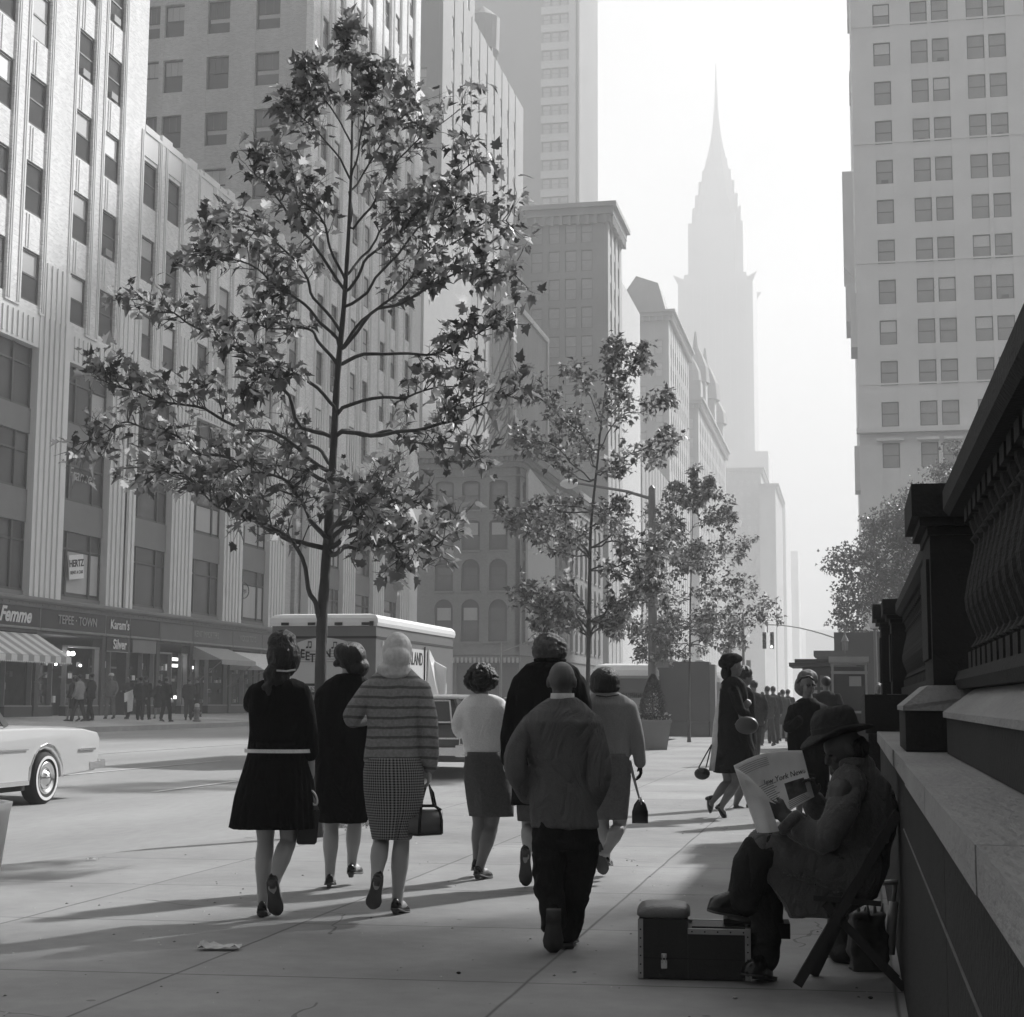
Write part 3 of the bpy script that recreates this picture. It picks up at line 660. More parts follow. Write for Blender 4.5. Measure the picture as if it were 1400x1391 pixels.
def arch_win(w_, h_, rise):
    m = MB(); K = 10; t = .16
    o_ = [(-w_/2, 0), (w_/2, 0)] + [(w_/2 * math.cos(math.pi * i / K), h_ - rise + rise * math.sin(math.pi * i / K)) for i in range(K + 1)]
    m.prism([(x_, .3, z_) for x_, z_ in o_], (0, .1, 0), 0)
    wi = w_ - .5
    m.box(-wi/2, wi/2, .24, .299, .25, h_ * .48, 1); m.box(-wi/2, wi/2, .2, .299, h_ * .5, h_ - rise * .9, random.choice((1, 2)))
    m.box(-wi/2 - .06, wi/2 + .06, .18, .298, h_ * .48, h_ * .5, 0)
    m.box(-w_/2 - .12, w_/2 + .12, -.16, .2, -.2, 0, 3); return m.mesh('window', [mFrame, mG2, mBl, mB2])
for c0, c1 in ax:
    for r0, r1, rs in rowsA: link('window', arch_win(c1 - c0, r1 - r0, rs), CB, Vector(((c0 + c1) / 2, 148, r0)) - CB.location)
for c0, c1 in cs2:
    for r0, r1, rs in rowsA:
        k_ = (round(c1 - c0, 1), r0)
        if k_ not in am: am[k_] = arch_win(c1 - c0 - .02, r1 - r0, rs)
        o = link('window', am[k_], CB, Vector((-31, 200 - (c0 + c1) / 2, r0)) - CB.location); o.rotation_euler = (0, 0, -math.pi / 2); o.rotation_euler = (0, 0, math.pi / 2)
mGr = M('shop_grey', .12, .7, .3, 1)
g_ = MB(); g_.box(-41.4, -31.1, 148.3, 200, .3, 5.55, 0)
for x in (-40, -37.5, -35, -33): g_.box(x, x + .25, 148.05, 148.29, .4, 5.0, 1)
for x in (-39.6, -37.1, -34.6, -32.6): g_.box(x, x + 1.3, 148.2, 148.28, .8, 4.6, 2)
g_.box(-41.4, -30.9, 147.6, 148.2, 5.0, 5.5, 1); x = -41.3
while x < -31: g_.box(x, x + .2, 147.5, 147.6, 4.85, 5.35, 3); x += .42
g_.build('shop_front', [mGr, mB2, mG2, M('scallop', .5, .7)], CB); rel(None, CB)
vs1 = empty('facade_sign', (-30.8, 156, 7), 'tall blank pale sign panel fixed along the side of the arched brick building', 'sign')
sg = MB(); sg.prism([(0, -6.3, 0), (0, -6.3, 16.4), (0, -5.5, 17.0), (0, 0, 16.4), (0, 8, 15.4), (0, 8, .3), (0, -5, 0)], (.25, 0, 0)); sg.build('panel', M('sign_pale', .55, .7, .12, .8), vs1)
BBd = empty('rooftop_billboard', (-32.3, 158, 25.3), 'large blank pale billboard on a steel lattice above the brown brick corner building', 'billboard')
b_ = MB(); b_.box(0, .3, -8.5, 8.5, 3.6, 15.2); b_.build('panel', M('billboard_face', .33, .8, .25, 1.2, stretch=(1, 1, .2)), BBd)
b_ = MB(); b_.box(.301, .5, -8.9, -8.3, 3.2, 15.6); b_.box(.301, .5, 8.3, 8.9, 3.2, 15.6); b_.box(.301, .49, -8.9, 8.9, 15.0, 15.6); b_.box(.301, .49, -8.9, 8.9, 3.2, 3.8)
b_.build('frame', M('billboard_frame', .55, .7, .1, 1), BBd)
l_ = MB()
for y in [-8.5 + 2.1 * i for i in range(9)]:
    l_.bar((-.2, y, 0), (-.2, y, 15), .16); l_.bar((-5, y, 0), (-.2, y, 12), .14); l_.bar((-5, y, 0), (-.2, y, 5), .1)
for z in (3, 6, 9, 12):
    l_.bar((-.3, -8.5, z), (-.3, 8.5, z), .14)
for y in [-8.5 + 2.1 * i for i in range(8)]: l_.bar((-.3, y, 0), (-.3, y + 2.1, 3), .08); l_.bar((-.3, y + 2.1, 0), (-.3, y, 3), .08)
l_.build('lattice', mGr, BBd)
block('narrow grey building with hanging pendant ornaments, left of the arched brick building', -56, -41.5, 150, 170, 55, mB4, colr(-55, 3, 1.2, 3), rowr(12, 10, 2.2, 4.1),
      extra=lambda B: (MB().box(-56, -41.45, 149.3, 149.98, 19.0, 19.6).build('band', mB3, B), [MB().lathe([(.05, 0), (.45, .5), (.55, .9), (.1, 1.0)], (-42.4, 149.6, 6 + 1.75 * i), 10).build('pendant', mB2, B) for i in range(6)]))
# pale curtain wall tower
def twr(B):
    m = MB()
    for z in [40 + 3.84 * i for i in range(42)]: m.box(-59.0, -53.3, 299.75, 299.98, z, z + 1.55)
    m.box(-53.25, -51.9, 299.6, 299.98, 0, 199); m.build('spandrel', mPl, B)
    q = MB(); y = 300.2
    while y < 324: q.box(-51.48, -51.1, y, y + .3, 20, 199); y += 1.05
    q.build('mullion', mPl, B)
block('very tall slender tower with ribbed street face and strip of triple windows', -78, -51.5, 300, 324, 200, M('tower_grey', .30, .8, .1, .1),
      [(-58.7, -57.1), (-56.9, -55.3), (-55.1, -53.5)], [(41.6 + 3.84 * i, 43.8 + 3.84 * i) for i in range(32)], extra=twr, smat=M('tower_glass', .2, .5, .1, .2), kinds=(0, 3, 1))
# cornice building and friends further along the left side
block('square stone building with a heavy bracketed cornice, behind the second tree', -46, -31, 205, 218, 68.3, mB4, [(a, a + 1.55) for a in (-44.6, -41.6, -39.2, -36.9, -34.7)], rowr(31.5, 9, 2.9, 3.95), colr(207, 3, 1.5, 3.6), rowr(31.5, 9, 2.9, 3.95), cornice=2.6)
block('plain windowless pale party-wall building stepping down beyond the cornice building', -46, -31, 218.1, 238, 61, mPl, (), (), (), ())
block('grey gabled building with a corner cornice, beyond the plain pale wall', -42, -31, 278, 314, 71.5, mB4, colr(-39.6, 3, 1.5, 3), rowr(30, 9, 2.6, 4.2), colr(281, 9, 1.6, 3.7), rowr(30, 9, 2.6, 4.2), cornice=1.8,
      extra=lambda B: MB().prism([(-42, 279, 71.4), (-31.5, 279, 71.4), (-33, 279, 77), (-37, 279, 78.5)], (0, 10, 0)).build('gable', mB4, B))
def orn(B):
    for y, h_, r in ((336, 8, 2.4), (348, 12, 3.2), (372, 13, 3.6), (396, 10, 3.4)):
        m = MB(); m.box(-35, -30.6, y, y + 5, 66, 66 + h_ * .55); m.lathe([(r, 0), (r * .9, h_ * .3), (r * .5, h_ * .55), (r * .2, h_ * .7), (.2, h_)], (-33, y + 2.5, 66 + h_ * .55), 10)
        m.build('dormer', mB4, B)
block('ornate stone hotel with dormers and domed pavilions along its roofline', -42, -31, 334, 410, 66, mB4, colr(-40, 3, 1.6, 3.2), rowr(34, 7, 2.6, 4.2), colr(338, 17, 1.8, 4.2), rowr(34, 7, 2.6, 4.2), cornice=2, extra=orn)
block('low plain street wall block with a long blank side, left of the third tree', -44, -31, 240, 277, 40, mB3, (), (), colr(243, 8, 1.8, 4), rowr(8, 6, 2.2, 4))
block('broad hazy office block with flat cornice, below the pointed skyscraper', -50, -30, 560, 600, 84, mB4, colr(-48, 7, 1.5, 2.6), rowr(20, 15, 2.4, 4.1), (), (), cornice=2)
block('slightly lower hazy office block just right of the broad one', -29.8, -24.3, 545, 600, 76, mB4, (), (), (), (), cornice=1.6)
block('pale square block showing behind the broad hazy office block', -60, -34, 700, 730, 112, mPl)
block('far pale slab rising right of the lower hazy block', -34, -27, 700, 760, 88, mPl)
block('farthest pale building before the open sky', -44, -28, 900, 940, 86, mPl)
block('distant low pale frontage at the end of the street', -26, -8, 960, 1000, 44, mPl)
block('light stone corner block low down at the far end of the left pavement', -38, -24.6, 470, 540, 34, mPl, (), (), colr(475, 12, 2, 5), rowr(6, 6, 2.2, 4.4))
# ---- pointed skyscraper
CH = bld((-62, 770, 0), 'slender pointed skyscraper with a stepped crown and needle spire in the haze', 'skyscraper', 'skyscraper')
mCh = M('skyscraper_brick', .40, .8, .1, .05); mChM = M('skyscraper_steel', .35, .4, .1, .1, metal=.3)
c = MB(); cxx, cyy = -62.6, 790
def sq(hw, z0, z1, ch=0):
    c.box(cxx - hw, cxx + hw, cyy - hw, cyy + hw, z0, z1)
sq(18.6, 0, 212); c.box(cxx - 15.5, cxx + 15.5, cyy - 18.9, cyy - 18.6, 0, 214); sq(13.8, 212, 242); c.box(cxx - 10, cxx + 10, cyy - 15.5, cyy - 13.8, 205, 245)
for i in range(9): c.box(cxx - 15.5 + i * 3.6, cxx - 14.5 + i * 3.6, cyy - 20.1, cyy - 19.8, 60, 208)
c.build('shaft', mCh, CH)
g = MB()
for sx in (-1, 1):
    for sy in (-1, 1): g.add([(cxx + sx*18, cyy + sy*18, 208), (cxx + sx*21, cyy + sy*20.5, 213.8), (cxx + sx*17, cyy + sy*18, 212.5), (cxx + sx*15, cyy + sy*18.4, 210)], [(0,1,2),(0,3,1),(2,1,3)])
g.build('gargoyle', mChM, CH)
cr_ = MB(); hw = 12.6; z = 240
prof = [(12.0, 240), (11.2, 247), (10.0, 254), (9.0, 260), (7.8, 266), (6.6, 272), (5.4, 277), (4.3, 282), (3.3, 287), (2.4, 293), (1.6, 300), (1.0, 309), (.55, 319), (.2, 331)]
cr_.rings([[(cxx + r * a, cyy + r * b, zz) for a, b in ((-1, -.55), (-.55, -1), (.55, -1), (1, -.55), (1, .55), (.55, 1), (-.55, 1), (-1, .55))] for r, zz in prof])
for z0, hw_, hh in ((240, 8.2, 14), (249, 7.0, 12), (257, 5.6, 11), (265, 4.3, 9), (272, 3.0, 8)):
    K = 10; o_ = [(-hw_ * math.cos(math.pi * i / K), z0 + hh * math.sin(math.pi * i / K) ** .8) for i in range(K + 1)]
    d_ = {240: 12.4, 249: 10.9, 257: 9.2, 265: 7.4, 272: 5.6}[z0]
    cr_.prism([(cxx + x_, cyy - d_, z_) for x_, z_ in o_], (0, 2 * d_, 0)); cr_.prism([(cxx - d_, cyy + x_, z_) for x_, z_ in o_], (2 * d_, 0, 0))
cr_.build('crown', mChM, CH); rel(None, CH)
# ---- big pale block on the right
def rbx(B):
    MB().box(.9, 40, 139.3, 139.98, 24.72, 25.12).build('sill_band', mRB, B)
    for q in ((.6, 1.2, 142, 147, 33, 38), (.7, 1.2, 142, 145, 20, 24)): MB().box(*q).build('side_cornice', mRB, B)
    for a, b in ((2.6, 4.9), (6.0, 7.9), (8.3, 9.9)): MB().box(a, b, 139.4, 139.98, 24.0, 24.25).build('window_hood', mRB, B)
    for z in [28.3 + 3.67 * 3 * k for k in range(4)]: MB().box(1.16, 30, 139.93, 139.985, z + .75, z + .9).build('string_course', mRB, B)
mRB = M('right_block_stone', .80, .9, .12, .4, fine=.05)
cR = [(3.09, 4.58), (6.37, 7.86), (8.22, 9.7), (11.24, 12.75), (13.1, 14.6), (16.2, 17.7), (18, 19.5)]
rR = [(64.24 - 3.67 * k - 2.2, 64.24 - 3.67 * k) for k in range(12)][::-1] + [(64.24 + 3.67 - 2.2, 64.24 + 3.67)]
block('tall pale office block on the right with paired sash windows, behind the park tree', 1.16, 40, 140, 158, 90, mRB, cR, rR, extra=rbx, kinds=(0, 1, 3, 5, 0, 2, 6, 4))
sgx = bld((1, 172, 0), 'further block on the right showing only its projecting cornices past the pale block')
m = MB(); m.box(1.5, 20, 160, 230, 0, 88); qa = onY(1151, 235, 168); qb = onY(1152, 365, 168); qc = onY(1156, 390, 168); qd = onY(1157, 440, 168); m.box(qa.x, 1.6, 168, 176, qb.z, qa.z); m.prism([(qa.x, 168, qb.z), (1.6, 168, qb.z), (1.6, 168, qb.z - 2)], (0, 8, 0)); m.box(qc.x, 1.6, 168, 176, qd.z, qc.z); q2 = onY(1161, 115, 168); m.box(q2.x, 1.6, 168, 172, q2.z - 1, q2.z + 1.4); q3 = onY(1158, 8, 168); m.box(q3.x, 1.6, 168, 172, q3.z - 1.5, q3.z + 4)
m.build('wall', mRB, sgx); rel(None, sgx)
# ================================================================= TREES
mBark = M('bark', .075, .9, .5, 9, .8, 60, stretch=(1, 1, .3)); mBark2 = M('bark_far', .10, .9, .4, 6, .6, 40)
mLf = [M_leaf('leaf_green', .22, .45, .5), M_leaf('leaf_dull', .07, .3, .5), M_leaf('leaf_dry', .52, .55, .45)]
LEAF = [(0, 0), (.10, -.04), (.30, .02), (.24, .16), (.46, .22), (.33, .36), (.40, .52), (.20, .50), (.14, .66), (0, .98), (-.14, .66), (-.20, .50), (-.40, .52), (-.33, .36), (-.46, .22), (-.24, .16), (-.30, .02), (-.10, -.04)]
def add_leaf(m, p, d, nrm, s, mi, simple=False):
    d = d.normalized(); x = d.cross(nrm)
    if x.length < 1e-3: return
    x.normalize(); n = x.cross(d); f = random.uniform(.05, .8); curl = random.uniform(-.15, .55)
    P = lambda a, b: p + x * (a * s) + d * (b * s) + n * ((abs(a) * f - b * b * curl) * s)
    if simple:
        m.add([P(0, 0), P(.42, .3), P(.2, .6), P(0, 1), P(-.2, .6), P(-.42, .3)], [(0, 1, 2, 3), (0, 3, 4, 5)], mi); return
    c = P(0, .35); vs = [c] + [P(a, b) for a, b in LEAF]; n_ = len(LEAF)
    m.add(vs, [(0, i + 1, (i + 1) % n_ + 1) for i in range(n_)], mi)
def rv(): 
    while True:
        v = Vector((random.uniform(-1, 1), random.uniform(-1, 1), random.uniform(-1, 1)))
        if .05 < v.length < 1: return v.normalized()
def smooth_path(pts, n=5):
    out = []
    P = [pts[0]] + pts + [pts[-1]]
    for i in range(1, len(P) - 2):
        for k in range(n):
            t = k / n; a, b, c, d = P[i-1], P[i], P[i+1], P[i+2]
            out.append(.5 * ((2*b) + (c - a) * t + (2*a - 5*b + 4*c - d) * t*t + (3*b - a - 3*c + d) * t**3))
    out.append(pts[-1]); return out
def street_tree(label, u0, X, trunk, r0, limbs, leaf, dens, seed, group, simple=False, bushy=1.0, leafmats=None, wsc=1.0):
    """trunk and limbs as measured branch lines, each limb given its own depth so that the crown has real volume"""
    random.seed(seed)
    d = ray(u0, 1000); Y = X * d.y / d.x; dep = Vector((X, Y, 0)).dot(HF) / 1.0
    base_ = Vector((X, Y, 0)); root = empty('street_tree', base_, label, 'tree', group)
    def W(u, v, off=0.0):
        r_ = ray(u, v); t = (base_.dot(HF) + off) / r_.dot(HF); return CAM + r_ * t - base_
    wood = MB(); lv = MB()
    tp_ = smooth_path([Vector((0, 0, -.05))] + [W(u, v, o) for u, v, o in trunk]); L = len(tp_)
    tr_ = [r0 * (1.25 if i == 0 else 1) * (1 - .93 * (i / (L - 1)) ** .85) for i in range(L)]
    tr_ = [r * (1 + .08 * math.sin(i * 2.7)) for i, r in enumerate(tr_)]
    wood.tube(tp_, tr_, 10)
    def cluster(p, dirn, rad, cnt):
        for _ in range(cnt):
            q = p + rv() * rad * random.random() ** .6 * .9
            out_ = (q - p) * 1.2 + dirn * .3 * rad + Vector((0, 0, -.25 * rad)) + rv() * rad * .5
            nm = Vector((random.gauss(0, .45), random.gauss(0, .45), 1)).normalized()
            s = leaf * random.uniform(.45, 1.15); k = random.random(); mi = 0 if k < .55 else (1 if k < .86 else 2)
            add_leaf(lv, q, out_, nm, s, mi, simple)
    def twig(a, dirn, ln, r, lvl):
        pts = [a]; d_ = dirn.normalized(); n_ = 4
        for i in range(n_):
            d_ = (d_ + rv() * .28 + Vector((0, 0, .05))).normalized(); pts.append(pts[-1] + d_ * ln / n_)
        wood.tube(pts, [r * (1 - .75 * i / n_) for i in range(n_ + 1)], 4, cap=False)
        for i, p in enumerate(pts[1:], 1):
            if lvl > 0 and random.random() < .8: twig(p, (d_ + rv() * .9), ln * .55, r * .55, lvl - 1)
            cnt = int(dens * (0.5 + .5 * i / n_) * random.uniform(.5, 1.5))
            if cnt: cluster(p, d_, ln * .28 + leaf * .4, cnt)
    for pts, bare, tl in limbs:
        r1 = 0
        pp = smooth_path([W(u, v, o) for u, v, o in pts], 6); n_ = len(pp); sd2 = random.random() * 50
        pp = [q + Vector((noise.noise(q * 2.6 + Vector((sd2, 0, 0))), noise.noise(q * 2.6 + Vector((0, sd2, 0))), noise.noise(q * 2.6 + Vector((0, 0, sd2))))) * .11 * min(1, i_ / 4) for i_, q in enumerate(pp)]
        # limb radius follows from the trunk radius where it starts
        k0 = min(range(L), key=lambda i: (tp_[i] - pp[0]).length); ra = min(tr_[k0] * .55, r0 * .34) * wsc
        pp[0] = tp_[k0].lerp(pp[0], .1)
        wood.tube(pp, [ra * (1 - i / (n_ - 1)) ** .8 + .0028 for i in range(n_)], 6)
        for i in range(int(bare * n_) + 1, n_):
            d_ = (pp[i] - pp[i-1]).normalized()
            for _ in range(2 if random.random() < .55 * bushy else 1):
                side = d_.cross(rv()); 
                if side.length < .01: continue
                t_ = (side.normalized() + d_ * .6 + Vector((0, 0, .25)))
                twig(pp[i], t_, tl * random.uniform(.6, 1.15), ra * .3 + .0015, 1)
        cluster(pp[-1], d_, tl * .35, int(dens * 2.5))
    wood.build('trunk', mBark, root, True)
    lv.build('crown', leafmats or mLf, root)
    return root, len(lv.f)
GT = 'young plane trees along the kerb'
lim1 = [
 ([(438,850,0),(425,808,-.05),(402,745,-.1),(345,706,-.3),(290,680,-.5),(235,640,-.6)], .45, .42),
 ([(402,745,-.1),(330,690,.2),(260,655,.5),(200,640,.7)], .5, .38),
 ([(452,745,0),(415,690,-.4),(370,650,-.8),(330,640,-1.0)], .3, .42),
 ([(452,745,0),(475,705,.3),(500,680,.8),(540,650,1.2)], .35, .42),
 ([(450,750,0),(500,720,-.3),(550,735,-.5),(600,750,-.6)], .3, .36),
 ([(450,760,0),(490,745,-.5),(530,745,-.9),(560,765,-1.1)], .35, .34),
 ([(452,720,0),(500,695,.2),(560,690,.4),(600,715,.4)], .4, .34),
 ([(452,735,0),(470,700,-.6),(480,690,-1.1),(500,690,-1.5)], .4, .42),
 ([(455,660,0),(390,640,.2),(320,635,.3),(240,600,.4),(170,585,.5),(125,600,.6)], .45, .38),
 ([(455,650,0),(380,600,-.2),(290,570,-.5),(210,545,-.6),(145,525,-.8)], .45, .40),
 ([(458,640,0),(430,610,.5),(380,600,.9),(340,590,1.2)], .45, .36),
 ([(458,600,0),(400,560,.1),(350,500,.2),(300,465,.3),(240,430,.4),(185,405,.5)], .40, .32),
 ([(462,560,0),(420,520,-.3),(380,515,-.6),(350,520,-.8)], .55, .28),
 ([(462,500,0),(440,470,0),(400,450,.1),(340,440,.1)], .65, .26),
 ([(466,470,0),(425,420,-.1),(385,392,-.2),(330,355,-.3),(275,345,-.4)], .42, .36),
 ([(468,460,0),(430,410,.3),(400,350,.5),(340,310,.6),(290,310,.7)], .45, .36),
 ([(466,480,0),(500,430,.1),(545,400,.2),(600,340,.3),(650,315,.3),(690,305,.3)], .42, .34),
 ([(466,480,0),(520,425,-.3),(580,395,-.5),(640,370,-.7),(705,372,-.9)], .55, .32),
 ([(464,500,0),(520,483,.1),(580,478,.2),(640,460,.2),(690,440,.2)], .6, .26),
 ([(460,590,0),(530,592,-.1),(590,580,-.1),(640,560,-.2),(700,530,-.2)], .5, .34),
 ([(460,590,0),(520,598,.4),(580,600,.7),(640,610,.8)], .55, .32),
 ([(462,560,0),(520,545,.1),(580,540,.2),(640,520,.3)], .6, .26),
 ([(474,400,0),(430,340,.1),(390,290,.2),(350,245,.2),(350,215,.2)], .42, .34),
 ([(474,390,0),(450,330,-.4),(420,280,-.7),(400,240,-.9)], .45, .34),
 ([(474,400,0),(505,350,.0),(560,300,.1),(610,250,.1),(655,215,.1)], .35, .36),
 ([(474,380,0),(520,320,.5),(560,280,.8),(600,290,1.0)], .4, .34),
 ([(474,420,0),(530,370,-.4),(590,300,-.7),(650,280,-.9)], .45, .32),
 ([(478,320,0),(520,260,-.2),(560,200,-.3),(620,150,-.3)], .35, .34),
 ([(478,310,0),(500,240,.4),(530,180,.5),(560,140,.6)], .4, .30),
 ([(480,250,0),(450,200,.1),(420,160,.1),(400,145,.1)], .4, .30),
 ([(480,240,0),(500,170,-.1),(510,120,-.1),(530,95,-.1)], .4, .26),
 ([(481,200,0),(460,150,.2),(440,110,.2),(430,100,.2)], .4, .24),
 ([(481,170,0),(490,110,0),(480,70,0),(480,48,0)], .3, .17),
]
t1, n1 = street_tree('nearest and largest plane tree, its forked trunk in front of the truck', 436, -5.0,
    [(437,1000,0),(440,860,0),(447,750,0),(454,650,0),(461,520,0),(470,420,0),(477,310,0),(481,200,0),(481,90,0)], .074, [(a, b*.72, c*.80) for a,b,c in lim1], .138, 1.12, 21, GT, bushy=1.3)
lim2 = [([(805,860,0),(770,830,-.1),(740,815,-.2),(720,800,-.3)], .35, .3), ([(805,870,0),(830,830,.1),(870,810,.2),(900,800,.2)], .35, .3),
 ([(805,870,0),(780,840,-.6),(770,830,-1.0)], .4, .3), ([(805,850,0),(830,840,.6),(850,845,1.0)], .4, .3), ([(804,840,0),(775,800,.3),(745,850,.5),(735,840,.5)], .5, .26),
 ([(806,760,0),(770,740,-.1),(720,710,-.2),(685,700,-.2)], .3, .3), ([(806,750,0),(850,730,.1),(890,745,.2),(920,735,.2)], .35, .3), ([(806,780,0),(850,770,-.3),(890,780,-.6)], .4, .3),
 ([(806,760,0),(780,720,.6),(760,715,1.0)], .4, .28), ([(808,700,0),(770,690,-.2),(735,700,-.3)], .4, .26), ([(808,720,0),(830,700,-.6),(850,690,-.9)], .5, .28),
 ([(810,660,0),(780,630,-.1),(740,600,-.2),(712,598,-.2)], .35, .3), ([(812,650,0),(850,630,.1),(890,610,.2),(918,600,.2)], .4, .3), ([(812,640,0),(800,600,.6),(790,570,1.0)], .4, .3),
 ([(814,620,0),(780,580,-.1),(750,545,-.2),(735,540,-.2)], .35, .3), ([(816,620,0),(850,570,.0),(890,560,.1),(910,545,.1)], .35, .3), ([(816,600,0),(840,560,-.5),(850,540,-.9)], .4, .3),
 ([(822,580,0),(800,530,0),(780,505,.1)], .35, .28), ([(824,560,0),(850,520,.1),(880,500,.1)], .35, .26), ([(828,540,0),(840,500,-.3),(855,480,-.4)], .35, .22), ([(828,530,0),(835,490,.2),(845,470,.2)], .3, .2), ([(826,560,0),(870,500,.2),(880,475,.2)], .5, .16)]
t2, n2 = street_tree('middle plane tree with a thin straight trunk, above the tall woman and boy', 804, -5.1,
    [(804,930,0),(806,800,0),(808,720,0),(816,640,0),(822,580,0),(830,520,0),(845,470,0)], .055, [(a, b*.5, c*1.0) for a,b,c in lim2] + [([(u+random.gauss(0,9)*(i>0),v+(14 if i else 0),o+random.choice((-.8,.8))*(i>0)) for i,(u,v,o) in enumerate(a)], b*.5, c*.95) for a,b,c in lim2[:14]], .14, 1.25, 5, GT, simple=False, bushy=1.3)
lim3 = [([(943,850,0),(910,850,0),(880,860,0),(860,850,0)], .25, .36), ([(943,850,0),(980,840,0),(1020,840,0),(1050,830,.2)], .3, .36), ([(943,860,0),(960,850,-.8),(970,850,-1.2)], .3, .36), ([(943,860,0),(920,850,.8),(910,850,1.2)], .3, .36),
 ([(943,820,0),(900,810,0),(870,800,0)], .2, .36), ([(943,810,0),(980,800,0),(1015,800,0)], .2, .36), ([(943,880,0),(980,870,0),(1010,870,0)], .3, .32), ([(943,880,0),(910,880,0),(880,885,0)], .3, .3),
 ([(944,770,0),(910,760,0),(875,765,0)], .2, .36), ([(944,770,0),(980,750,0),(1018,745,0)], .2, .36), ([(944,780,0),(950,760,-1),(955,755,-1.4)], .3, .36), ([(944,780,0),(940,760,1),(935,755,1.4)], .3, .36),
 ([(946,730,0),(920,710,0),(895,700,0)], .2, .36), ([(946,720,0),(980,700,0),(1000,700,0)], .2, .36), ([(948,700,0),(930,670,0),(920,665,.2)], .2, .2), ([(948,700,0),(965,670,0),(972,660,.1)], .2, .2), ([(949,690,0),(950,660,0),(950,645,0)], .2, .16)]
t3, n3 = street_tree('farthest of the three plane trees, full crown right of the lamp post', 942, -5.1,
    [(942,960,0),(943,900,0),(944,820,0),(946,740,0),(949,660,0)], .06, [(a, b*.6, c*1.1) for a,b,c in lim3] + [([(u+random.gauss(0,8)*(i>0),v+(16 if i else 0),o+random.choice((-.9,.9))*(i>0)) for i,(u,v,o) in enumerate(a)], b*.5, c) for a,b,c in lim3], .15, 1.8, 9, GT, simple=True, bushy=1.4)
print('leaves', n1, n2, n3)
def big_tree(label, base_, h, crown, n, leaf, seed, group, trunk_r=.25, mats=None):
    random.seed(seed); root = empty('park_tree', base_, label, 'tree', group); wood = MB(); lv = MB()
    wood.tube([Vector((0, 0, -.1)), Vector((.1, 0, h * .25)), Vector((-.1, .1, h * .45)), Vector((.1, 0, h * .7))], [trunk_r * 1.2, trunk_r, trunk_r * .7, trunk_r * .2], 9)
    cl = []
    for c, r in crown:
        c = Vector(c); a = Vector((0, 0, h * random.uniform(.28, .5))); mid = (a + c) * .5 + rv() * .4
        wood.tube(smooth_path([a, mid, c], 4), [trunk_r * .38 * (1 - .8 * i / 8) for i in range(9)], 5)
        m_ = int(26 * r * r)
        for _ in range(m_):
            q = c + rv() * r * random.random() ** .45; cl.append((q, r)); 
            if random.random() < .35: wood.tube([c.lerp(q, .2), c.lerp(q, .6) + rv() * .15, q], [.03, .02, .008], 3)
    per = max(3, int(n / max(1, len(cl))))
    for q, r in cl:
        rr = random.uniform(.25, .55)
        for _ in range(per):
            p = q + rv() * rr * random.random() ** .5
            k = random.random(); add_leaf(lv, p, rv() + Vector((0, 0, -.3)), rv() + Vector((0, 0, .6)), leaf * random.uniform(.6, 1.2), 0 if k < .6 else (1 if k < .9 else 2), True)
    wood.build('trunk', mBark2, root, True); lv.build('crown', mats or mLf, root); return root
mPk = [M_leaf('park_leaf', .16, .4), M_leaf('park_leaf_dull', .10, .3), M_leaf('park_leaf_pale', .34, .4)]
big_tree('feathery park tree rising behind the balustrade in front of the pale block', (4.4, 74, 0), 13.2,
   [((0, 0, 9.5), 2.6), ((-1.8, -.5, 8.6), 2.2), ((1.6, .5, 10.0), 2.4), ((3.6, 0, 8.6), 2.2), ((-3.2, .5, 7.3), 1.7), ((-2.0, .8, 6.2), 1.9), ((-3.9, 0, 5.9), 1.5), ((-.6, -.6, 6.6), 2.3), ((1.2, -1, 7.6), 2.4), ((2.6, 0, 11.0), 1.7), ((.8, 0, 11.6), 1.4), ((-4.9, .4, 7.8), .9), ((-2.9, 0, 9.4), 1.1), ((-4.6, 0, 4.6), .9), ((3, 0, 6), 2.2), ((0, 0, 4.6), 1.8)], 34000, .17, 4, 'trees in the park behind the balustrade', .24, mPk)
SHT = 'trees in the park behind the balustrade'
big_tree('tall park tree standing inside the terrace just off the right edge', (8.0, 19.8, 1.3), 15, [((-1.5, 0, 11), 2.6), ((.5, 1, 13), 2.6), ((1.5, -1, 10.5), 2.6), ((-1.2, 3, 12.5), 2.2), ((-.5, -3, 11), 2.4), ((0, 3, 9), 2)], 12000, .24, 8, SHT, .3, mPk)
big_tree('spreading park tree inside the terrace, nearest to the camera, out of frame', (7.3, 17, 1.3), 14, [((-1.2, -1, 10.5), 2.6), ((.5, 1, 12), 2.6), ((-2.6, 1.5, 11.5), 1.8), ((1.5, -2, 10), 2.4), ((-1.0, 2.6, 12), 2.2), ((.5, -3.5, 10), 2.2)], 12000, .24, 18, SHT, .3, mPk)
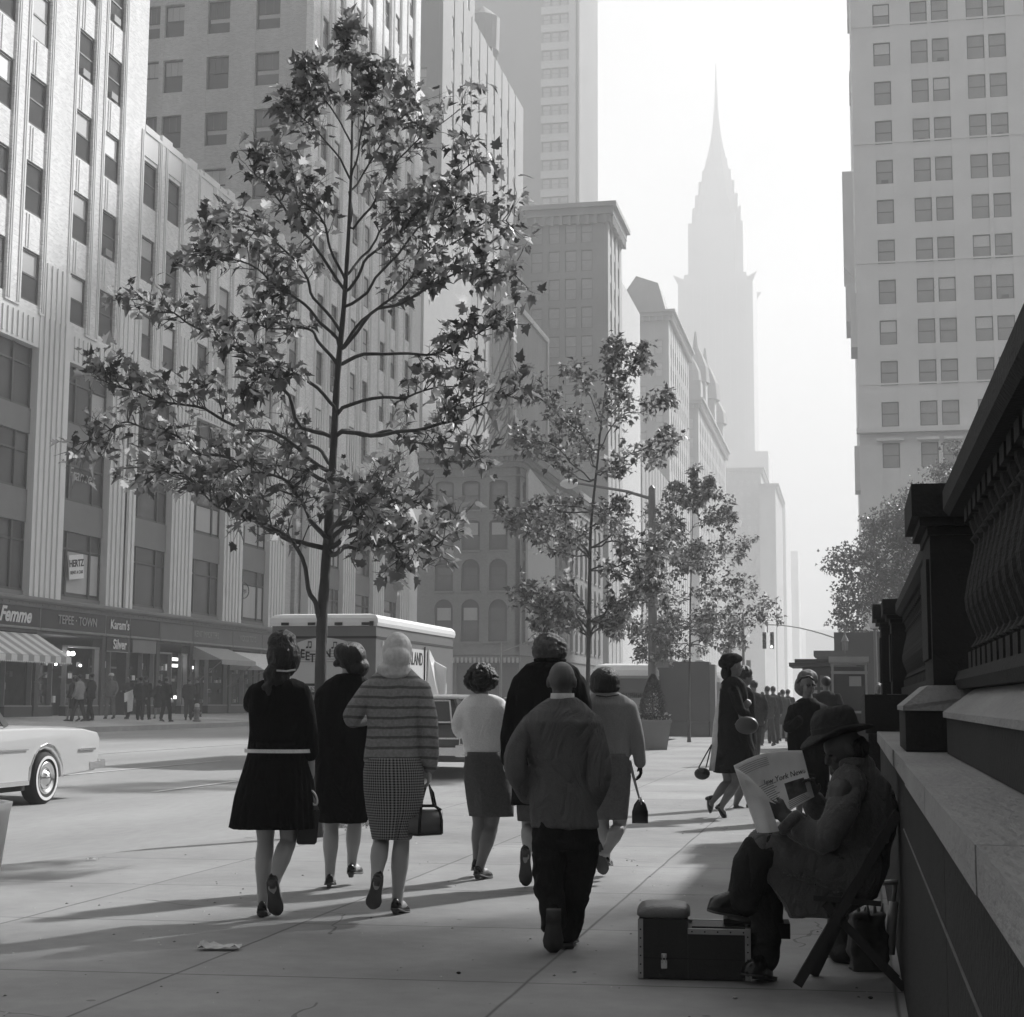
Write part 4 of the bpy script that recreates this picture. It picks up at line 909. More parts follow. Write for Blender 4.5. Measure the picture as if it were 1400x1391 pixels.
# clipped conical shrub in a tapered planter
pl_ = empty('planter', gnd(893, 1025), 'square tapered planter tub on the pavement before the dark boarded booth', 'planter', rz=YAW)
p = MB(); prof = [(-.36, 0), (-.46, .74), (-.47, .80)]
p.rings([[(a*s, b*s, z) for a, b in ((-1,-1),(1,-1),(1,1),(-1,1))] for s, z in ((.34, 0), (.445, .72), (.47, .725), (.47, .80), (.42, .80), (.42, .74))]); p.build('tub', M('planter_concrete', .20, .8, .15, 2, .2, 30), pl_)
sh = empty('conical_shrub', pl_.location + Vector((0, 0, .74)), 'dark clipped conical evergreen with pale bedding leaves growing in the planter tub', 'shrub', rz=YAW)
random.seed(2); m = MB()
for _ in range(5200):
    t = random.random() ** .8; z = .12 + t * 1.15; r = .36 * (1 - t ** 1.7) ** .8 * (1 + .13 * noise.noise(Vector((z * 5, random.random(), 0)))); a = random.random() * 6.283; rr = r * random.uniform(.75, 1.04)
    add_leaf(m, Vector((rr * math.cos(a), rr * math.sin(a), z)), Vector((math.cos(a), math.sin(a), .7)), rv(), .05, 0 if random.random() < .8 else 1, True)
m.build('foliage', [M_leaf('yew', .035, .1), M_leaf('yew_tip', .09, .1)], sh)
m = MB()
for _ in range(420):
    a = random.random() * 6.283; r = random.uniform(.05, .43); add_leaf(m, Vector((r * math.cos(a), r * math.sin(a), .02 + random.random() * .2)), Vector((math.cos(a), math.sin(a), .8)), rv(), .09, 0 if random.random() < .7 else 1, True)
m.build('bedding', [M_leaf('ivy', .05, .2), M_leaf('ivy_pale', .4, .2)], sh)
MB().tube([(0, 0, -.1), (0, 0, .6), (0, 0, 1.1)], [.03, .025, .008], 6).build('stem', mBark, sh)
# ================================================================= VEHICLES
mWhP = M('paint_white', .72, .35, .04, 2); mTrk = M('truck_paint', .12, .45, .15, 1.5); mPale = M('decal_pale', .50, .5, .08, 2); mChrome = M('chrome', .7, .18, .05, 3, metal=1)
mTyre = M('tyre', .015, .85, .2, 20); mCarG = M_glass('car_glass', .04, .05); mDkP = M('paint_dark', .035, .25, .2, 1.5); mUnder = M('underbody', .008, .9)
mRed = M('tail_lens', .12, .2, .1, 20)
def rounded(pts, y0, y1, r=.0): pass
def wheel(parent, loc, r=.34, w=.2, side=1, white=True):
    """a wheel with its axle along local x; the outer face looks along side*x"""
    o = MB(); pr = [(r * .62, -w/2), (r * .93, -w/2), (r, -w * .3), (r, w * .3), (r * .93, w/2), (r * .66, w/2 + .008), (r * .62, w/2 - .02)]
    n = 28; R_ = lambda rr, z: [(side * z, rr * math.cos(2*math.pi*j/n), rr * math.sin(2*math.pi*j/n)) for j in range(n)]
    o.rings([R_(a, b) for a, b in pr]); t = o.build('wheel', mTyre, parent, True); t.location = loc
    if white: MB().rings([R_(r * .84, w/2 + .0105), R_(r * .84, w/2 + .014), R_(r * .73, w/2 + .014), R_(r * .73, w/2 + .0105)], cap=False).build('whitewall', mWhP, t)
    h = MB(); h.rings([R_(r * .63, w/2 - .03), R_(r * .63, w/2 + .004), R_(r * .56, w/2 + .012), R_(r * .5, w/2 - .015), R_(r * .28, w/2 - .01), R_(r * .22, w/2 + .03), R_(r * .05, w/2 + .045)])
    h.build('rim', mChrome, t, True); return t
# ---- ice cream truck
TX0, TX1, TY0, TY1 = -11.75, -9.5, 31.0, 37.4
TR = empty('delivery_truck', ((TX0 + TX1) / 2, TY0, road_z(-10.6)), 'dark ice cream truck with white roof and pale oval panel on its rear', 'truck')
hw = (TX1 - TX0) / 2; ZT = 3.0
b = MB(); b.box(-hw, hw, 0, 6.4, .75, 2.86); b.box(-hw + .15, hw - .15, .3, 6.2, .4, .75, 1); b.build('body', [mTrk, mUnder], TR)
rf = MB(); rf.rings([[(x, y, z) for x, y in ((-hw - e, -e), (hw + e, -e), (hw + e, 6.4 + e), (-hw - e, 6.4 + e))] for e, z in ((.03, 2.862), (.05, 2.93), (.04, 3.02), (-.03, 3.09), (-.2, 3.12))]); rf.build('roof', mWhP, TR)
for i in range(4): MB().box(-hw + .22 + i * .58, -hw + .38 + i * .58, -.085, -.05, 2.87, 2.93).build('marker_lamp', mUnder, TR)
MB().box(hw - .12, hw - .04, -.09, -.05, 2.86, 2.95).build('marker_lamp', mUnder, TR)
b = MB(); K = 36; b.prism([(0 + .93 * math.cos(2*math.pi*i/K), -.004, 2.12 + .50 * math.sin(2*math.pi*i/K)) for i in range(K)], (0, -.012, 0)); ov_ = b.build('rear_oval', mPale, TR)
b = MB()
for i in range(5): b.box(-.8, .8, -.021, -.017, 2.12 + i * .055, 2.127 + i * .055)
b.build('staff_lines', mUnder, ov_)
for i, ch in enumerate("SWEET 'N LOW!"):
    if ch != ' ': text(ch, .25, mUnder, (-.66 + i * .108, -.026, 2.24 + .05 * math.sin(i * 1.1)), (1, 0, .06 * math.cos(i * 1.1)), (0, 0, 1), ov_, bold=.02, xs=.8)
def note(x, z):
    m = MB()
    for dx in (0, .07): m.ell((x + dx, -.026, z), (.028, .006, .02), 8, 5); m.box(x + dx + .018, x + dx + .028, -.03, -.022, z, z + .12)
    m.box(x + .018, x + .098, -.03, -.022, z + .1, z + .125); m.build('lettering', mUnder, ov_)
note(-.35, 2.42); note(.2, 2.41)
m = MB(); m.tube([(-.78 + .05 * math.sin(t * 1.4), -.026, 2.16 + .045 * t) for t in range(8)], .012, 5); m.tube([(-.78 + .045 * math.cos(t), -.026, 2.22 + .05 * math.sin(t)) for t in [i * .6 for i in range(9)]], .012, 5); m.build('clef', mUnder, ov_)
b = MB(); b.box(-.95, .95, -.03, -.002, 1.45, 1.68, 0); b.box(-.9, .9, -.036, -.031, 1.5, 1.63, 1); b.build('rear_panel', [mUnder, M('decal_grey', .2, .6)], TR)
text('TREATS', .16, mPale, (-.42, -.04, 1.56), (1, 0, 0), (0, 0, 1), TR, bold=.01)
b = MB(); b.box(-hw - .02, hw + .02, -.16, -.02, .5, .66); b.build('rear_bumper', mFrL, TR)
b = MB(); b.box(-hw - .012, hw + .012, -.012, 6.41, 2.6, 2.65); b.box(-hw - .01, hw + .01, -.01, 6.41, 1.3, 1.34); b.build('belt_moulding', mUnder, TR)
# right flank: pale painted panel with lettering, folding side hatch
b = MB(); b.prism([(hw + .004, .9, 2.30), (hw + .004, 1.3, 2.48), (hw + .004, 3.9, 2.48), (hw + .004, 3.9, 1.55), (hw + .004, .9, 1.55)], (.012, 0, 0)); sp_ = b.build('side_panel', mPale, TR)
text('WONDERLAND', .40, mUnder, (hw + .02, 2.35, 2.25), (0, 1, 0), (0, 0, 1), sp_, bold=.01, xs=.85)
text('ICE CREAM', .14, mUnder, (hw + .02, 2.4, 1.85), (0, 1, 0), (0, 0, 1), sp_)
text('A', .18, mPale, (hw + .02, .45, 2.5), (0, 1, 0), (0, 0, 1), TR)
b = MB(); b.prism([(hw + .02, 4.0, 2.5), (hw + .02, 4.5, 2.25), (hw + .30, 4.5, 2.1), (hw + .3, 4.35, .95), (hw + .02, 3.9, .95)], (.03, .03, 0)); b.build('hatch_flap', mWhP, TR)
b = MB(); b.box(hw + .003, hw + .02, 5.0, 5.75, 1.0, 1.75); b.build('decal', mPale, TR)
b = MB(); b.bar((hw + .03, 3.7, 2.55), (hw + .03, 3.7, 1.2), .03); b.build('hinge_rod', mUnder, TR)
for sx in (-1, 1):
    for y in (1.3, 5.3): wheel(TR, (sx * (hw - .16), y, .40), .4, .24, sx, False)
# ---- parked station wagon seen from the rear
def car(label, loc, rz, L, W_, prof, roofprof, body, roofm, name='parked_car', white=True, rear=True, wheels=(.95, 3.9), glass_from=.0, group=None):
    """prof: side outline (y along the length, z) of the lower body; roofprof: outline of the cabin"""
    C = empty(name, loc, label, 'car', group, rz); h_ = W_ / 2
    def loft(pr, w0, w1, zmin, zmax, mi=0, bulge=.06):
        rs = []; K = 9
        for i in range(K):
            t = i / (K - 1) * 2 - 1
            edge_ = abs(t) ** 6
            rs.append([(t * h_ * (w0 + (w1 - w0) * max(0, (z - zmin)) / (zmax - zmin)), y + (.05 * edge_ if y < L/2 else -.05 * edge_), z - .03 * edge_ * (z > zmin + .3)) for y, z in pr])
        return rs
    zmn = min(z for y, z in prof); zmx = max(z for y, z in prof)
    # lower body with wheel arches cut as notches in the outline
    b = MB(); b.rings(loft(prof, 1.0, .97, zmn, zmx)); bo = b.build('body', [body], C, True)
    md = bo.modifiers.new('b', 'BEVEL'); md.width = .05; md.segments = 3; md.limit_method = 'ANGLE'; md.angle_limit = R(40)
    r_ = MB(); z0 = min(z for y, z in roofprof); z1 = max(z for y, z in roofprof)
    rs = []
    for t in (-1, -.97, -.6, 0, .6, .97, 1):
        rs.append([(t * h_ * (.93 - .2 * (z - z0) / (z1 - z0)), y, z - (.05 * abs(t) ** 4 if z > z1 - .1 else 0)) for y, z in roofprof])
    r_.rings(rs); rr = r_.build('cabin', [mCarG], C, True)
    md = rr.modifiers.new('b', 'BEVEL'); md.width = .03; md.segments = 2; md.limit_method = 'ANGLE'; md.angle_limit = R(40)
    top = [(y, z) for y, z in roofprof if z > z1 - .12]; y0_, y1_ = min(y for y, z in top), max(y for y, z in top)
    t_ = MB(); wt_ = h_ * .76
    t_.rings([[(x, y, z) for x, y in ((-wt_ - e, y0_ - .08 - e), (wt_ + e, y0_ - .08 - e), (wt_ + e, y1_ + .04 + e), (-wt_ - e, y1_ + .04 + e))] for e, z in ((.02, z1 - .05), (.03, z1 - .02), (0, z1 + .015), (-.12, z1 + .03))])
    t_.build('roof', roofm, C, True)
    pil = MB()
    for sx in (-1, 1):
        ya = min(y for y, z in roofprof); yb = max(y for y, z in roofprof)
        for (yy0, yy1) in ((ya, y0_ - .05), (ya + (yb - ya) * .42, ya + (yb - ya) * .42), (yb, y1_)):
            pil.bar((sx * h_ * .935, yy0, z0), (sx * h_ * .745, yy1, z1 - .03), .06)
    pil.build('pillar', body, C)
    for sx in (-1, 1):
        for y in wheels: wheel(C, (sx * (h_ - .11), y, .335), .335, .2, sx, white)
    return C
wag_prof = [(0, .30), (-.02, .55), (-.02, .80), (.06, .98), (.3, 1.0), (4.0, 1.0), (5.1, .93), (5.25, .7), (5.2, .32)]
wg = car('dark station wagon with white roof and chrome tail, behind the truck at the kerb', (-7.6, 27.2, road_z(-8)), R(0), 5.2, 1.9, wag_prof,
    [(.02, 1.0), (.22, 1.40), (.34, 1.46), (2.9, 1.46), (3.6, 1.0)], M('wagon_paint', .08, .3, .1, 2), mWhP, wheels=(1.1, 4.1))
b = MB(); b.box(-.97, .97, -.16, -.04, .42, .56); b.box(-.99, -.8, -.18, -.02, .4, .6); b.box(.8, .99, -.18, -.02, .4, .6); b.box(-.93, .93, -.03, -.02, .70, .73); b.build('rear_bumper', mChrome, wg)
for sx in (-1, 1):
    MB().box(sx * .90 - .05, sx * .90 + .05, -.05, .02, .62, .96).build('tail_lamp', mRed, wg); MB().box(sx * .9 - .07, sx * .9 + .07, -.035, .01, .60, .98).build('lamp_bezel', mChrome, wg)
b = MB(); b.prism([(-.66, .02, 1.02), (.66, .02, 1.02), (.58, .17, 1.36), (-.58, .17, 1.36)], (0, -.02, 0)); b.build('tailgate_glass', mCarG, wg)
b = MB()
for a, c_ in (((-.68, -.005, 1.0), (.68, -.005, 1.0)), ((.68, -.005, 1.0), (.6, .15, 1.38)), ((-.68, -.005, 1.0), (-.6, .15, 1.38)), ((-.6, .15, 1.38), (.6, .15, 1.38))): b.bar(a, c_, .03)
b.build('window_trim', mChrome, wg)
MB().box(-.16, .16, -.06, -.03, .74, .88).build('number_plate', mPale, wg)
# ---- pale sedan leaving the frame on the left
sed_prof = [(0, .42), (-.05, .62), (-.1, .86), (.0, .93), (.35, .97), (1.5, 1.0), (3.6, 1.0), (5.1, .94), (5.35, .75), (5.3, .32), (4.75, .28)]
def arch_profile(cy, r, z): return [(cy + r * math.cos(math.pi * i / 8), z + r * math.sin(math.pi * i / 8)) for i in range(9)]
pr2 = [(.02, .38), (-.08, .60), (-.12, .84), (-.04, .92), (.35, .97), (1.5, 1.0), (3.6, 1.0), (5.1, .94), (5.35, .75), (5.3, .30)] + [(y, z) for y, z in arch_profile(4.5, .40, .32)][0:9] + [(4.05, .27), (1.85, .27)] + [(y, z) for y, z in arch_profile(1.40, .41, .32)][0:9] + [(.95, .34)]
sd_ = car('pale sedan with a white-walled rear wheel, driving out of the picture at the left edge', (-11.05, 20.05, road_z(-11) - .0), R(180), 5.4, 1.98, pr2,
    [(2.35, 1.0), (2.6, 1.34), (2.8, 1.40), (3.6, 1.40), (4.2, 1.0)], M('sedan_paint', .45, .22, .06, 1), M('sedan_paint', .55), name='sedan', wheels=(1.40, 4.5))
for sx in (-1, 1):
    MB().box(sx * .99 - .012, sx * .99 + .012, .12, .55, .66, .685).build('side_marker', mChrome, sd_)
    MB().box(sx * .985 - .012, sx * .985 + .012, 1.86, 4.04, .27, .33).build('sill_trim', mChrome, sd_)
    MB().tube([(sx * .975, y, z) for y, z in arch_profile(1.40, .435, .33)], .013, 5).build('arch_trim', mChrome, sd_)
    MB().box(sx * .99 - .006, sx * .99 + .006, .9 + 1.0, 4.6, .70, .715).build('side_crease', mFrL, sd_)
b = MB(); b.box(-.98, .98, -.20, -.06, .40, .52); b.box(-.99, -.93, -.2, .25, .40, .50); b.box(.93, .99, -.2, .25, .4, .5); b.build('rear_bumper', mChrome, sd_)
MB().box(-.9, .9, -.115, -.10, .62, .76).build('tail_lamp', mRed, sd_)
b = MB(); b.box(-.93, .93, 1.85, 4.1, .2, .3); b.build('underbody', mUnder, sd_)
# ---- distant buses and cars
def bus(label, loc, L, body, Hh=2.75):
    B = empty('bus', loc, label, 'bus', 'buses and vans waiting along the kerb'); w_ = 1.2
    m = MB(); m.rings([[(x, y, z) for x, y in ((-w_ + e, e), (w_ - e, e), (w_ - e, L - e), (-w_ + e, L - e))] for e, z in ((.05, .35), (0, .5), (0, 1.7), (.06, 2.3))]); m.build('body', body, B)
    m = MB(); m.rings([[(x, y, z) for x, y in ((-w_ + e, e), (w_ - e, e), (w_ - e, L - e), (-w_ + e, L - e))] for e, z in ((.05, 2.302), (.06, 2.5), (.2, 2.68), (.5, Hh))]); m.build('roof', mWhP, B)
    m = MB(); m.box(-w_ + .25, w_ - .25, -.0, .04, 1.5, 2.2)
    y = .6
    while y < L - 1.2: m.box(w_ - .035, w_ + .008, y, y + .85, 1.45, 2.15); m.box(-w_ - .008, -w_ + .035, y, y + .85, 1.45, 2.15); y += 1.05
    m.build('window_band', mCarG, B); MB().box(-w_ + .05, w_ - .05, -.1, -.01, .42, .6).build('rear_bumper', mChrome, B)
    for sx in (-1, 1):
        for y in (1.8, L - 2): wheel(B, (sx * (w_ - .16), y, .45), .45, .26, sx, False)
    MB().box(w_ + .001, w_ + .02, L - 1.6, L - .8, .5, 2.2).build('door', mDkP, B); return B
mBus = M('bus_paint', .22, .4, .1, 1)
bus('white-roofed bus mostly hidden behind the bobbed woman and the dark hoarding', (-8.1, 57, road_z(-8)), 9.5, mBus)
bus('white-roofed bus farther off, seen between the hoarding and the woman in the long dark coat', (-7.3, 76, road_z(-8)), 9.5, mBus, 2.9)
for i, (x, y, lab) in enumerate(((-17.2, 60, 'pale car waiting in the far lane left of the sweater woman'), (-15.4, 72, 'light taxi-like car behind the curly-haired woman'), (-14.0, 92, 'distant pale car in the middle lane between the women'))):
    car(lab, (x, y, road_z(x)), 0, 5.1, 1.9, wag_prof, [(1.0, 1.0), (1.5, 1.36), (1.7, 1.42), (3.0, 1.42), (3.7, 1.0)], [mWhP, mBus, mWhP][i], mWhP, group='cars in the far lanes', white=False, wheels=(1.1, 4.1))
# ================================================================= STREET FURNITURE
mPole = M('pole_paint', .16, .5, .2, 3); mPoleL = M('pole_silver', .30, .5, .15, 3)
P0 = Vector((-6.15, 50, -.0)); lp = empty('street_lamp', P0, 'tall lamp post with a long arm, between the second and third trees', 'street lamp')
m = MB(); m.lathe([(.26, 0), (.26, .5), (.17, .7), (.15, 2.5), (.13, 6), (.11, 8.1), (.03, 8.2)], (0, 0, 0), 8); m.build('post', mPole, lp)
m = MB(); m.tube([(0, 0, 7.75), (-.8, -.1, 8.0), (-2.4, -.3, 8.28)], [.06, .05, .04], 6); m.build('arm', mPole, lp)
m = MB(); m.lathe([(.05, .14), (.2, .1), (.3, 0), (.28, -.08), (.1, -.17), (.02, -.18)], (-2.65, -.33, 8.28), 14); m.build('lamp_head', mWhP, lp, True)
m = MB(); m.box(.1, .52, -.18, -.15, 2.35, 3.05); m.build('sign_plate', M('plate_grey', .2, .6, .1, 2), lp)
# hoarding box on the pavement
hb = empty('hoarding', (-5.85, 58.5, 0), 'large dark boarded booth on the pavement behind the planter', 'booth', rz=YAW * .2)
m = MB(); m.box(-1.2, .75, 0, 1.6, .55, 2.75); m.build('box', M('hoarding_dark', .06, .7, .2, 1), hb)
m = MB(); m.box(-1.1, .7, .1, 1.5, 0, .54); m.box(.755, .95, .0, 1.5, 0, 2.65); m.build('base', M('hoarding_base', .12, .8, .2, 2), hb)
m = MB()
for a in (-1.15, -.6, -.1, .4): m.ell((a, .2, 2.76), (.2, .1, .08), 8, 5)
m.build('canvas_top', mPale, hb)
# traffic signals on curved masts
def mast(label, base_, arm, h, az, head=True, th=.05):
    e = empty('traffic_signal', base_, label, 'traffic signal'); d = Vector((math.cos(az), math.sin(az), 0))
    MB().tube([(0, 0, 0), (0, 0, h * .62), (0, 0, h * .93)], [th * 1.3, th, th * .8], 8).build('mast', mPoleL, e)
    pts = [Vector((0, 0, h * .8)) + d * (arm * t) + Vector((0, 0, h * .2 * math.sin(t * math.pi * .5))) for t in [i / 8 for i in range(9)]]
    MB().tube(pts, [th * .7 * (1 - .4 * i / 8) for i in range(9)], 6).build('arm', mPoleL, e)
    if head:
        q = pts[-1]; s = MB(); s.box(q.x - .02, q.x + .02, q.y - .02, q.y + .02, q.z - .35, q.z + .02)
        for dx in (-.22, .12): s.box(q.x + dx, q.x + dx + .16, q.y - .10, q.y + .10, q.z - 1.08, q.z - .34)
        for dx in (-.12, .2):
            for z in (-.5, -.78, -1.02): s.tube([(q.x + dx - .03, q.y - .12, q.z + z + .05), (q.x + dx - .03, q.y - .28, q.z + z + .03)], .08, 8, cap=False)
        hd = s.build('signal_head', mPole, e)
        MB().ell((q.x + .18, q.y - .16, q.z - 1.0), (.05, .03, .05), 10, 6).build('lamp', M_emit('signal_lamp', 3), hd)
    return e
mast('traffic signal hanging from a curved mast arm above the distant crowd', (.25, 72, 0), 3.9, 4.75, R(180))
mast('signal mast with a curved arm in front of the arched brick building', (-21.3, 96, .1), 4.2, 5.2, R(10), head=False, th=.07)
e = empty('pole', (-4.35, 66, 0), 'thin dark pole with small plates standing beside the crowd', 'pole'); MB().tube([(0, 0, 0), (0, 0, 4.9)], .055, 8).build('post', mPole, e)
MB().box(.12, .3, -.03, 0, 2.3, 3.0).box(-.25, -.08, -.03, 0, 2.2, 2.9).build('plate', mPoleL, e)
e = empty('globe_lamp', (.78, 52, 0), 'park lamp with a pale globe just left of the balustrade piers', 'street lamp'); MB().lathe([(.12, 0), (.12, .4), (.06, .6), (.05, 3.6), (.1, 3.65)], (0, 0, 0), 8).build('post', mPole, e); MB().ell((0, 0, 3.85), (.2, .2, .22), 12, 8).build('globe', mWhP, e, True)
e = empty('park_lantern', (-.2, 60, 0), 'thin dark lantern post with a pointed finial behind the news kiosk', 'street lamp'); MB().lathe([(.06, 0), (.05, 3.0), (.1, 3.05), (.12, 3.5), (.15, 3.55), (.03, 3.8), (.02, 4.1)], (0, 0, 0), 8).build('post', mPole, e)
# news kiosk and phone booth on the right
mK = M('kiosk_dark', .025, .7, .3, 2); mK2 = M('kiosk_trim', .3, .6, .2, 3)
kk = empty('news_kiosk', (-.55, 44, 0), 'dark news kiosk with a flat overhanging roof behind the woman in the headscarf', 'kiosk')
m = MB(); m.box(-.75, .9, 0, 2.4, 0, 2.25); m.build('cabin', mK, kk); m = MB(); m.box(-1.1, 1.0, -.35, 2.7, 2.26, 2.36); m.box(-.95, .85, -.2, 2.6, 2.37, 2.46); m.build('roof', mK, kk); m = MB(); m.box(0, .7, -.38, -.352, 2.25, 2.5); m.build('sign_board', M('kiosk_sign', .16, .7, .2, 4), kk)
m = MB(); random.seed(4)
for i in range(4):
    for k in range(3): m.box(-.6 + i * .32, -.6 + i * .32 + .24, -.03, -.002, .9 + k * .4, .9 + k * .4 + .32, (i + k) % 3)
m.build('magazines', [M('mag_a', .12, .5, .5, 14), M('mag_b', .3, .5, .5, 14), M('mag_c', .2, .5, .6, 9)], kk)
k2 = empty('service_hut', (.1, 60, 0), 'stepped dark hut with a flat top behind the kiosk and the phone booth', 'hut'); m = MB(); m.box(-1.35, 1.1, 0, 3, 0, 3.15); m.box(-.7, 1.2, .4, 3, 3.16, 3.9); m.box(-1.45, 1.0, -.1, 3, 3.0, 3.2); m.build('walls', M('hut_grey', .06, .8, .2, 1), k2)
pb = empty('phone_booth', (-.05, 41, 0), 'glass telephone booth with pale frame beside the end of the balustrade', 'phone booth')
m = MB()
for x in (-.44, .40):
    for y in (0, .8): m.box(x, x + .05, y, y + .05, 0, 2.25)
for z in (.0, 1.02, 2.02, 2.25): m.box(-.44, .45, -.01, .0, z, z + .06); m.box(-.44, .45, .85, .86, z, z + .06); m.box(-.45, -.44, 0, .85, z, z + .06); m.box(.45, .46, 0, .85, z, z + .06)
m.box(-.5, .5, -.05, .9, 2.3, 2.45); m.build('frame', mK2, pb)
m = MB(); m.box(-.38, .38, .02, .03, 1.08, 2.0); m.build('pane', M_glass('booth_glass', .02, .03), pb)
m = MB(); m.box(-.39, .4, .6, .8, .1, 2.0, 0); m.box(-.15, .12, .5, .6, 1.15, 1.6, 1); m.box(.0, .3, -.02, -.012, 1.7, 1.95, 2); m.build('telephone', [mK, mFrL, mK2], pb)
hg = MB(); random.seed(9)
hdg = empty('hedge', (1.4, 30, 0), 'dark hedge mass beyond the end of the terrace', 'hedge')
hg.box(-.35, 1.6, -6, 26, 0, 2.0); hg.build('mass', mK, hdg)
# hydrant, stalls and bin on the far pavement
hy = empty('fire_hydrant', (-26.4, 61.2, .34), 'dark fire hydrant with a pale top on the far kerb', 'hydrant'); MB().lathe([(.2, 0), (.2, .08), (.13, .12), (.12, .5), (.16, .52), (.16, .58), (.12, .66), (.05, .74)], (0, 0, 0), 12).build('barrel', mPole, hy); MB().tube([(-.22, 0, .4), (.22, 0, .4)], .06, 8).build('nozzle', mPole, hy); MB().lathe([(.12, .68), (.12, .8), (.06, .84)], (0, 0, 0), 10).build('cap', mPale, hy); hy.scale = (.85,.85,.9)
st_ = empty('stall_counter', (-26.9, 72.5, .36), 'grey stall counter with a pale side panel on the far kerb', 'stall'); m = MB(); m.box(-.3, .5, -1.6, 2.1, 0, 1.15); m.build('counter', M('stall_grey', .16, .8, .15, 1), st_); m = MB(); m.box(-.3, .52, 2.12, 2.7, 0, 1.2); m.build('side_panel', mPale, st_)
m = MB(); random.seed(6)
for i in range(16): m.ell((random.uniform(-.2, .4), -1.4 + i * .25, 1.22), (.14, .16, .09), 7, 5, i % 2)
m.build('goods', [mFrL, mPale], st_)
# paper on the pavement
def litter(u, v, s, label, seed):
    random.seed(seed); p0 = gnd(u, v); m = MB(); n_ = 9
    g_ = [[Vector(((i / n_ - .5) * s, (j / 5 - .5) * s * .42, .012 + .22 * s * abs(noise.noise(Vector((i * .55, j * .7, seed)))))) for i in range(n_ + 1)] for j in range(6)]
    for j in range(5):
        for i in range(n_): m.quad(g_[j][i], g_[j][i+1], g_[j+1][i+1], g_[j+1][i])
    o = m.build('crumpled_paper', M('paper', .55, .8, .15, 9), None); o.location = p0; o.rotation_euler = (0, 0, YAW); tag(o, label, 'litter')
litter(300, 1299, .22, 'crumpled sheet of paper lying on the pavement left of the women', 3); litter(126, 1177, .1, 'small scrap of white paper in the gutter by the kerb seam', 8)
m = MB(); m.lathe([(.20, 0), (.30, .9), (.31, .95), (.28, .95), (.2, .3)], (0, 0, 0), 20)
lb = empty('litter_basket', atd(-22, 1300, 5.0) , 'white tapered litter basket cut off by the left edge', 'litter bin')
lb.location = Vector((-3.57, 5.7, 0)); m.v = [(x, y, z * .93) for x, y, z in m.v]; m.build('basket', mWhP, lb, True)
# ================================================================= PEOPLE
def M_cloth(name, v, var=.2, sc=12, weave=220, bump=.3, rough=.92, sheen=0, folds=.35):
    if name in MC: return MC[name]
    m, nt, b, out = base(name); co = coords(nt)
    f = mth(nt, 'MULTIPLY_ADD', nz(nt, co, sc, 3), var * 2 * v); nt.nodes[-1].inputs[2].default_value = v * (1 - var)
    g = mth(nt, 'MULTIPLY_ADD', nz(nt, co, weave, 2), v * .6); nt.nodes[-1].inputs[2].default_value = -.3 * v
    f = mth(nt, 'MAXIMUM', mth(nt, 'ADD', f, g), 0.002); nt.links.new(f, b.inputs['Base Color']); b.inputs['Roughness'].default_value = rough
    b.inputs['Specular IOR Level'].default_value = .12; b.inputs['Sheen Weight'].default_value = sheen
    bp = N(nt, 'ShaderNodeBump'); bp.inputs['Strength'].default_value = bump; bp.inputs['Distance'].default_value = .004
    nt.links.new(nz(nt, co, weave * .8, 2), bp.inputs['Height'])
    mp2 = coords(nt, (1, 1, .45)); wv = N(nt, 'ShaderNodeTexNoise'); wv.inputs['Scale'].default_value = 6.5; wv.inputs['Detail'].default_value = 4; wv.inputs['Distortion'].default_value = 1.2; nt.links.new(mp2, wv.inputs['Vector'])
    rg = mth(nt, 'ABSOLUTE', mth(nt, 'SUBTRACT', wv.outputs['Fac'], .5)); rg = mth(nt, 'SMOOTH_MIN', rg, .12); rg.node.inputs[2].default_value = .08
    b2 = N(nt, 'ShaderNodeBump'); b2.inputs['Strength'].default_value = folds; b2.inputs['Distance'].default_value = .28; nt.links.new(rg, b2.inputs['Height']); nt.links.new(bp.outputs[0], b2.inputs['Normal'])
    nt.links.new(b2.outputs[0], b.inputs['Normal']); MC[name] = m; return m
def M_bands(name, v0, v1, per, wdt, tilt=.0):
    m, nt, b, out = base(name); co = coords(nt); sp = N(nt, 'ShaderNodeSeparateXYZ'); nt.links.new(co, sp.inputs[0])
    z = mth(nt, 'ADD', sp.outputs[2], mth(nt, 'MULTIPLY', nz(nt, co, 4, 2), .035))
    q = mth(nt, 'ABSOLUTE', mth(nt, 'SUBTRACT', mth(nt, 'FRACT', mth(nt, 'DIVIDE', z, per)), .5))
    l = mth(nt, 'LESS_THAN', q, wdt); f = mth(nt, 'MULTIPLY_ADD', l, v1 - v0); nt.nodes[-1].inputs[2].default_value = v0
    f = mth(nt, 'MULTIPLY', f, mth(nt, 'MULTIPLY_ADD', nz(nt, co, 60, 3), .8)); nt.nodes[-1]
    k = mth(nt, 'MULTIPLY', f, 1.6); nt.links.new(k, b.inputs['Base Color']); b.inputs['Roughness'].default_value = .9; b.inputs['Specular IOR Level'].default_value = .2
    return m
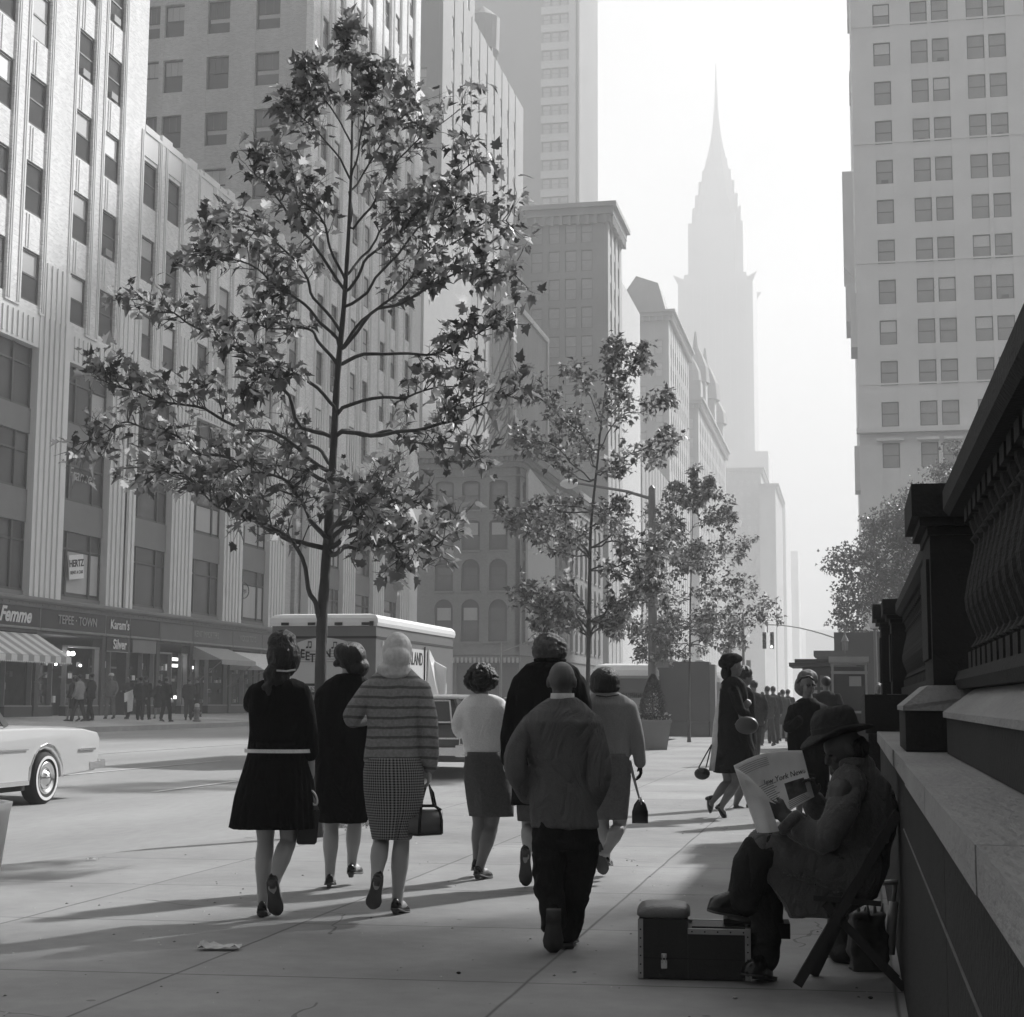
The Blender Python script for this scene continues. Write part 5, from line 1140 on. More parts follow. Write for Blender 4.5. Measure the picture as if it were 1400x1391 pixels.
def M_check(name, v0, v1, s):
    """small woven check in the garment's own UV (round the body, down the body)"""
    m, nt, b, out = base(name); uv = N(nt, 'ShaderNodeTexCoord'); sp = N(nt, 'ShaderNodeSeparateXYZ'); nt.links.new(uv.outputs['UV'], sp.inputs[0])
    a = mth(nt, 'GREATER_THAN', mth(nt, 'FRACT', mth(nt, 'DIVIDE', sp.outputs[0], s)), .5)
    c = mth(nt, 'GREATER_THAN', mth(nt, 'FRACT', mth(nt, 'DIVIDE', sp.outputs[1], s)), .5)
    q = mth(nt, 'MULTIPLY', mth(nt, 'ADD', a, c), .5); f = mth(nt, 'MULTIPLY_ADD', q, v1 - v0); nt.nodes[-1].inputs[2].default_value = v0
    nt.links.new(f, b.inputs['Base Color']); b.inputs['Roughness'].default_value = .92; b.inputs['Specular IOR Level'].default_value = .2; return m
mSkinL = M('skin_light', .36, .5, .08, 12, .15, 300, spec=.4); mStock = M('stockings', .22, .6, .1, 9); mSkinD = M('skin_dark', .075, .45, .12, 12, .15, 300, spec=.5); mSkinM = M('skin_mid', .16, .5, .1, 12, .15, 300)
mBlkC = M_cloth('black_wool', .006); mBlk2 = M_cloth('black_pleats', .007, weave=150); mHairD = M('hair_dark', .008, .5, .5, 40, .8, 120, stretch=(1, 1, .25)); mHairG = M('hair_grey', .10, .5, .5, 30, 1, 90)
mShoe = M('shoe_leather', .012, .25, .2, 9); mSole = M('shoe_sole', .06, .6, .3, 12); mGlove = M_cloth('glove', .012)
class Fig:
    def __init__(s, u, v, label, group=None, z=0, cat='person', at_=None):
        s.o = Vector(at_) if at_ else gnd(u, v, z); s.t = s.o.copy(); s.dep = (s.o - CAM).dot(HF); s.ex = Vector((HF.y, -HF.x, 0))
        s.E = empty('person', s.o, label, cat, group, YAW); s.body = MB(); s.sd = random.random() * 50
    def p(s, u, v, dy=0.0):
        r_ = ray(u, v); t = (s.dep + dy) / r_.dot(HF); q = CAM + r_ * t - s.o
        return Vector((q.dot(s.ex), q.dot(HF), q.z))
    def rad(s, px): return px * s.dep / FPX
def ringz(F, v, xl, xr, dr=.62, dy=0.0, n=36, sup=2.3, fn=None):
    a = F.p(xl, v, dy); b = F.p(xr, v, dy); c = (a + b) / 2; rx = (b - a).length / 2; ry = rx * dr; r = []
    for j in range(n):
        t = 2 * math.pi * j / n; ct, st = math.cos(t), math.sin(t)
        x = abs(ct) ** (2 / sup) * math.copysign(1, ct); y = abs(st) ** (2 / sup) * math.copysign(1, st); k = fn(t) if fn else 1
        r.append(c + Vector((x * rx * k, y * ry * k, 0)))
    return r
def interp_rings(F, spec, dr, n=36, dy=0.0, fn=None, sub=3):
    """spec rows: (v, xl, xr[, dr[, dy]])"""
    rows = [(r[0], r[1], r[2], r[3] if len(r) > 3 else dr, r[4] if len(r) > 4 else dy) for r in spec]; out = []
    for i in range(len(rows) - 1):
        for k in range(sub):
            t = k / sub; q = [a + (b - a) * t for a, b in zip(rows[i], rows[i+1])]; out.append(ringz(F, *q[:3], q[3], q[4], n, fn=fn))
    q = rows[-1]; out.append(ringz(F, *q[:3], q[3], q[4], n, fn=fn)); return out
def limb(mb, pts, rad, n=12, sub=3):
    P = smooth_path([Vector(p) for p in pts], sub); L = len(P); m_ = len(rad)
    rr = []
    for i in range(L):
        t = i / (L - 1) * (m_ - 1); k = min(int(t), m_ - 2); rr.append(rad[k] + (rad[k+1] - rad[k]) * (t - k))
    mb.tube(P, rr, n); mb.ell(P[0], (rr[0],) * 3, 10, 7); mb.ell(P[-1], (rr[-1],) * 3, 10, 7)
def leg(F, hip, knee, ank, back=-.012, k=1.0):
    h, q, a = Vector(hip), Vector(knee), Vector(ank); m1 = h.lerp(q, .5); c1 = q.lerp(a, .22) + Vector((0, back, 0)); c2 = q.lerp(a, .42) + Vector((0, back * .9, 0)); c3 = q.lerp(a, .75)
    P = [h, m1, q, c1, c2, c3, a]; rr = [.082*k, .072*k, .050*k, .055*k, .054*k, .038*k, .033*k]
    F.body.tube(smooth_path(P, 4), [rr[min(6, i // 4)] + (rr[min(6, i // 4 + 1)] - rr[min(6, i // 4)]) * (i % 4) / 4 for i in range(25)], 14)
    F.body.ell(a, (.033*k,) * 3); return a
def foot(F, heel, toe, ank, up=(0, 0, 1), kind='pump', mat=None, w=1.0, name='shoe'):
    """shoe from heel point to toe point (sole line); up = direction of the instep"""
    heel, toe, ank = Vector(heel), Vector(toe), Vector(ank); d = toe - heel; L = d.length; d.normalize(); up = Vector(up); up = (up - d * up.dot(d)).normalized(); x = d.cross(up)
    F.body.tube([ank, heel + d * L * .22 + up * .045, heel + d * L * .55 + up * .04, heel + d * L * .85 + up * .022], [.034*w, .032*w, .034*w, .022*w], 10)
    m = MB(); low = kind != 'pump'
    prof = [(0.0, .020, .050), (.04, .028, .058), (.2, .031, .060 if not low else .085), (.35, .030, .050 if not low else .095), (.5, .034, .045 if not low else .075), (.7, .041, .042 if not low else .06), (.85, .036, .034 if not low else .05), (.96, .020, .024 if not low else .036), (1.0, .008, .012)]
    if low: prof = [(t, wd * 1.22, h_) for t, wd, h_ in prof]
    rs = []
    for t, wd, h_ in prof:
        lift = (.035 if kind == 'pump' else 0.0) * max(0, 1 - t / .6) ; c = heel + d * (L * t) + up * (lift + .004); wd *= w; r = []
        for j in range(14):
            a = 2 * math.pi * j / 14; yy = max(0, math.sin(a)) * h_ * w + min(0, math.sin(a)) * .006
            r.append(c + x * (math.cos(a) * wd) + up * yy)
        rs.append(r)
    m.rings(rs, 0)
    s_ = []
    for t, wd, h_ in prof:
        lift = (.035 if kind == 'pump' else 0.0) * max(0, 1 - t / .6); c = heel + d * (L * t) + up * (lift - .004); s_.append([c + x * (sx * wd * w * 1.03) + up * sy for sx, sy in ((-1, -.004), (1, -.004), (1, .006), (-1, .006))])
    m.rings(s_, 1)
    hh = .038 if kind == 'pump' else .022
    c = heel + d * L * .09 + up * (.036 if kind == 'pump' else .0)
    q = (.022, .012) if kind == 'pump' else (.036, .036)
    m.rings([[c + x * (a * r_) + d * (b * r_ * (1.0 if kind == 'pump' else 1.1)) - up * z for a, b in ((-1, -1), (1, -1), (1, 1), (-1, 1))] for r_, z in ((q[0] * w, 0), (q[1] * w, hh))], 1)
    return m.build(name, [mat or mShoe, mSole], F.E, True)
def hand(F, wrist, direc, palm=(0, -1, 0), curl=.5, s=1.0, thumb=1):
    w_ = Vector(wrist); d = Vector(direc).normalized(); pn = Vector(palm); pn = (pn - d * pn.dot(d)).normalized(); x = d.cross(pn)
    b = F.body; b.tube([w_ - d * .02, w_ + d * .03, w_ + d * .075 * s], [(.019*s, .026*s), (.015*s, .036*s), (.013*s, .040*s)], 10, flat=pn)
    for i, ln in enumerate((.060, .072, .067, .052)):
        off = x * ((i - 1.5) * .021 * s); a = w_ + d * .07 * s + off; d1 = (d + pn * curl * .5).normalized(); d2 = (d + pn * curl * 1.6).normalized(); d3 = (d * .4 + pn * curl * 2.2 + d * (1 - min(1, curl))).normalized()
        p1 = a + d1 * ln * .45 * s; p2 = p1 + d2 * ln * .35 * s; p3 = p2 + d3 * ln * .28 * s
        b.tube([a - d * .02, a, p1, p2, p3], [.0095*s, .0095*s, .009*s, .008*s, .006*s], 7)
    a = w_ + d * .02 * s + x * (.026 * s * thumb); q = (d * .7 + x * thumb * .7 + pn * .3).normalized(); p1 = a + q * .035 * s; p2 = p1 + (d + pn * .5).normalized() * .028 * s
    b.tube([a - q * .02, a, p1, p2], [.012*s, .012*s, .010*s, .007*s], 7)
def head(F, c, size=1.0, face=90, tilt=0, neck_to=None, nr=.052):
    """skull centre c; face = direction the face looks in the local frame (90 = away from the camera, 0 = right)"""
    c = Vector(c); a = R(face); f = Vector((math.cos(a), math.sin(a), -math.sin(R(tilt)))).normalized(); s_ = Vector((math.sin(a), -math.cos(a), 0)); u = s_.cross(f).normalized()
    if u.z < 0: u = -u
    rot = Matrix((s_, f, u)).transposed(); b = F.body; k = size
    b.ell(c + u * .02 * k, (.073*k, .092*k, .088*k), 18, 12, rot=rot)
    b.ell(c + f * .022*k - u * .045*k, (.056*k, .066*k, .068*k), 16, 10, rot=rot)
    b.ell(c + f * .058*k - u * .088*k, (.026*k, .022*k, .020*k), 10, 7, rot=rot)
    b.tube([c + f * .078*k + u * .012*k, c + f * .096*k - u * .012*k, c + f * .104*k - u * .030*k, c + f * .082*k - u * .038*k], [.008*k, .011*k, .014*k, .012*k], 8)
    b.ell(c + f * .082*k - u * .056*k, (.023*k, .012*k, .007*k), 10, 6, rot=rot); b.ell(c + f * .080*k - u * .067*k, (.020*k, .012*k, .007*k), 10, 6, rot=rot)
    b.ell(c + f * .078*k + u * .022*k, (.045*k, .014*k, .009*k), 10, 6, rot=rot)
    for sx in (-1, 1):
        b.ell(c + s_ * (sx * .074*k) - u * .005*k - f * .004*k, (.010*k, .020*k, .032*k), 10, 7, rot=rot)
        b.ell(c + s_ * (sx * .030*k) + f * .070*k - u * .03*k, (.022*k, .014*k, .018*k), 8, 6, rot=rot)
    nt_ = Vector(neck_to) if neck_to else c - Vector((0, 0, .2))
    b.tube([c - u * .04*k - f * .015*k, c.lerp(nt_, .55), nt_], [nr * k * .95, nr*k, nr * 1.35*k], 14)
    return f, s_, u, c
def eyes(F, hd, k=1.0):
    f, s_, u, c = hd; m = MB()
    for sx in (-1, 1): m.ell(c + s_ * (sx * .031*k) + f * .083*k - u * .002*k, (.012*k, .006*k, .006*k), 8, 5)
    m.build('eyes', mBlack, F.E, True)
def done(F, mat, voxel=.0065, it=2): return fused('body', F.body, mat, F.E, voxel, it=it)
def torso(F, spec, dr=.55):
    rs = interp_rings(F, spec, dr, 20, sub=2); F.body.rings(rs)
def garment(F, name, rings_spec, mat, dr=.62, sleeves=(), voxel=.011, amp=.006, freq=7, seed=None, extra=None, n=36, stretch=(1, 1, .55), it=3, sub=3):
    m = MB(); m.rings(interp_rings(F, rings_spec, dr, n, sub=sub))
    for pts, rad in sleeves: limb(m, pts, rad)
    if extra: extra(m)
    return fused(name, m, mat, F.E, voxel, it=it, amp=amp, freq=freq, seed=F.sd if seed is None else seed, stretch=stretch)
def skirt(F, spec, mat, dr=.72, pleats=0, depth=.0, n=120, uvs=False, slit=None, name='skirt', fold=.008):
    rows = interp_rings(F, spec, dr, n, sub=5); L = len(rows)
    for i, r in enumerate(rows):
        t = i / (L - 1); c = sum(r, Vector()) / n; lo = []
        for j, p in enumerate(r):
            a = 2 * math.pi * j / n; k = 0
            if pleats:
                q = (a * pleats / (2 * math.pi) + .08 * math.sin(a * 3)) % 1; k += depth * (t ** .8) * (abs(q - .5) * 2 - .5) + depth * .6 * t * math.sin(a * 5 + F.sd)
            k += fold * t * math.sin(a * 4 + 1.3 * F.sd + t * 2) + fold * .6 * noise.noise(Vector((math.cos(a) * 2, math.sin(a) * 2, t * 3 + F.sd)))
            if slit and t > slit[1]:
                dd = abs((a - slit[0] + math.pi) % (2 * math.pi) - math.pi); k -= .03 * max(0, 1 - dd / .10) * (t - slit[1]) / (1 - slit[1])
            d = (p - c); d = d.normalized() if d.length else d; lo.append(p + d * k)
        rows[i] = lo
    m = MB(); m.rings(rows, cap=True)
    inner = [[p + (sum(r, Vector()) / n - p).normalized() * .012 for p in r] for r in rows[-2:]]
    me = m.mesh(name, mat, True)
    uvl = me.uv_layers.new(name='UV')
    for poly in me.polygons:
        for li in poly.loop_indices:
            vi = me.loops[li].vertex_index; i, j = divmod(vi, n); 
            jj = j
            if j == 0 and any(me.loops[k].vertex_index % n == n - 1 for k in poly.loop_indices): jj = n
            uvl.data[li].uv = (jj / n * 1.02, (rows[i][0].z))
    return link(name, me, F.E)
def hairdo(F, name, ells, mat, voxel=.009, amp=.010, freq=22, stretch=(1, 1, .5), it=1, tubes=()):
    m = MB()
    for c, r in ells: m.ell(c, r, 16, 10)
    for pts, rad in tubes: limb(m, pts, rad)
    return fused(name, m, mat, F.E, voxel, it=it, amp=amp, freq=freq, seed=F.sd, stretch=stretch)
def handbag(name, F, pts_label, build):
    e = empty('handbag', F.E.location, pts_label, 'handbag', None, YAW); build(e); return e
random.seed(31)
GW = 'women walking away along the pavement'
# ---- A: black pleated skirt, dark jacket with pale hem line
F = Fig(372, 1254, 'woman in black jacket with white hem line and pleated skirt, leftmost of the walkers', GW); P_ = F.p
torso(F, [(940, 352, 414), (1000, 350, 414), (1060, 345, 416), (1080, 352, 410)])
leg(F, P_(362, 1060), P_(363, 1150, .03), P_(359, 1238, 0)); leg(F, P_(396, 1060), P_(394, 1148, .02), P_(373, 1212, -.12))
foot(F, P_(357, 1254, -.06), P_(364, 1249, .17) + Vector((0, 0, -.02)), P_(359, 1238, 0)); foot(F, P_(371, 1209, -.18), P_(379, 1251, -.02), P_(373, 1212, -.12), up=(0, 1, .25), w=1.15)
hd = head(F, P_(388, 900), 1.0, 75, 5, P_(384, 944)); limb(F.body, [P_(412, 950), P_(421, 1005, -.0), P_(424, 1060, .02)], [.05, .042, .028]); hand(F, P_(425, 1058, .02), (0, .1, -1), (-1, 0, 0), .9)
done(F, mSkinL)
garment(F, 'jacket', [(928, 370, 402, .9), (934, 352, 414), (942, 342, 421), (960, 341, 422), (1000, 342, 420), (1029, 339, 423)], mBlkC, .60,
        [([P_(411, 948), P_(419, 985, .0), P_(422, 1030, .0)], [.062, .060, .054]), ([P_(350, 948), P_(344, 965, .12), P_(352, 960, .25)], [.06, .05, .05])], amp=.007)
m = MB(); rs = interp_rings(F, [(1024, 335, 427), (1029, 334.5, 427.5)], .70, 48, sub=1)
m.rings(rs, cap=False); hem = m.build('hem_trim', M_cloth('white_trim', .7), F.E)
skirt(F, [(1015, 343, 418), (1050, 333, 424), (1090, 322, 428), (1132, 313, 430)], mBlk2, .72, 26, .018)
hairdo(F, 'hair', [(P_(388, 898, -.01), (.097, .105, .125)), (P_(386, 880), (.085, .09, .08)), (P_(378, 925, -.05), (.075, .06, .08)), (P_(370, 943, -.07), (.05, .04, .07))], mHairD, amp=.012)
MB().ell(P_(394, 889, -.11), (.006, .006, .008)).build('hair_clip', mChrome, F.E)
MB().tube([P_(378, 917, -.12), P_(392, 918, -.12), P_(404, 916, -.09)], .006, 5).build('hair_ribbon', mPale, F.E)
h1 = empty('handbag', F.E.location, 'grey pouch handbag with a pale ring handle held by the leftmost walking woman', 'handbag', rz=YAW)
m = MB(); m.rings([[P_(u, v, dy + .03) for u, dy in ((x0, -.05), (x1, -.05), (x1, .08), (x0, .08))] for v, x0, x1 in ((1080, 419, 424), (1095, 413, 432), (1108, 411, 437))]); m.build('pouch', M('bag_grey', .12, .5, .2, 9), h1, True)
m = MB(); K = [P_(428 + 5 * math.cos(t) + 3 * math.sin(t), 1091 + 10 * math.sin(t), -.03) for t in [i * math.pi / 8 for i in range(17)]]; m.tube(K, .006, 6); m.build('ring_handle', mPale, h1)
m = MB(); m.rings([[P_(u, v, dy) for u, dy in ((x0, -.04), (x1, -.04), (x1, .08), (x0, .08))] for v, x0, x1 in ((1109, 410, 437), (1152, 405, 433), (1155, 408, 430))]); m.build('box', mShoe, h1)
# ---- B: black coat, dark cap
F = Fig(468, 1215, 'woman all in black with a dark cap, behind and left of the pale headscarf', GW); P_ = F.p
torso(F, [(935, 445, 500), (1000, 440, 500), (1060, 440, 500)])
leg(F, P_(453, 1050), P_(453, 1130, .02), P_(451, 1198, -.02)); leg(F, P_(484, 1050), P_(485, 1125, .05), P_(481, 1182, .2))
foot(F, P_(450, 1214, -.08), P_(452, 1206, .14), P_(451, 1198, -.02)); foot(F, P_(479, 1200, .14), P_(492, 1190, .32), P_(481, 1182, .2))
hd = head(F, P_(480, 900), 1.0, 60, 5, P_(476, 938)); limb(F.body, [P_(500, 955), P_(502, 1020), P_(500, 1070, .05)], [.05, .042, .03]); hand(F, P_(500, 1070, .05), (0, .1, -1), (-1, 0, 0), .9); done(F, mSkinL)
garment(F, 'coat', [(922, 460, 494, .9), (932, 446, 505), (945, 436, 510), (985, 429, 511), (1040, 430, 506), (1085, 433, 503), (1124, 435, 502)], mBlkC, .62, [([P_(443, 950), P_(433, 1000, .02), P_(436, 1050, .1)], [.06, .055, .045]), ([P_(502, 950), P_(508, 1000, .02), P_(503, 1060, .04)], [.06, .055, .045])], amp=.007)
hairdo(F, 'cap', [(P_(480, 897), (.105, .11, .10)), (P_(476, 893, -.03), (.10, .09, .075)), (P_(488, 912, .0), (.085, .09, .075)), (P_(462, 908), (.03, .05, .02))], mHairD, amp=.009, freq=16)
h2 = empty('handbag', F.E.location, 'small black handbag just visible between the woman in black and the checked skirt', 'handbag', rz=YAW)
m = MB(); m.ell(P_(502, 1102, .0), (.06, .05, .08), 14, 9); m.tube([P_(498, 1088), P_(501, 1076), P_(505, 1088)], .006, 5); m.build('bag', mShoe, h2, True)
# ---- C: pale headscarf, banded jacket, checked skirt
F = Fig(530, 1250, 'woman in a pale headscarf, banded grey jacket and finely checked skirt', GW); P_ = F.p
torso(F, [(940, 512, 566), (1000, 514, 562), (1060, 506, 570), (1080, 510, 566)])
leg(F, P_(522, 1070), P_(521, 1150, .03), P_(514, 1205, -.16)); leg(F, P_(554, 1070), P_(549, 1150, .02), P_(543, 1234, 0))
foot(F, P_(516, 1206, -.22), P_(509, 1242, -.08), P_(514, 1205, -.16), up=(0, 1, .25), w=1.15); foot(F, P_(539, 1250, -.06), P_(556, 1245, .14), P_(543, 1234, 0))
head(F, P_(543, 900), .98, 90, 8, P_(540, 938)); limb(F.body, [P_(580, 950), P_(587, 1000, -.02), P_(587, 1052, .02)], [.05, .04, .027]); hand(F, P_(587, 1052, .02), (0, .1, -1), (-1, 0, 0), .9); hand(F, P_(506, 978, .26), (1, .2, .2), (0, 0, -1), .6); done(F, mSkinL)
mJk = M_bands('banded_knit', .19, .085, .062, .13); mChk = M_check('checked_wool', .02, .34, .016)
garment(F, 'jacket', [(912, 528, 558, .95), (922, 512, 568), (932, 503, 578), (950, 500, 580), (990, 504, 575), (1020, 501, 574), (1043, 497, 576)], mJk, .60,
        [([P_(575, 944), P_(586, 985, -.02), P_(588, 1020, -.01), P_(588, 1050, .02)], [.062, .056, .050, .044]), ([P_(506, 944), P_(482, 980, -.0), P_(494, 983, .14), P_(506, 978, .25)], [.060, .058, .05, .04])], amp=.008, freq=6)
skirt(F, [(1036, 500, 575), (1055, 497, 579), (1080, 498, 580), (1110, 502, 576), (1147, 509, 562)], mChk, .74, slit=(-math.pi / 2 + .25, .45), fold=.005)
def scarf(F, c, k=1.0):
    hairdo(F, 'headscarf', [(c + Vector((0, .01, .01)), (.092*k, .110*k, .122*k)), (c + Vector((0, -.045, -.03)), (.085*k, .085*k, .085*k)), (c + Vector((-.015, -.035, -.10)), (.105*k, .085*k, .055*k)), (c + Vector((-.01, -.07, -.125)), (.085*k, .05*k, .035*k)), (c + Vector((.0, .03, -.09)), (.085*k, .08*k, .07*k))], M_cloth('scarf_silk', .55, .06, 4, 40, .0, .5, folds=.10), amp=.005, freq=5, stretch=(1.2, 1, .6), voxel=.007, it=5)
    return
    o = MB(); o.tube([c + Vector((-.03, -.105, -.07)), c + Vector((-.01, -.128, .0)), c + Vector((.03, -.12, .05)), c + Vector((.065, -.08, .04)), c + Vector((.07, -.08, -.05))], .010, 7); o.build('scarf_fold', M_cloth('scarf_fold', .25), F.E, True)
scarf(F, P_(543, 894))
h3 = empty('handbag', F.E.location, 'grey doctor-style handbag with dark frame and twin handles, held by the woman in the headscarf', 'handbag', rz=YAW)
m = MB(); rs = []
for i, u in enumerate((556, 560, 580, 601, 605)):
    e_ = [.55, 1, 1, 1, .55][i]; rs.append([P_(u, 1141 - 36 * z_, dy) for z_, dy in ((0, -.09*e_), (.5, -.10*e_), (.95, -.03), (.95, .03), (.5, .10*e_), (0, .09*e_))])
m.rings(rs); m.build('bag', M('bag_leather', .10, .4, .2, 10), h3, True)
m = MB(); m.tube([P_(u, v, -.03) for u, v in ((557, 1106), (568, 1102), (594, 1102), (603, 1108))], .010, 6); m.tube([P_(u, v, -.10) for u, v in ((576, 1104), (574, 1120), (573, 1140))], .008, 6); m.tube([P_(u, v, -.09) for u, v in ((600, 1106), (604, 1122), (604, 1140))], .008, 6)
m.tube([P_(u, v, -.09) for u, v in ((558, 1141), (573, 1142), (604, 1140))], .008, 6)
m.build('trim', mShoe, h3); m = MB()
for dy, u in ((-.03, 0), (.03, 3)): m.tube([P_(572 + u, 1103, dy), P_(577 + u, 1084, dy), P_(585, 1070, 0.03), P_(589 + u, 1084, dy), P_(593 + u, 1103, dy)], .007, 6)
m.build('handle', mShoe, h3, True)
# ---- D: pale sweater, tweed skirt, dark curly hair
F = Fig(660, 1203, 'shorter woman in a pale sweater and grey tweed skirt with short dark curly hair', GW); P_ = F.p
torso(F, [(965, 640, 684), (1010, 640, 682), (1060, 642, 688), (1080, 646, 686)])
leg(F, P_(655, 1060), P_(655, 1125, .03), P_(652, 1178, .12), k=.95); leg(F, P_(676, 1060), P_(672, 1128, .02), P_(656, 1186, 0), k=1.0)
foot(F, P_(651, 1202, -.06), P_(671, 1198, .16), P_(656, 1186, 0)); foot(F, P_(650, 1192, .08), P_(652, 1188, .28), P_(652, 1178, .12))
head(F, P_(658, 930), .95, 92, 0, P_(660, 965)); hand(F, P_(634, 1000, .14), (.3, .8, .1), (1, 0, 0), .6); done(F, mSkinM)
mSw = M_cloth('pale_knit', .75, .08, 5, 160, .3, folds=.14)
garment(F, 'sweater', [(950, 645, 676, .95), (957, 634, 688), (967, 627, 694), (985, 627, 694), (1010, 632, 690), (1034, 636, 689)], mSw, .62, [([P_(634, 972), P_(627, 990, -.02), P_(630, 1003, .1)], [.055, .05, .042]), ([P_(688, 972), P_(693, 995, .05), P_(686, 1010, .18)], [.055, .05, .045])], amp=.009, freq=6)
mTw = M_cloth('tweed', .095, .25, 40, 120, .5, folds=.2)
skirt(F, [(1028, 636, 689), (1055, 634, 696), (1085, 638, 700), (1116, 643, 701)], mTw, .74, fold=.012)
m = MB(); rs = interp_rings(F, [(1030, 634, 691), (1034, 634, 691)], .63, 40, sub=1); m.rings(rs, cap=False); m.build('sweater_hem', M_cloth('white_trim', .7), F.E)
hairdo(F, 'hair', [(P_(658, 927), (.105, .11, .105)), (P_(645, 930), (.05, .07, .06)), (P_(671, 930), (.05, .07, .06))], mHairD, amp=.02, freq=26, stretch=(1, 1, 1))
# ---- E: tall woman in black, grey curly hair with dark hatband
F = Fig(742, 1212, 'tall woman in a black coat with fluffy grey hair and hat, directly beyond the boy', GW); P_ = F.p
torso(F, [(925, 722, 782), (1000, 718, 784), (1070, 720, 784)])
leg(F, P_(722, 1060), P_(722, 1128, .03), P_(721, 1168, -.14), k=.9); leg(F, P_(765, 1060), P_(765, 1135, .02), P_(765, 1198, .05))
foot(F, P_(718, 1166, -.2), P_(719, 1211, -.06), P_(721, 1168, -.14), up=(0, 1, .25), w=1.15); foot(F, P_(763, 1212, 0), P_(768, 1206, .2), P_(765, 1198, .05))
head(F, P_(753, 892), 1.02, 90, 0, P_(753, 930)); limb(F.body, [P_(706, 945), P_(696, 1000), P_(694, 1042, .04)], [.05, .042, .03]); hand(F, P_(694, 1040, .04), (.1, .2, -1), (1, 0, 0), .9, thumb=-1); done(F, mSkinL)
garment(F, 'coat', [(906, 730, 776, .9), (915, 714, 790), (928, 704, 797), (950, 700, 799), (1000, 702, 795), (1050, 700, 790), (1100, 699, 788)], mBlkC, .58, [([P_(712, 935), P_(698, 985), P_(694, 1038, .03)], [.068, .06, .052]), ([P_(790, 935), P_(800, 985), P_(800, 1038, .03)], [.068, .06, .052])], amp=.008,
        extra=lambda m: m.ell(P_(750, 912, -.02), (.17, .14, .035), 20, 8))
skirt(F, [(1060, 705, 775), (1122, 706, 774)], mTw, .7, name='skirt')
hairdo(F, 'hair', [(P_(753, 888), (.115, .12, .10)), (P_(750, 882), (.10, .11, .08)), (P_(740, 890), (.06, .09, .07))], mHairG, amp=.016, freq=24, stretch=(1, 1, 1))
hairdo(F, 'hat_brim', [(P_(752, 903), (.118, .125, .032))], mBlkC, amp=.004)
m = MB(); m.tube([P_(697 + 8 * math.cos(t), 1050 + 8 * math.sin(t), .0) for t in [i * math.pi / 8 for i in range(17)]], .005, 6); m.build('bracelet', mPale, F.E)
# ---- G: bobbed dark hair, pale short jacket
F = Fig(828, 1203, 'woman with a smooth black bob, pale grey short jacket, grey skirt and dark gloves', GW); P_ = F.p
torso(F, [(960, 812, 858), (1010, 812, 856), (1070, 816, 856)])
leg(F, P_(822, 1060), P_(824, 1125, .04), P_(829, 1175, .16), k=.95); leg(F, P_(848, 1060), P_(847, 1128, .03), P_(828, 1166, -.12), k=1.0)
foot(F, P_(818, 1160, -.18), P_(826, 1195, -.04), P_(828, 1166, -.12), up=(0, 1, .25), w=1.1); foot(F, P_(828, 1186, .12), P_(832, 1181, .32), P_(829, 1175, .16))
head(F, P_(827, 934), .97, 92, 5, P_(830, 962)); limb(F.body, [P_(862, 972), P_(871, 1010), P_(874, 1040, .03)], [.045, .04, .028]); done(F, mSkinL)
mJ2 = M_cloth('pale_grey_wool', .27, .1, 6, 160, .3, folds=.15)
garment(F, 'jacket', [(947, 814, 845, .95), (953, 803, 857), (963, 798, 866), (985, 800, 866), (1010, 804, 861), (1036, 806, 861)], mJ2, .62, [([P_(860, 968), P_(870, 1005), P_(875, 1042, .02)], [.058, .052, .045]), ([P_(804, 968), P_(797, 1005), P_(799, 1040, .02)], [.058, .052, .045])], amp=.006, freq=6)
m = MB(); m.tube([P_(815, 951, -.085), P_(829, 953, -.11), P_(846, 950, -.08)], .004, 5); m.build('collar_edge', mBlack, F.E)
skirt(F, [(1030, 806, 860), (1055, 805, 862), (1085, 807, 861), (1120, 811, 857)], M_cloth('grey_wool_skirt', .15, .25, 40, 120, .5, folds=.18), .74, fold=.006)
hairdo(F, 'hair', [(P_(827, 931), (.113, .12, .105)), (P_(827, 940), (.116, .11, .06))], mHairD, amp=.003, freq=30, it=3)
G2 = Fig(828, 1203, 'x'); bpy.data.objects.remove(G2.E); G2.E = F.E; hand(G2, P_(875, 1044, .03), (.1, .1, -1), (-1, 0, 0), .9); fused('glove', G2.body, mGlove, F.E, .0065, it=2)
h4 = empty('handbag', F.E.location, 'black rounded handbag on a long pale strap hanging from the bobbed woman\'s gloved hand', 'handbag', rz=YAW)
m = MB(); rs = []
for dy, e_ in ((-.045, .8), (-.035, 1), (.035, 1), (.045, .8)):
    rs.append([P_(875 + x * e_, 1110 + y * e_, dy) for x, y in ((-11, 16), (-11, 0), (-8, -10), (-3, -17), (3, -17), (8, -10), (11, 0), (11, 16))])
m.rings(rs); m.build('bag', mShoe, h4, True); m = MB(); m.tube([P_(861, 1040, .0), P_(866, 1062, 0), P_(874, 1092, 0)], [.012, .012, .008], 6, flat=(0, 1, 0)); m.build('strap', M('strap', .3, .6), h4)
m = MB(); m.tube([P_(874, 1096, -.05), P_(876, 1090, -.05), P_(877, 1100, -.05)], .005, 5); m.build('clasp', mChrome, h4)
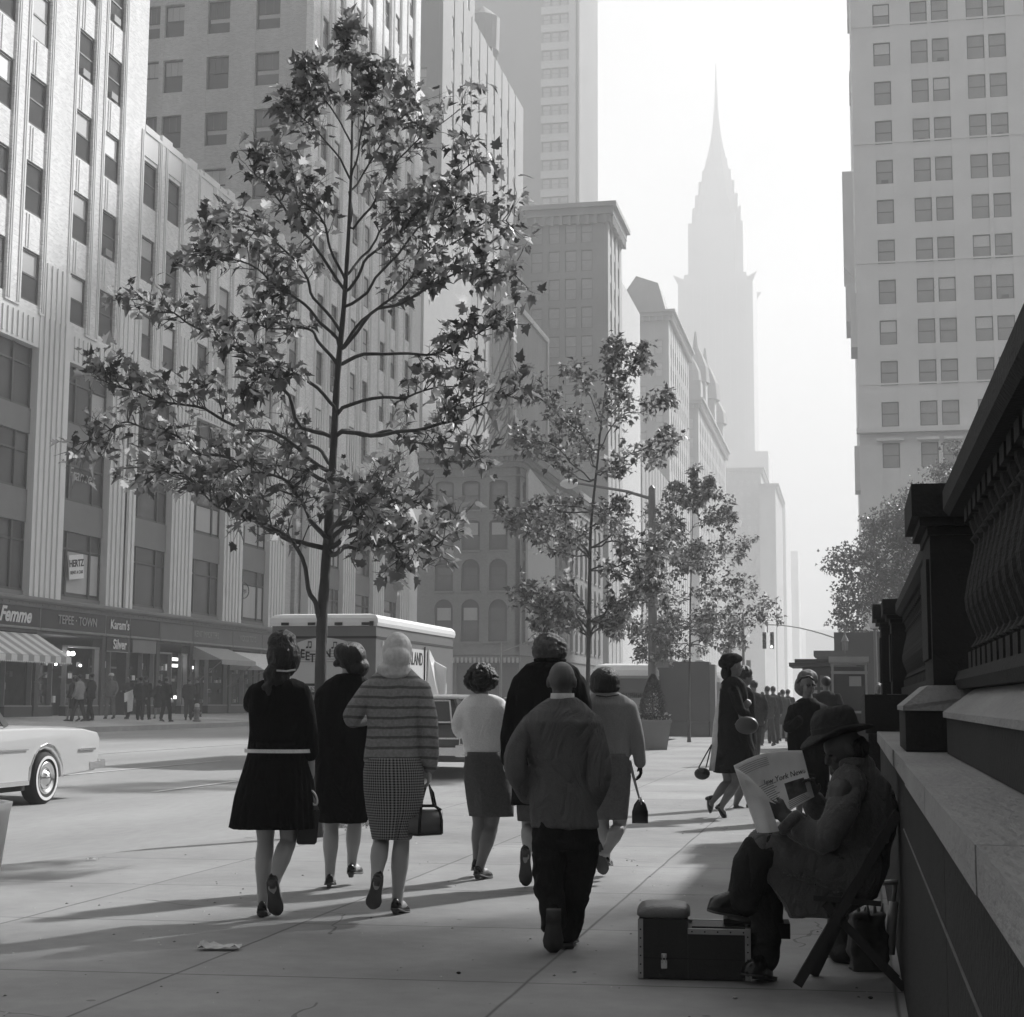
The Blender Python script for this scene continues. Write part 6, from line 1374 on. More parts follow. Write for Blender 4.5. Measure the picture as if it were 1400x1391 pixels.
# ---- F: boy in an oversized suit
F = Fig(768, 1300, 'boy with a shaved head in an oversized grey suit, nearest of the walkers'); P_ = F.p
torso(F, [(975, 735, 800), (1040, 738, 800), (1110, 738, 800)])
leg(F, P_(750, 1110), P_(750, 1190, .03), P_(756, 1252, -.12), k=.8); leg(F, P_(790, 1110), P_(790, 1190, .06), P_(776, 1262, .1), k=.8)
foot(F, P_(757, 1246, -.20), P_(756, 1302, -.06), P_(756, 1252, -.12), up=(0, 1, .2), kind='boot', w=1.05); foot(F, P_(775, 1290, .06), P_(780, 1284, .28), P_(776, 1262, .1), kind='boot', w=1.0)
head(F, P_(768, 932), .98, 82, 0, P_(768, 968), .05); done(F, mSkinD, .0055)
mSuit = M_cloth('grey_suit', .12, .15, 7, 200, .3, rough=.8, folds=.5); mTrs = M_cloth('dark_trousers', .016, .2, 8, 150, .3)
garment(F, 'jacket', [(955, 752, 786, .95), (963, 738, 800), (973, 724, 811), (988, 713, 820), (1020, 720, 808), (1060, 724, 804), (1100, 725, 813), (1131, 728, 818)], mSuit, .62,
        [([P_(725, 988), P_(707, 1025, -.05), P_(708, 1056, -.05), P_(722, 1086, .06)], [.050, .056, .060, .048]), ([P_(809, 988), P_(819, 1035, -.05), P_(818, 1068, -.04), P_(806, 1100, .06)], [.050, .056, .060, .048])], amp=.011, freq=5.5, voxel=.009, n=40, stretch=(1, 1, .5))
tm = MB(); limb(tm, [P_(754, 1128), P_(752, 1165, .01), P_(751, 1215, -.02), P_(757, 1262, -.08)], [.095, .088, .075, .062]); limb(tm, [P_(791, 1128), P_(794, 1165, .03), P_(786, 1215, .06), P_(777, 1272, .09)], [.095, .090, .080, .062]); tm.rings(interp_rings(F, [(1108, 742, 802), (1130, 736, 810), (1160, 734, 813)], .55, 24))
fused('trousers', tm, mTrs, F.E, .010, it=3, amp=.014, freq=8, seed=3, stretch=(1, 1, 1.3))
m = MB(); m.rings(interp_rings(F, [(948, 753, 785), (958, 752, 786)], .95, 24, sub=2)); m.build('collar', M_cloth('white_shirt', .6), F.E, True)
# ---- I: woman in long dark open coat and beret walking right, and her companion
F = Fig(985, 1118, 'woman in a beret and long dark coat with a pale lining, stepping to the right', 'people on the pavement near the kiosk'); P_ = F.p
torso(F, [(935, 985, 1018), (1000, 985, 1020), (1050, 985, 1025)])
leg(F, P_(990, 1020), P_(995, 1068, .05), P_(972, 1098, .0)); leg(F, P_(1010, 1020), P_(1006, 1070, -.05), P_(984, 1106, -.05))
foot(F, P_(964, 1091, 0), P_(971, 1112, .04), P_(969, 1096, .0), up=(.9, 0, .5)); foot(F, P_(977, 1104, -.05), P_(992, 1122, -.06), P_(981, 1104, -.05), up=(.8, 0, .6))
hd = head(F, P_(1003, 912), 1.0, 10, 0, P_(1000, 938)); eyes(F, hd); limb(F.body, [P_(1008, 950, -.1), P_(1016, 985, -.15), P_(1018, 975, -.1)], [.045, .04, .03]); hand(F, P_(1016, 968, -.12), (.6, 0, .6), (0, 1, 0), .8); hand(F, P_(1008, 990, -.2), (.6, 0, -.6), (0, 1, 0), .8); done(F, mSkinM, .008)
garment(F, 'coat', [(926, 993, 1010, 1.1), (934, 987, 1018, 1.0), (950, 984, 1022, .9), (990, 982, 1024), (1030, 979, 1032), (1056, 976, 1034)], mBlkC, .8, [([P_(1003, 945, -.14), P_(1012, 970, -.2), P_(1020, 975, -.16)], [.06, .055, .045])], amp=.009, voxel=.013)
m = MB(); rs = [ringz(F, v, a, b, .6, .04, 24) for v, a, b in ((945, 983, 1005), (990, 975, 1010), (1030, 972, 1010), (1054, 969, 1012))]; m.rings(rs); m.build('lining', M_cloth('pale_lining', .5), F.E, True)
hairdo(F, 'beret', [(P_(1000, 901), (.125, .125, .065)), (P_(994, 907), (.10, .11, .07)), (P_(993, 920, -.0), (.06, .09, .09))], mBlkC, amp=.006, freq=14)
hb1 = empty('handbag', F.E.location, 'black shoulder bag swinging behind the woman in the long dark coat', 'handbag', rz=YAW); m = MB(); m.ell(P_(960, 1058, 0), (.09, .06, .07), 14, 9); m.tube([P_(955, 1050), P_(966, 1030), P_(973, 1018)], .008, 5); m.tube([P_(965, 1050), P_(969, 1034), P_(973, 1018)], .008, 5); m.build('bag', mShoe, hb1, True)
hb2 = empty('handbag', F.E.location, 'round dark bag held in front of the long dark coat', 'handbag', rz=YAW); m = MB(); m.ell(P_(1021, 992, -.28), (.13, .06, .10), 16, 10); m.build('bag', M('bag_round', .05, .4), hb2, True)
F = Fig(1010, 1117, 'second dark-clothed woman just beyond the one in the beret', 'people on the pavement near the kiosk', at_=gnd(1022, 1112) + HF * .9); P_ = F.p
torso(F, [(945, 1005, 1030), (1000, 1003, 1032), (1050, 1003, 1032)])
leg(F, P_(1010, 1040), P_(1012, 1080, 0), P_(1006, 1100, 0)); leg(F, P_(1025, 1040), P_(1024, 1080, .1), P_(1026, 1098, .1))
foot(F, P_(1002, 1108, 0), P_(1022, 1113, 0), P_(1006, 1100, 0)); foot(F, P_(1020, 1104, .1), P_(1040, 1108, .1), P_(1026, 1098, .1))
hd = head(F, P_(1018, 925), 1.0, 15, 0, P_(1016, 948)); eyes(F, hd); done(F, mSkinM, .009)
garment(F, 'coat', [(940, 1012, 1024, 1), (948, 1004, 1031), (1000, 1002, 1034), (1062, 1000, 1036)], mBlkC, .8, amp=.008, voxel=.014)
hairdo(F, 'hair', [(P_(1017, 920), (.10, .11, .09))], mHairD)
# ---- K: woman in a patterned headscarf, facing us, and dark companion
F = Fig(1105, 1123, 'woman in a patterned headscarf and black coat facing the camera, behind the seated man', 'people on the pavement near the kiosk'); P_ = F.p
torso(F, [(960, 1085, 1118), (1010, 1085, 1118), (1060, 1085, 1120)])
leg(F, P_(1093, 1050), P_(1093, 1085), P_(1093, 1110)); leg(F, P_(1112, 1050), P_(1112, 1085, -.1), P_(1112, 1112, -.15))
foot(F, P_(1093, 1121, .08), P_(1093, 1126, -.14), P_(1093, 1110)); foot(F, P_(1112, 1124, -.06), P_(1112, 1130, -.28), P_(1112, 1112, -.15))
hd = head(F, P_(1104, 936, -.03), 1.0, 285, 5, P_(1104, 962)); eyes(F, hd); done(F, mSkinM, .007)
garment(F, 'coat', [(955, 1096, 1113, 1), (962, 1086, 1124, .8), (975, 1079, 1132), (1010, 1077, 1134), (1060, 1080, 1134), (1098, 1080, 1132)], mBlkC, .62, [([P_(1084, 972, 0), P_(1078, 995, -.1), P_(1092, 985, -.25)], [.065, .06, .05]), ([P_(1126, 972, 0), P_(1133, 1010, 0), P_(1132, 1040, -.1)], [.065, .06, .05])], amp=.009, voxel=.013)
mPat = M('patterned_scarf', .12, .7, .9, 30)
hairdo(F, 'headscarf', [(P_(1104, 928, .03), (.112, .105, .10)), (P_(1100, 938, .05), (.115, .09, .12))], mPat, amp=.008, freq=14)
m = MB(); m.tube([P_(1090, 934, -.09), P_(1096, 927, -.13), P_(1106, 925, -.14), P_(1113, 930, -.12)], .014, 6); m.build('fringe', mHairD, F.E, True)
m = MB(); hf, hs_, hu, hc = hd
for sx in (-1, 1): m.ell(hc + hs_ * (sx * .03) + hf * .09, (.026, .026, .018), 10, 6)
m.build('sunglasses', mBlack, F.E, True)
# ---- crowd builder: simple but complete figures
def walker(label, loc, h=1.72, face=90, coat=(.02), trousers=.015, skirt_=False, group=None, hat=None, step=.25, skin=None, arms=0, voxel=.022, hair=True, coatlen=.48, pale=None):
    F = Fig(0, 0, label, group, at_=loc); s = h / 1.72; b = F.body; V = lambda x, y, z: Vector((x, y, z)) * s; a = R(face); f = Vector((math.cos(a), math.sin(a), 0)); sd_ = Vector((math.sin(a), -math.cos(a), 0))
    W = lambda x, y, z: (sd_ * x + f * y + Vector((0, 0, z))) * s
    for sx, st in ((-1, step), (1, -step)):
        leg(F, W(sx * .09, 0, .9), W(sx * .09, st * .5 + .03, .5), W(sx * .09, st, .08 + (.05 if st < 0 else 0)), back=0)
        foot(F, W(sx * .09, st - .05, .01 + (.05 if st < 0 else 0)), W(sx * .1, st + .19, .01), W(sx * .09, st, .09), kind='pump' if skirt_ else 'boot')
    head(F, W(0, .02, 1.60), s, face, 3, W(0, 0, 1.42))
    for sx in (-1, 1):
        el = W(sx * .25, -.02, 1.13); wr = W(sx * .22, .12 + .1 * sx * arms, .90) if not arms else W(sx * .12, .28, 1.12)
        limb(b, [W(sx * .18, 0, 1.38), el, wr], [.05, .04, .03], 8, 2); hand(F, wr, wr - el, f, .6, s)
    b.rings([[W(x * wx, y * wy, z) for x, y in [(math.cos(t), math.sin(t)) for t in [i * math.pi / 6 for i in range(12)]]] for z, wx, wy in ((.85, .15, .1), (1.1, .13, .1), (1.35, .17, .1), (1.44, .07, .06))])
    fused('body', b, skin or mSkinM, F.E, voxel * .6, it=1)
    m = MB(); 
    m.rings([[W(x * wx, y * wy, z) for x, y in [(math.cos(t), math.sin(t)) for t in [i * math.pi / 10 for i in range(20)]]] for z, wx, wy in ((coatlen * 1.72 - .02, .20, .15), (1.0, .185, .14), (1.25, .20, .135), (1.38, .205, .12), (1.44, .13, .10), (1.48, .06, .06))])
    for sx in (-1, 1):
        el = W(sx * .25, -.02, 1.13); wr = W(sx * .22, .12 + .1 * sx * arms, .93) if not arms else W(sx * .13, .26, 1.12)
        limb(m, [W(sx * .18, 0, 1.38), el, wr], [.068, .06, .05], 8, 2)
    fused('coat', m, M_cloth('coat_%03d' % int(coat * 1000), coat), F.E, voxel, it=2, amp=.008, freq=7, seed=F.sd)
    if not skirt_:
        m = MB()
        for sx, st in ((-1, step), (1, -step)): limb(m, [W(sx * .085, 0, .92), W(sx * .095, st * .5 + .03, .5), W(sx * .095, st, .10 + (.05 if st < 0 else 0))], [.10, .082, .07], 10, 3)
        fused('trousers', m, M_cloth('trousers_%03d' % int(trousers * 1000), trousers), F.E, voxel, it=1, amp=.006, freq=9, seed=F.sd)
    if hat: m = MB(); m.lathe([(.15*s, 0), (.15*s, .01), (.10*s, .02), (.095*s, .09), (.05*s, .11)] if hat == 'brim' else [(.10*s, -.03), (.11*s, .02), (.08*s, .07), (.02, .09)], W(0, .0, 1.66), 16); m.build('hat', M('hat_%s' % (pale or 'dark'), .6 if pale else .03, .8), F.E, True)
    elif hair: m = MB(); m.ell(W(0, -.02, 1.645), (.083*s, .098*s, .085*s), 14, 9); m.build('hair', mHairD, F.E, True)
    return F
random.seed(77)
GC = 'crowd at the far end of the pavement'
for lab, u, v, h, fc, ct, tr, sk in (
    ('man in a dark suit, nearest of the far crowd', 1032, 1046, 1.74, 95, .02, .018, False),
    ('man in a grey suit bending an arm, right in front of the far crowd', 1050, 1020, 1.76, 100, .05, .04, False),
    ('dark-haired man in a suit next to the man in the grey suit', 1058, 1017, 1.78, 85, .035, .03, False),
    ('person in a long grey coat left of the woman in the patterned headscarf', 1071, 1014, 1.70, 80, .07, .05, True),
    ('figure in black between the grey coat and the headscarf woman', 1078, 1010, 1.74, 95, .02, .02, False),
    ('tiny far figure in black at the left of the crowd', 1043, 1001, 1.72, 90, .02, .02, False),
    ('tiny far figure in grey at the middle of the crowd', 1066, 999, 1.72, 90, .05, .03, False)):
    walker(lab, gnd(u, v), h, fc, ct, tr, sk, GC, coatlen=.34 if sk else .46, step=random.choice((.28, -.28)))
walker('dark figure standing just right of the woman in the patterned headscarf', gnd(1132, 1068), 1.72, 80, .012, .012, False, 'people on the pavement near the kiosk', step=.1)
walker('person standing inside the shade by the phone booth', Vector((.62, 38, 0)), 1.75, 250, .012, .012, False, 'people on the pavement near the kiosk', step=.05)
GF = 'people outside the shops across the street'
for lab, u, v, X, h, fc, ct, tr, sk, kw in (
    ('woman in dark clothes with a pale top, leftmost by the shops', 101, 0, -28.2, 1.66, 150, .03, .02, True, {}),
    ('man with a pale bundle under his arm beside the leftmost woman', 108, 0, -28.0, 1.74, 160, .25, .02, False, {}),
    ('man in a black suit pointing left in front of the lit shop', 124, 0, -28.0, 1.8, 165, .012, .012, False, dict(arms=1)),
    ('man in a white cap and light jacket with grey trousers', 151, 0, -29.0, 1.8, 260, .16, .16, False, dict(hat='cap', pale='white')),
    ('man in a dark jacket carrying a large pale sheet', 175, 0, -28.7, 1.72, 250, .03, .03, False, dict(arms=1)),
    ('man in a black suit, left of the group under the silver sign', 192, 0, -27.9, 1.74, 100, .012, .012, False, {}),
    ('man in a dark suit seen from behind under the silver sign', 199, 0, -28.2, 1.76, 80, .015, .015, False, {}),
    ('woman with a pale shopping bag right of the dark suits', 217, 0, -28.4, 1.62, 120, .02, .02, True, {}),
    ('man in a black overcoat nearest the kerb', 227, 0, -26.8, 1.78, 60, .012, .012, False, {}),
    ('man in grey standing behind the fire hydrant', 258, 0, -27.2, 1.78, 100, .04, .035, False, {}),
    ('man in black looking into the bright shop window', 269, 0, -28.6, 1.78, 200, .015, .012, False, {})):
    d = ray(u, 960); Y = X * d.y / d.x
    walker(lab, Vector((X, Y, fz(X) + .0)), h, fc, ct, tr, sk, GF, voxel=.03, step=random.choice((.12, .22, -.15)), coatlen=.3 if sk else .48, **kw)
e = empty('paper_sheet', Vector((-28.35, 0, 0)), 'large pale sheet held by the man in the dark jacket outside the shops', 'paper'); d = ray(176, 960); e.location = Vector((-28.3, -28.3 * d.y / d.x, fz(-28.3)))
m = MB(); m.prism([(0, -.45, 1.05), (0, .3, 1.2), (0, .35, .95), (0, .3, .35), (0, -.1, .3), (0, -.15, .75), (0, -.4, .7)], (.03, 0, 0)); m.build('sheet', mWhP, e)
# ================================================================= SEATED MAN, NEWSPAPER, CHAIR, SHOESHINE BOX, BAGS
F = Fig(1130, 1345, 'man in felt hat and heavy overcoat seated by the wall, reading a newspaper', None); P_ = F.p; b = F.body
mOver = M_cloth('overcoat', .11, .25, 6, 180, .5, sheen=.25); mTr2 = M_cloth('old_trousers', .03, .3, 7, 120, .4); mFelt = M_cloth('felt_hat', .050, .25, 5, 120, .2)
b.rings(interp_rings(F, [(1050, 1150, 1182, .9), (1080, 1140, 1200), (1140, 1138, 1205), (1215, 1125, 1200)], .7, 20, sub=2))
limb(b, [P_(1158, 1200, -.12), P_(1095, 1180, -.12), P_(1040, 1162, -.12)], [.08, .07, .06]); limb(b, [P_(1038, 1165, -.12), P_(1020, 1205, -.12), P_(1012, 1236, -.12)], [.055, .05, .036])
limb(b, [P_(1158, 1200, .12), P_(1095, 1195, .12), P_(1048, 1185, .12)], [.08, .07, .06]); limb(b, [P_(1048, 1190, .12), P_(1046, 1250, .1), P_(1040, 1318, .08)], [.055, .05, .036])
hd = head(F, P_(1154, 1024, 0), 1.0, 187, 22, P_(1166, 1058)); eyes(F, hd)
limb(b, [P_(1150, 1080, -.2), P_(1128, 1146, -.24), P_(1072, 1118, -.20)], [.055, .045, .03]); limb(b, [P_(1150, 1080, .17), P_(1125, 1130, .15), P_(1108, 1090, .06)], [.055, .045, .03])
hand(F, P_(1076, 1115, -.2), (-.9, .1, .35), (0, 1, .3), .8, 1.05, thumb=-1); hand(F, P_(1110, 1092, .05), (-.3, -.3, .8), (0, -1, .1), .8, 1.0)
done(F, mSkinD, .006)
foot(F, P_(1014, 1252, -.12), P_(967, 1243, -.12), P_(1012, 1236, -.12), up=(-.2, 0, 1), kind='boot', w=1.25); foot(F, P_(1048, 1334, .08), P_(1022, 1332, -.06), P_(1042, 1318, .08), kind='boot', w=1.15)
def coatx(m):
    # skirts of the coat over both thighs, hanging under the seat
    limb(m, [P_(1166, 1190, -.08), P_(1100, 1172, -.11), P_(1046, 1158, -.11)], [.145, .12, .085], 16, 4); limb(m, [P_(1166, 1195, .1), P_(1100, 1190, .1), P_(1052, 1176, .11)], [.14, .115, .085], 16, 4)
    m.rings([[P_(u, v, dy) for u, dy in ((x0, -.17), (x1, -.17), (x1, .16), (x0, .16))] for v, x0, x1 in ((1165, 1040, 1200), (1200, 1050, 1205), (1232, 1072, 1185), (1252, 1082, 1150))])
    m.tube([P_(1152, 1050, -.07), P_(1166, 1046, -.08), P_(1184, 1046, -.02), P_(1186, 1048, .06)], [.03, .035, .035, .03], 8)
    m.tube([P_(1077, 1121, -.21), P_(1084, 1128, -.22)], [.058, .06], 12)
garment(F, 'overcoat', [(1042, 1150, 1184, 1.0, .0), (1054, 1146, 1200, .85), (1072, 1140, 1214, .8), (1100, 1134, 1224, .8), (1140, 1128, 1222, .8), (1185, 1118, 1212, .8), (1225, 1112, 1196, .8)], mOver, .8,
        [([P_(1160, 1072, -.12), P_(1146, 1120, -.25), P_(1122, 1148, -.24), P_(1086, 1126, -.2)], [.078, .066, .064, .054]), ([P_(1158, 1078, .15), P_(1140, 1130, .17), P_(1120, 1110, .1), P_(1112, 1098, .07)], [.08, .07, .06, .05])], voxel=.010, amp=.017, freq=6.5, stretch=(1, 1, .7), extra=coatx, n=40)
tm = MB(); limb(tm, [P_(1050, 1162, -.12), P_(1032, 1172, -.12), P_(1024, 1205, -.12), P_(1016, 1232, -.12)], [.088, .088, .082, .072]); limb(tm, [P_(1060, 1185, .12), P_(1048, 1220, .11), P_(1046, 1270, .1), P_(1044, 1312, .08)], [.085, .08, .075, .068])
fused('trousers', tm, mTr2, F.E, .010, it=3, amp=.010, freq=9, seed=5, stretch=(1, 1, 1.2))
# hat: pinched felt crown and a dipping brim, tipped forward
f_, s__, u_, c_ = hd; hatup = (P_(1160, 990) - P_(1168, 1040)); 
ax_z = Vector((-.22, 0, 1)).normalized(); ax_x = Vector((1, 0, .22)).normalized(); ax_y = Vector((0, 1, 0)); hc = P_(1143, 1002, 0)
m = MB(); rs = []
for r, z, k in ((.165, -.012, 1), (.172, -.004, 1), (.166, .004, 1), (.118, .006, 0), (.102, .012, 0), (.100, .055, 0), (.094, .095, 0), (.075, .118, 0), (.04, .122, 0), (.004, .112, 0)):
    ring = []
    for j in range(32):
        t = 2 * math.pi * j / 32; dz = (.030 * math.sin(t) ** 2 - .035 * max(0, -math.cos(t)) - .0) * k; rr = r * (1 + (.06 * abs(math.cos(t)) if k else .12 * abs(math.cos(t)))); pinch = -.02 * math.exp(-((t - math.pi) ** 2) * 4) if z > .09 else 0
        ring.append(hc + ax_x * (rr * math.cos(t)) + ax_y * (rr * .92 * math.sin(t)) + ax_z * (z + dz + pinch))
    rs.append(ring)
m.rings(rs); hat = m.build('hat', mFelt, F.E, True)
m = MB(); m.rings([[hc + ax_x * (r * 1.1 * math.cos(2*math.pi*j/32)) + ax_y * (r * .94 * math.sin(2*math.pi*j/32)) + ax_z * z for j in range(32)] for r, z in ((.106, .008), (.105, .036), (.101, .037), (.101, .008))], cap=False); m.build('hat_band', mBlack, hat)
hairdo(F, 'hair', [(P_(1170, 1024, 0), (.06, .075, .06))], mHairD, voxel=.008)
# newspaper: two open leaves bowing away from the reader
mNews = M_leaf('newsprint', .80, .55, .9); mInk = M('newsprint_ink', .10, .8, .3, 30); mInkL = M('newsprint_small_type', .30, .85, .3, 60)
NPp = empty('newspaper', F.E.location, 'open broadsheet newspaper held up by the seated man', 'newspaper', rz=YAW)
def sheet(c00, c10, c11, c01, bow, n=14, t=.004):
    """curved sheet through four measured corners (top-left, top-right, bottom-right, bottom-left)"""
    def S(a, b_, off=0.0):
        p = (c00 * (1 - a) + c10 * a) * (1 - b_) + (c01 * (1 - a) + c11 * a) * b_; q = p + Vector((0, 1, 0)) * (bow * math.sin(math.pi * a) + .012 * math.sin(5 * a + 3 * b_) + off) + Vector((0, 0, .02 * math.sin(math.pi * a) * (1 - b_))); return q
    m = MB()
    for i in range(n):
        for j in range(n):
            for o_ in (0, t):
                q = [S(i/n, j/n, o_), S((i+1)/n, j/n, o_), S((i+1)/n, (j+1)/n, o_), S(i/n, (j+1)/n, o_)]
                m.quad(*(q if o_ else q[::-1]))
    return m, S
c00, c10, c11, c01 = P_(1003, 1047, -.22), P_(1096, 1026, -.02), P_(1114, 1090, -.0), P_(1036, 1139, -.24)
m, S = sheet(c00, c10, c11, c01, .06); m.build('front_page', mNews, NPp, True)
m2, S2 = sheet(P_(1005, 1050, -.24), P_(1050, 1094, -.27), P_(1066, 1137, -.26), P_(1038, 1139, -.25), -.02, 8); m2.build('folded_page', mNews, NPp, True)
m2, _ = sheet(P_(1018, 1066, -.27), P_(1052, 1093, -.30), P_(1062, 1100, -.3), P_(1024, 1086, -.29), -.01, 6); m2.build('folded_corner', mNews, NPp, True)
m = MB()
def patch(a0, a1, b0, b1, off=-.0035, n=5):
    for i in range(n):
        for j in range(n): A, B_ = lambda k: a0 + (a1 - a0) * k / n, lambda k: b0 + (b1 - b0) * k / n; m.quad(S(A(i), B_(j+1), off), S(A(i+1), B_(j+1), off), S(A(i+1), B_(j), off), S(A(i), B_(j), off))
patch(.62, .92, .55, .84); m.build('printed_photo', M('newsprint_photo', .16, .8, 1.0, 22), NPp)
m = MB(); random.seed(8)
for i in range(16):
    patch(.10, .10 + .42 * random.uniform(.85, 1), .44 + i * .034, .452 + i * .034, n=3)
for i in range(4): patch(.60, .60 + .34 * random.uniform(.8, 1), .86 + i * .03, .87 + i * .03, n=3)
for i in range(5): patch(.06, .5, .06 + i * .03, .068 + i * .03, n=3)
m.build('small_type', mInkL, NPp)
o_ = (S(.62, .42) + S(.62, .46)) / 2; rt_ = (S(.85, .44) - S(.4, .44)).normalized(); upv = (S(.6, .3) - S(.6, .5)).normalized()
text('New York News', .037, mInk, S(.62, .44, -.010), rt_, upv, NPp, shear=.2, thick=.001, name='masthead')
# folding chair
mWood = M('chair_wood', .035, .6, .3, 5, .2, 40, stretch=(1, 1, .3))
CHR = empty('folding_chair', F.E.location, 'worn wooden folding chair under the seated man', 'chair', rz=YAW)
for dy, a, c_ in ((-.22, (1228, 1110), (1090, 1347)), (.20, (1222, 1104), (1112, 1334))):
    m = MB(); m.bar(P_(*a, dy), P_(*c_, dy), .042, .026, up=(0, 1, 0)); m.build('leg', mWood, CHR)
for dy, a, c_ in ((-.19, (1128, 1236), (1236, 1352)), (.17, (1124, 1232), (1226, 1338))):
    m = MB(); m.bar(P_(*a, dy), P_(*c_, dy), .036, .024, up=(0, 1, 0)); m.build('leg', mWood, CHR)
m = MB(); z_ = P_(1172, 1232).z
m.rings([[P_(u, v, dy) + Vector((0, 0, dz)) for u, v, dy in ((1112, 1228, -.2), (1205, 1236, -.2), (1205, 1236, .2), (1112, 1228, .2))] for dz in (-.012, .012)]); m.build('seat', mWood, CHR)
for v in (1118, 1150): m = MB(); q = 1228 - (v - 1110) * .582; m.bar(P_(q + 3, v, -.23), P_(q + 3, v, .21), .05, .015); m.build('back_slat', mWood, CHR)
MB().bar(P_(1140, 1260, -.22), P_(1140, 1260, .2), .02).build('stretcher', mWood, CHR)
# shoeshine box
mBox = M('box_black', .018, .6, .35, 6, .3, 60, fine=.3); mTrim = M('box_metal_edge', .34, .4, .3, 12, .2, 80)
o = gnd(950, 1341); SB = empty('shoeshine_box', gnd(950, 1341), 'black shoeshine box with metal-bound edges, latch and a padded step', 'box', rz=YAW + R(-7)); k = (o - CAM).dot(HF) / FPX
W_ = lambda u: (u - 950) * k
z1, z2 = 66 * k, 79 * k; x0, x1, xm = W_(876), W_(1023), W_(941); D = .27
m = MB(); m.box(x0, xm, 0, D, .006, z2); m.box(xm + .001, x1, 0, D, .006, z1 - .002); m.box(xm + .02, x1 - .02, .03, D - .03, z1 - .001, z1 + .012); m.build('case', mBox, SB)
m = MB(); t = .020
for x in (x0, x1 - t): m.box(x - .003, x + t, -.004, .0, .004, (z2 if x == x0 else z1)); 
m.box(x1 + .001, x1 + .004, -.004, t, .004, z1); m.box(x0 - .004, x0 - .001, -.004, t, .004, z2); m.box(x0 - .004, x0 - .001, D - t, D + .004, .004, z2)
m.box(xm + .0, x1 + .004, -.005, -.001, z1 - t, z1 + .004); m.box(xm, x1 + .004, -.004, t * .8, z1 + .001, z1 + .005); m.box(xm, x1, D - t, D + .004, z1 + .001, z1 + .014); m.box(x1 - t, x1 + .004, t, D - t, z1 + .001, z1 + .005)
m.build('metal_edge', mTrim, SB)
m = MB()
for i in range(6): m.ell((xm + .02 + i * .06, -.006, z1 - .008), (.004, .002, .004), 6, 4); m.ell((x1 - .01, -.006, .03 + i * .035), (.004, .002, .004), 6, 4); m.ell((x0 + .008, -.006, .03 + i * .04), (.004, .002, .004), 6, 4)
m.build('rivets', mUnder, SB)
m = MB(); m.box(x0, xm, -.002, -.0005, z1 * .42, z1 * .42 + .003); m.box(x0 + .155 * 0 + (xm - x0) * .98, x1 - t, -.002, -.0005, z1 * .42, z1 * .42 + .002); m.build('lid_seam', mUnder, SB)
m = MB(); cx_ = x0 + .118; m.box(cx_ - .014, cx_ + .014, -.008, -.001, z1 * .42 - .045, z1 * .42 - .006); m.box(cx_ - .012, cx_ + .012, -.010, -.001, z1 * .42 + .004, z1 * .42 + .025); m.tube([(cx_ - .008, -.013, z1 * .42 - .02), (cx_ - .008, -.015, z1 * .42 + .018), (cx_ + .008, -.015, z1 * .42 + .018), (cx_ + .008, -.013, z1 * .42 - .02)], .0025, 6); m.build('latch', mChrome, SB)
m = MB(); n_ = 14; ps = []
for zz, e in ((z2 + .004, .0), (z2 + .012, .012), (z2 + .035, .010), (z2 + .052, -.006), (z2 + .060, -.03)):
    hx, hy = (xm - x0) / 2 + e, D / 2 + e; cx2, cy2 = (x0 + xm) / 2, D / 2
    ps.append([(cx2 + hx * abs(math.cos(t)) ** .35 * math.copysign(1, math.cos(t)), cy2 + hy * abs(math.sin(t)) ** .35 * math.copysign(1, math.sin(t)), zz) for t in [2 * math.pi * j / 40 for j in range(40)]])
m.rings(ps); m.build('pad', M('pad_leather', .13, .35, .25, 8, .3, 60), SB, True)
m = MB(); m.box(x1 - .12, x1 + .16, .06, .2, z1 + .02, z1 + .045)
for i in range(14): m.box(x1 - .1 + i * .018, x1 - .09 + i * .018, .06, .2, z1 + .046, z1 + .056)
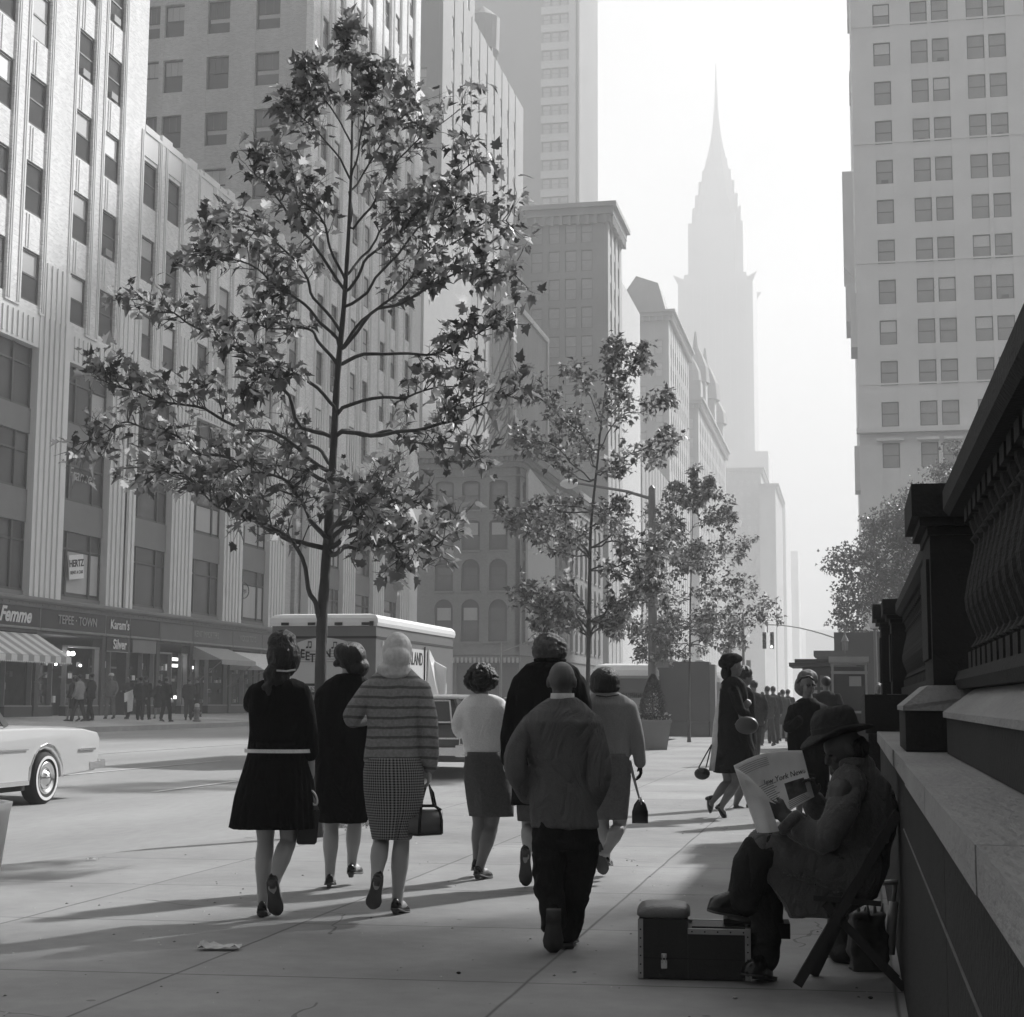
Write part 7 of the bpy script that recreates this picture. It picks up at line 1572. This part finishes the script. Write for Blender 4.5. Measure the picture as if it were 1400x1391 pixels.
m.box(x1 + .13, x1 + .19, .05, .21, z1 - .04, z1 + .03); m.bar((x1 + .02, .13, z1 + .02), (x1 - .05, .13, z1 - .05), .02); m.build('footrest', mUnder, SB)
# bags by the wall
b1 = empty('bag', gnd(1163, 1319), 'dark soft bag standing behind the chair legs against the wall', 'bag', rz=YAW); m = MB(); m.ell((0, .1, .16), (.085, .12, .17), 16, 10); m.ell((0, .1, .06), (.095, .12, .075), 14, 8); link('sack', fuse(m, .012, 2, .010, 9, 2), b1).data.materials.append(mBox)
b2 = empty('paper_bag', gnd(1192, 1330), 'crumpled grocery bag with a rolled top and pale bottles, between the chair and the wall', 'bag', rz=YAW); m = MB(); m.rings([[(x * s_, y * s_ + .08, z) for x, y in ((-1, -.7), (1, -.7), (1, .7), (-1, .7))] for s_, z in ((.075, .0), (.085, .08), (.08, .18), (.07, .24), (.075, .27))]); me = fuse(m, .010, 1, .016, 12, 6, (1, 1, 1)); me.materials.append(M('bag_paper', .07, .7, .4, 10)); link('sack', me, b2)
m = MB(); random.seed(12)
for i in range(5): x = -.05 + i * .028; m.tube([(x, .06, .25), (x + random.uniform(-.01, .02), .05, .30 + random.random() * .04)], [.014, .004], 5)
m.build('torn_edge', M('bag_edge', .3, .6), b2)
m = MB(); m.tube([(.10, .05, .08), (.125, .05, .33)], [.026, .024], 10); m.tube([(.125, .05, .33), (.135, .05, .41)], [.012, .011], 8); m.tube([(.075, .05, .42), (.155, .05, .425)], .014, 8); m.build('bottles', M('bottle_pale', .35, .2, .2, 5), b2, True)
e = empty('scrap', gnd(1138, 1310), 'small torn scrap of paper on the ground under the chair', 'litter'); MB().box(-.06, .05, -.01, .02, .003, .012).build('paper', mPale, e)
for i, (u, v) in enumerate(((1005, 1366), (1190, 1366), (785, 1330), (627, 1332))):
    o = MB().ell((0, 0, .006), (.012, .009, .006), 7, 5).build('pebble', [mTrim, mUnder, mTrim, mUnder][i], None); o.location = gnd(u, v); tag(o, ['pale pebble in front of the shoeshine box', 'dark pebble near the foot of the wall', 'pale chip on the pavement right of the boy', 'dark speck of gum left of the boy'][i], 'pebble')
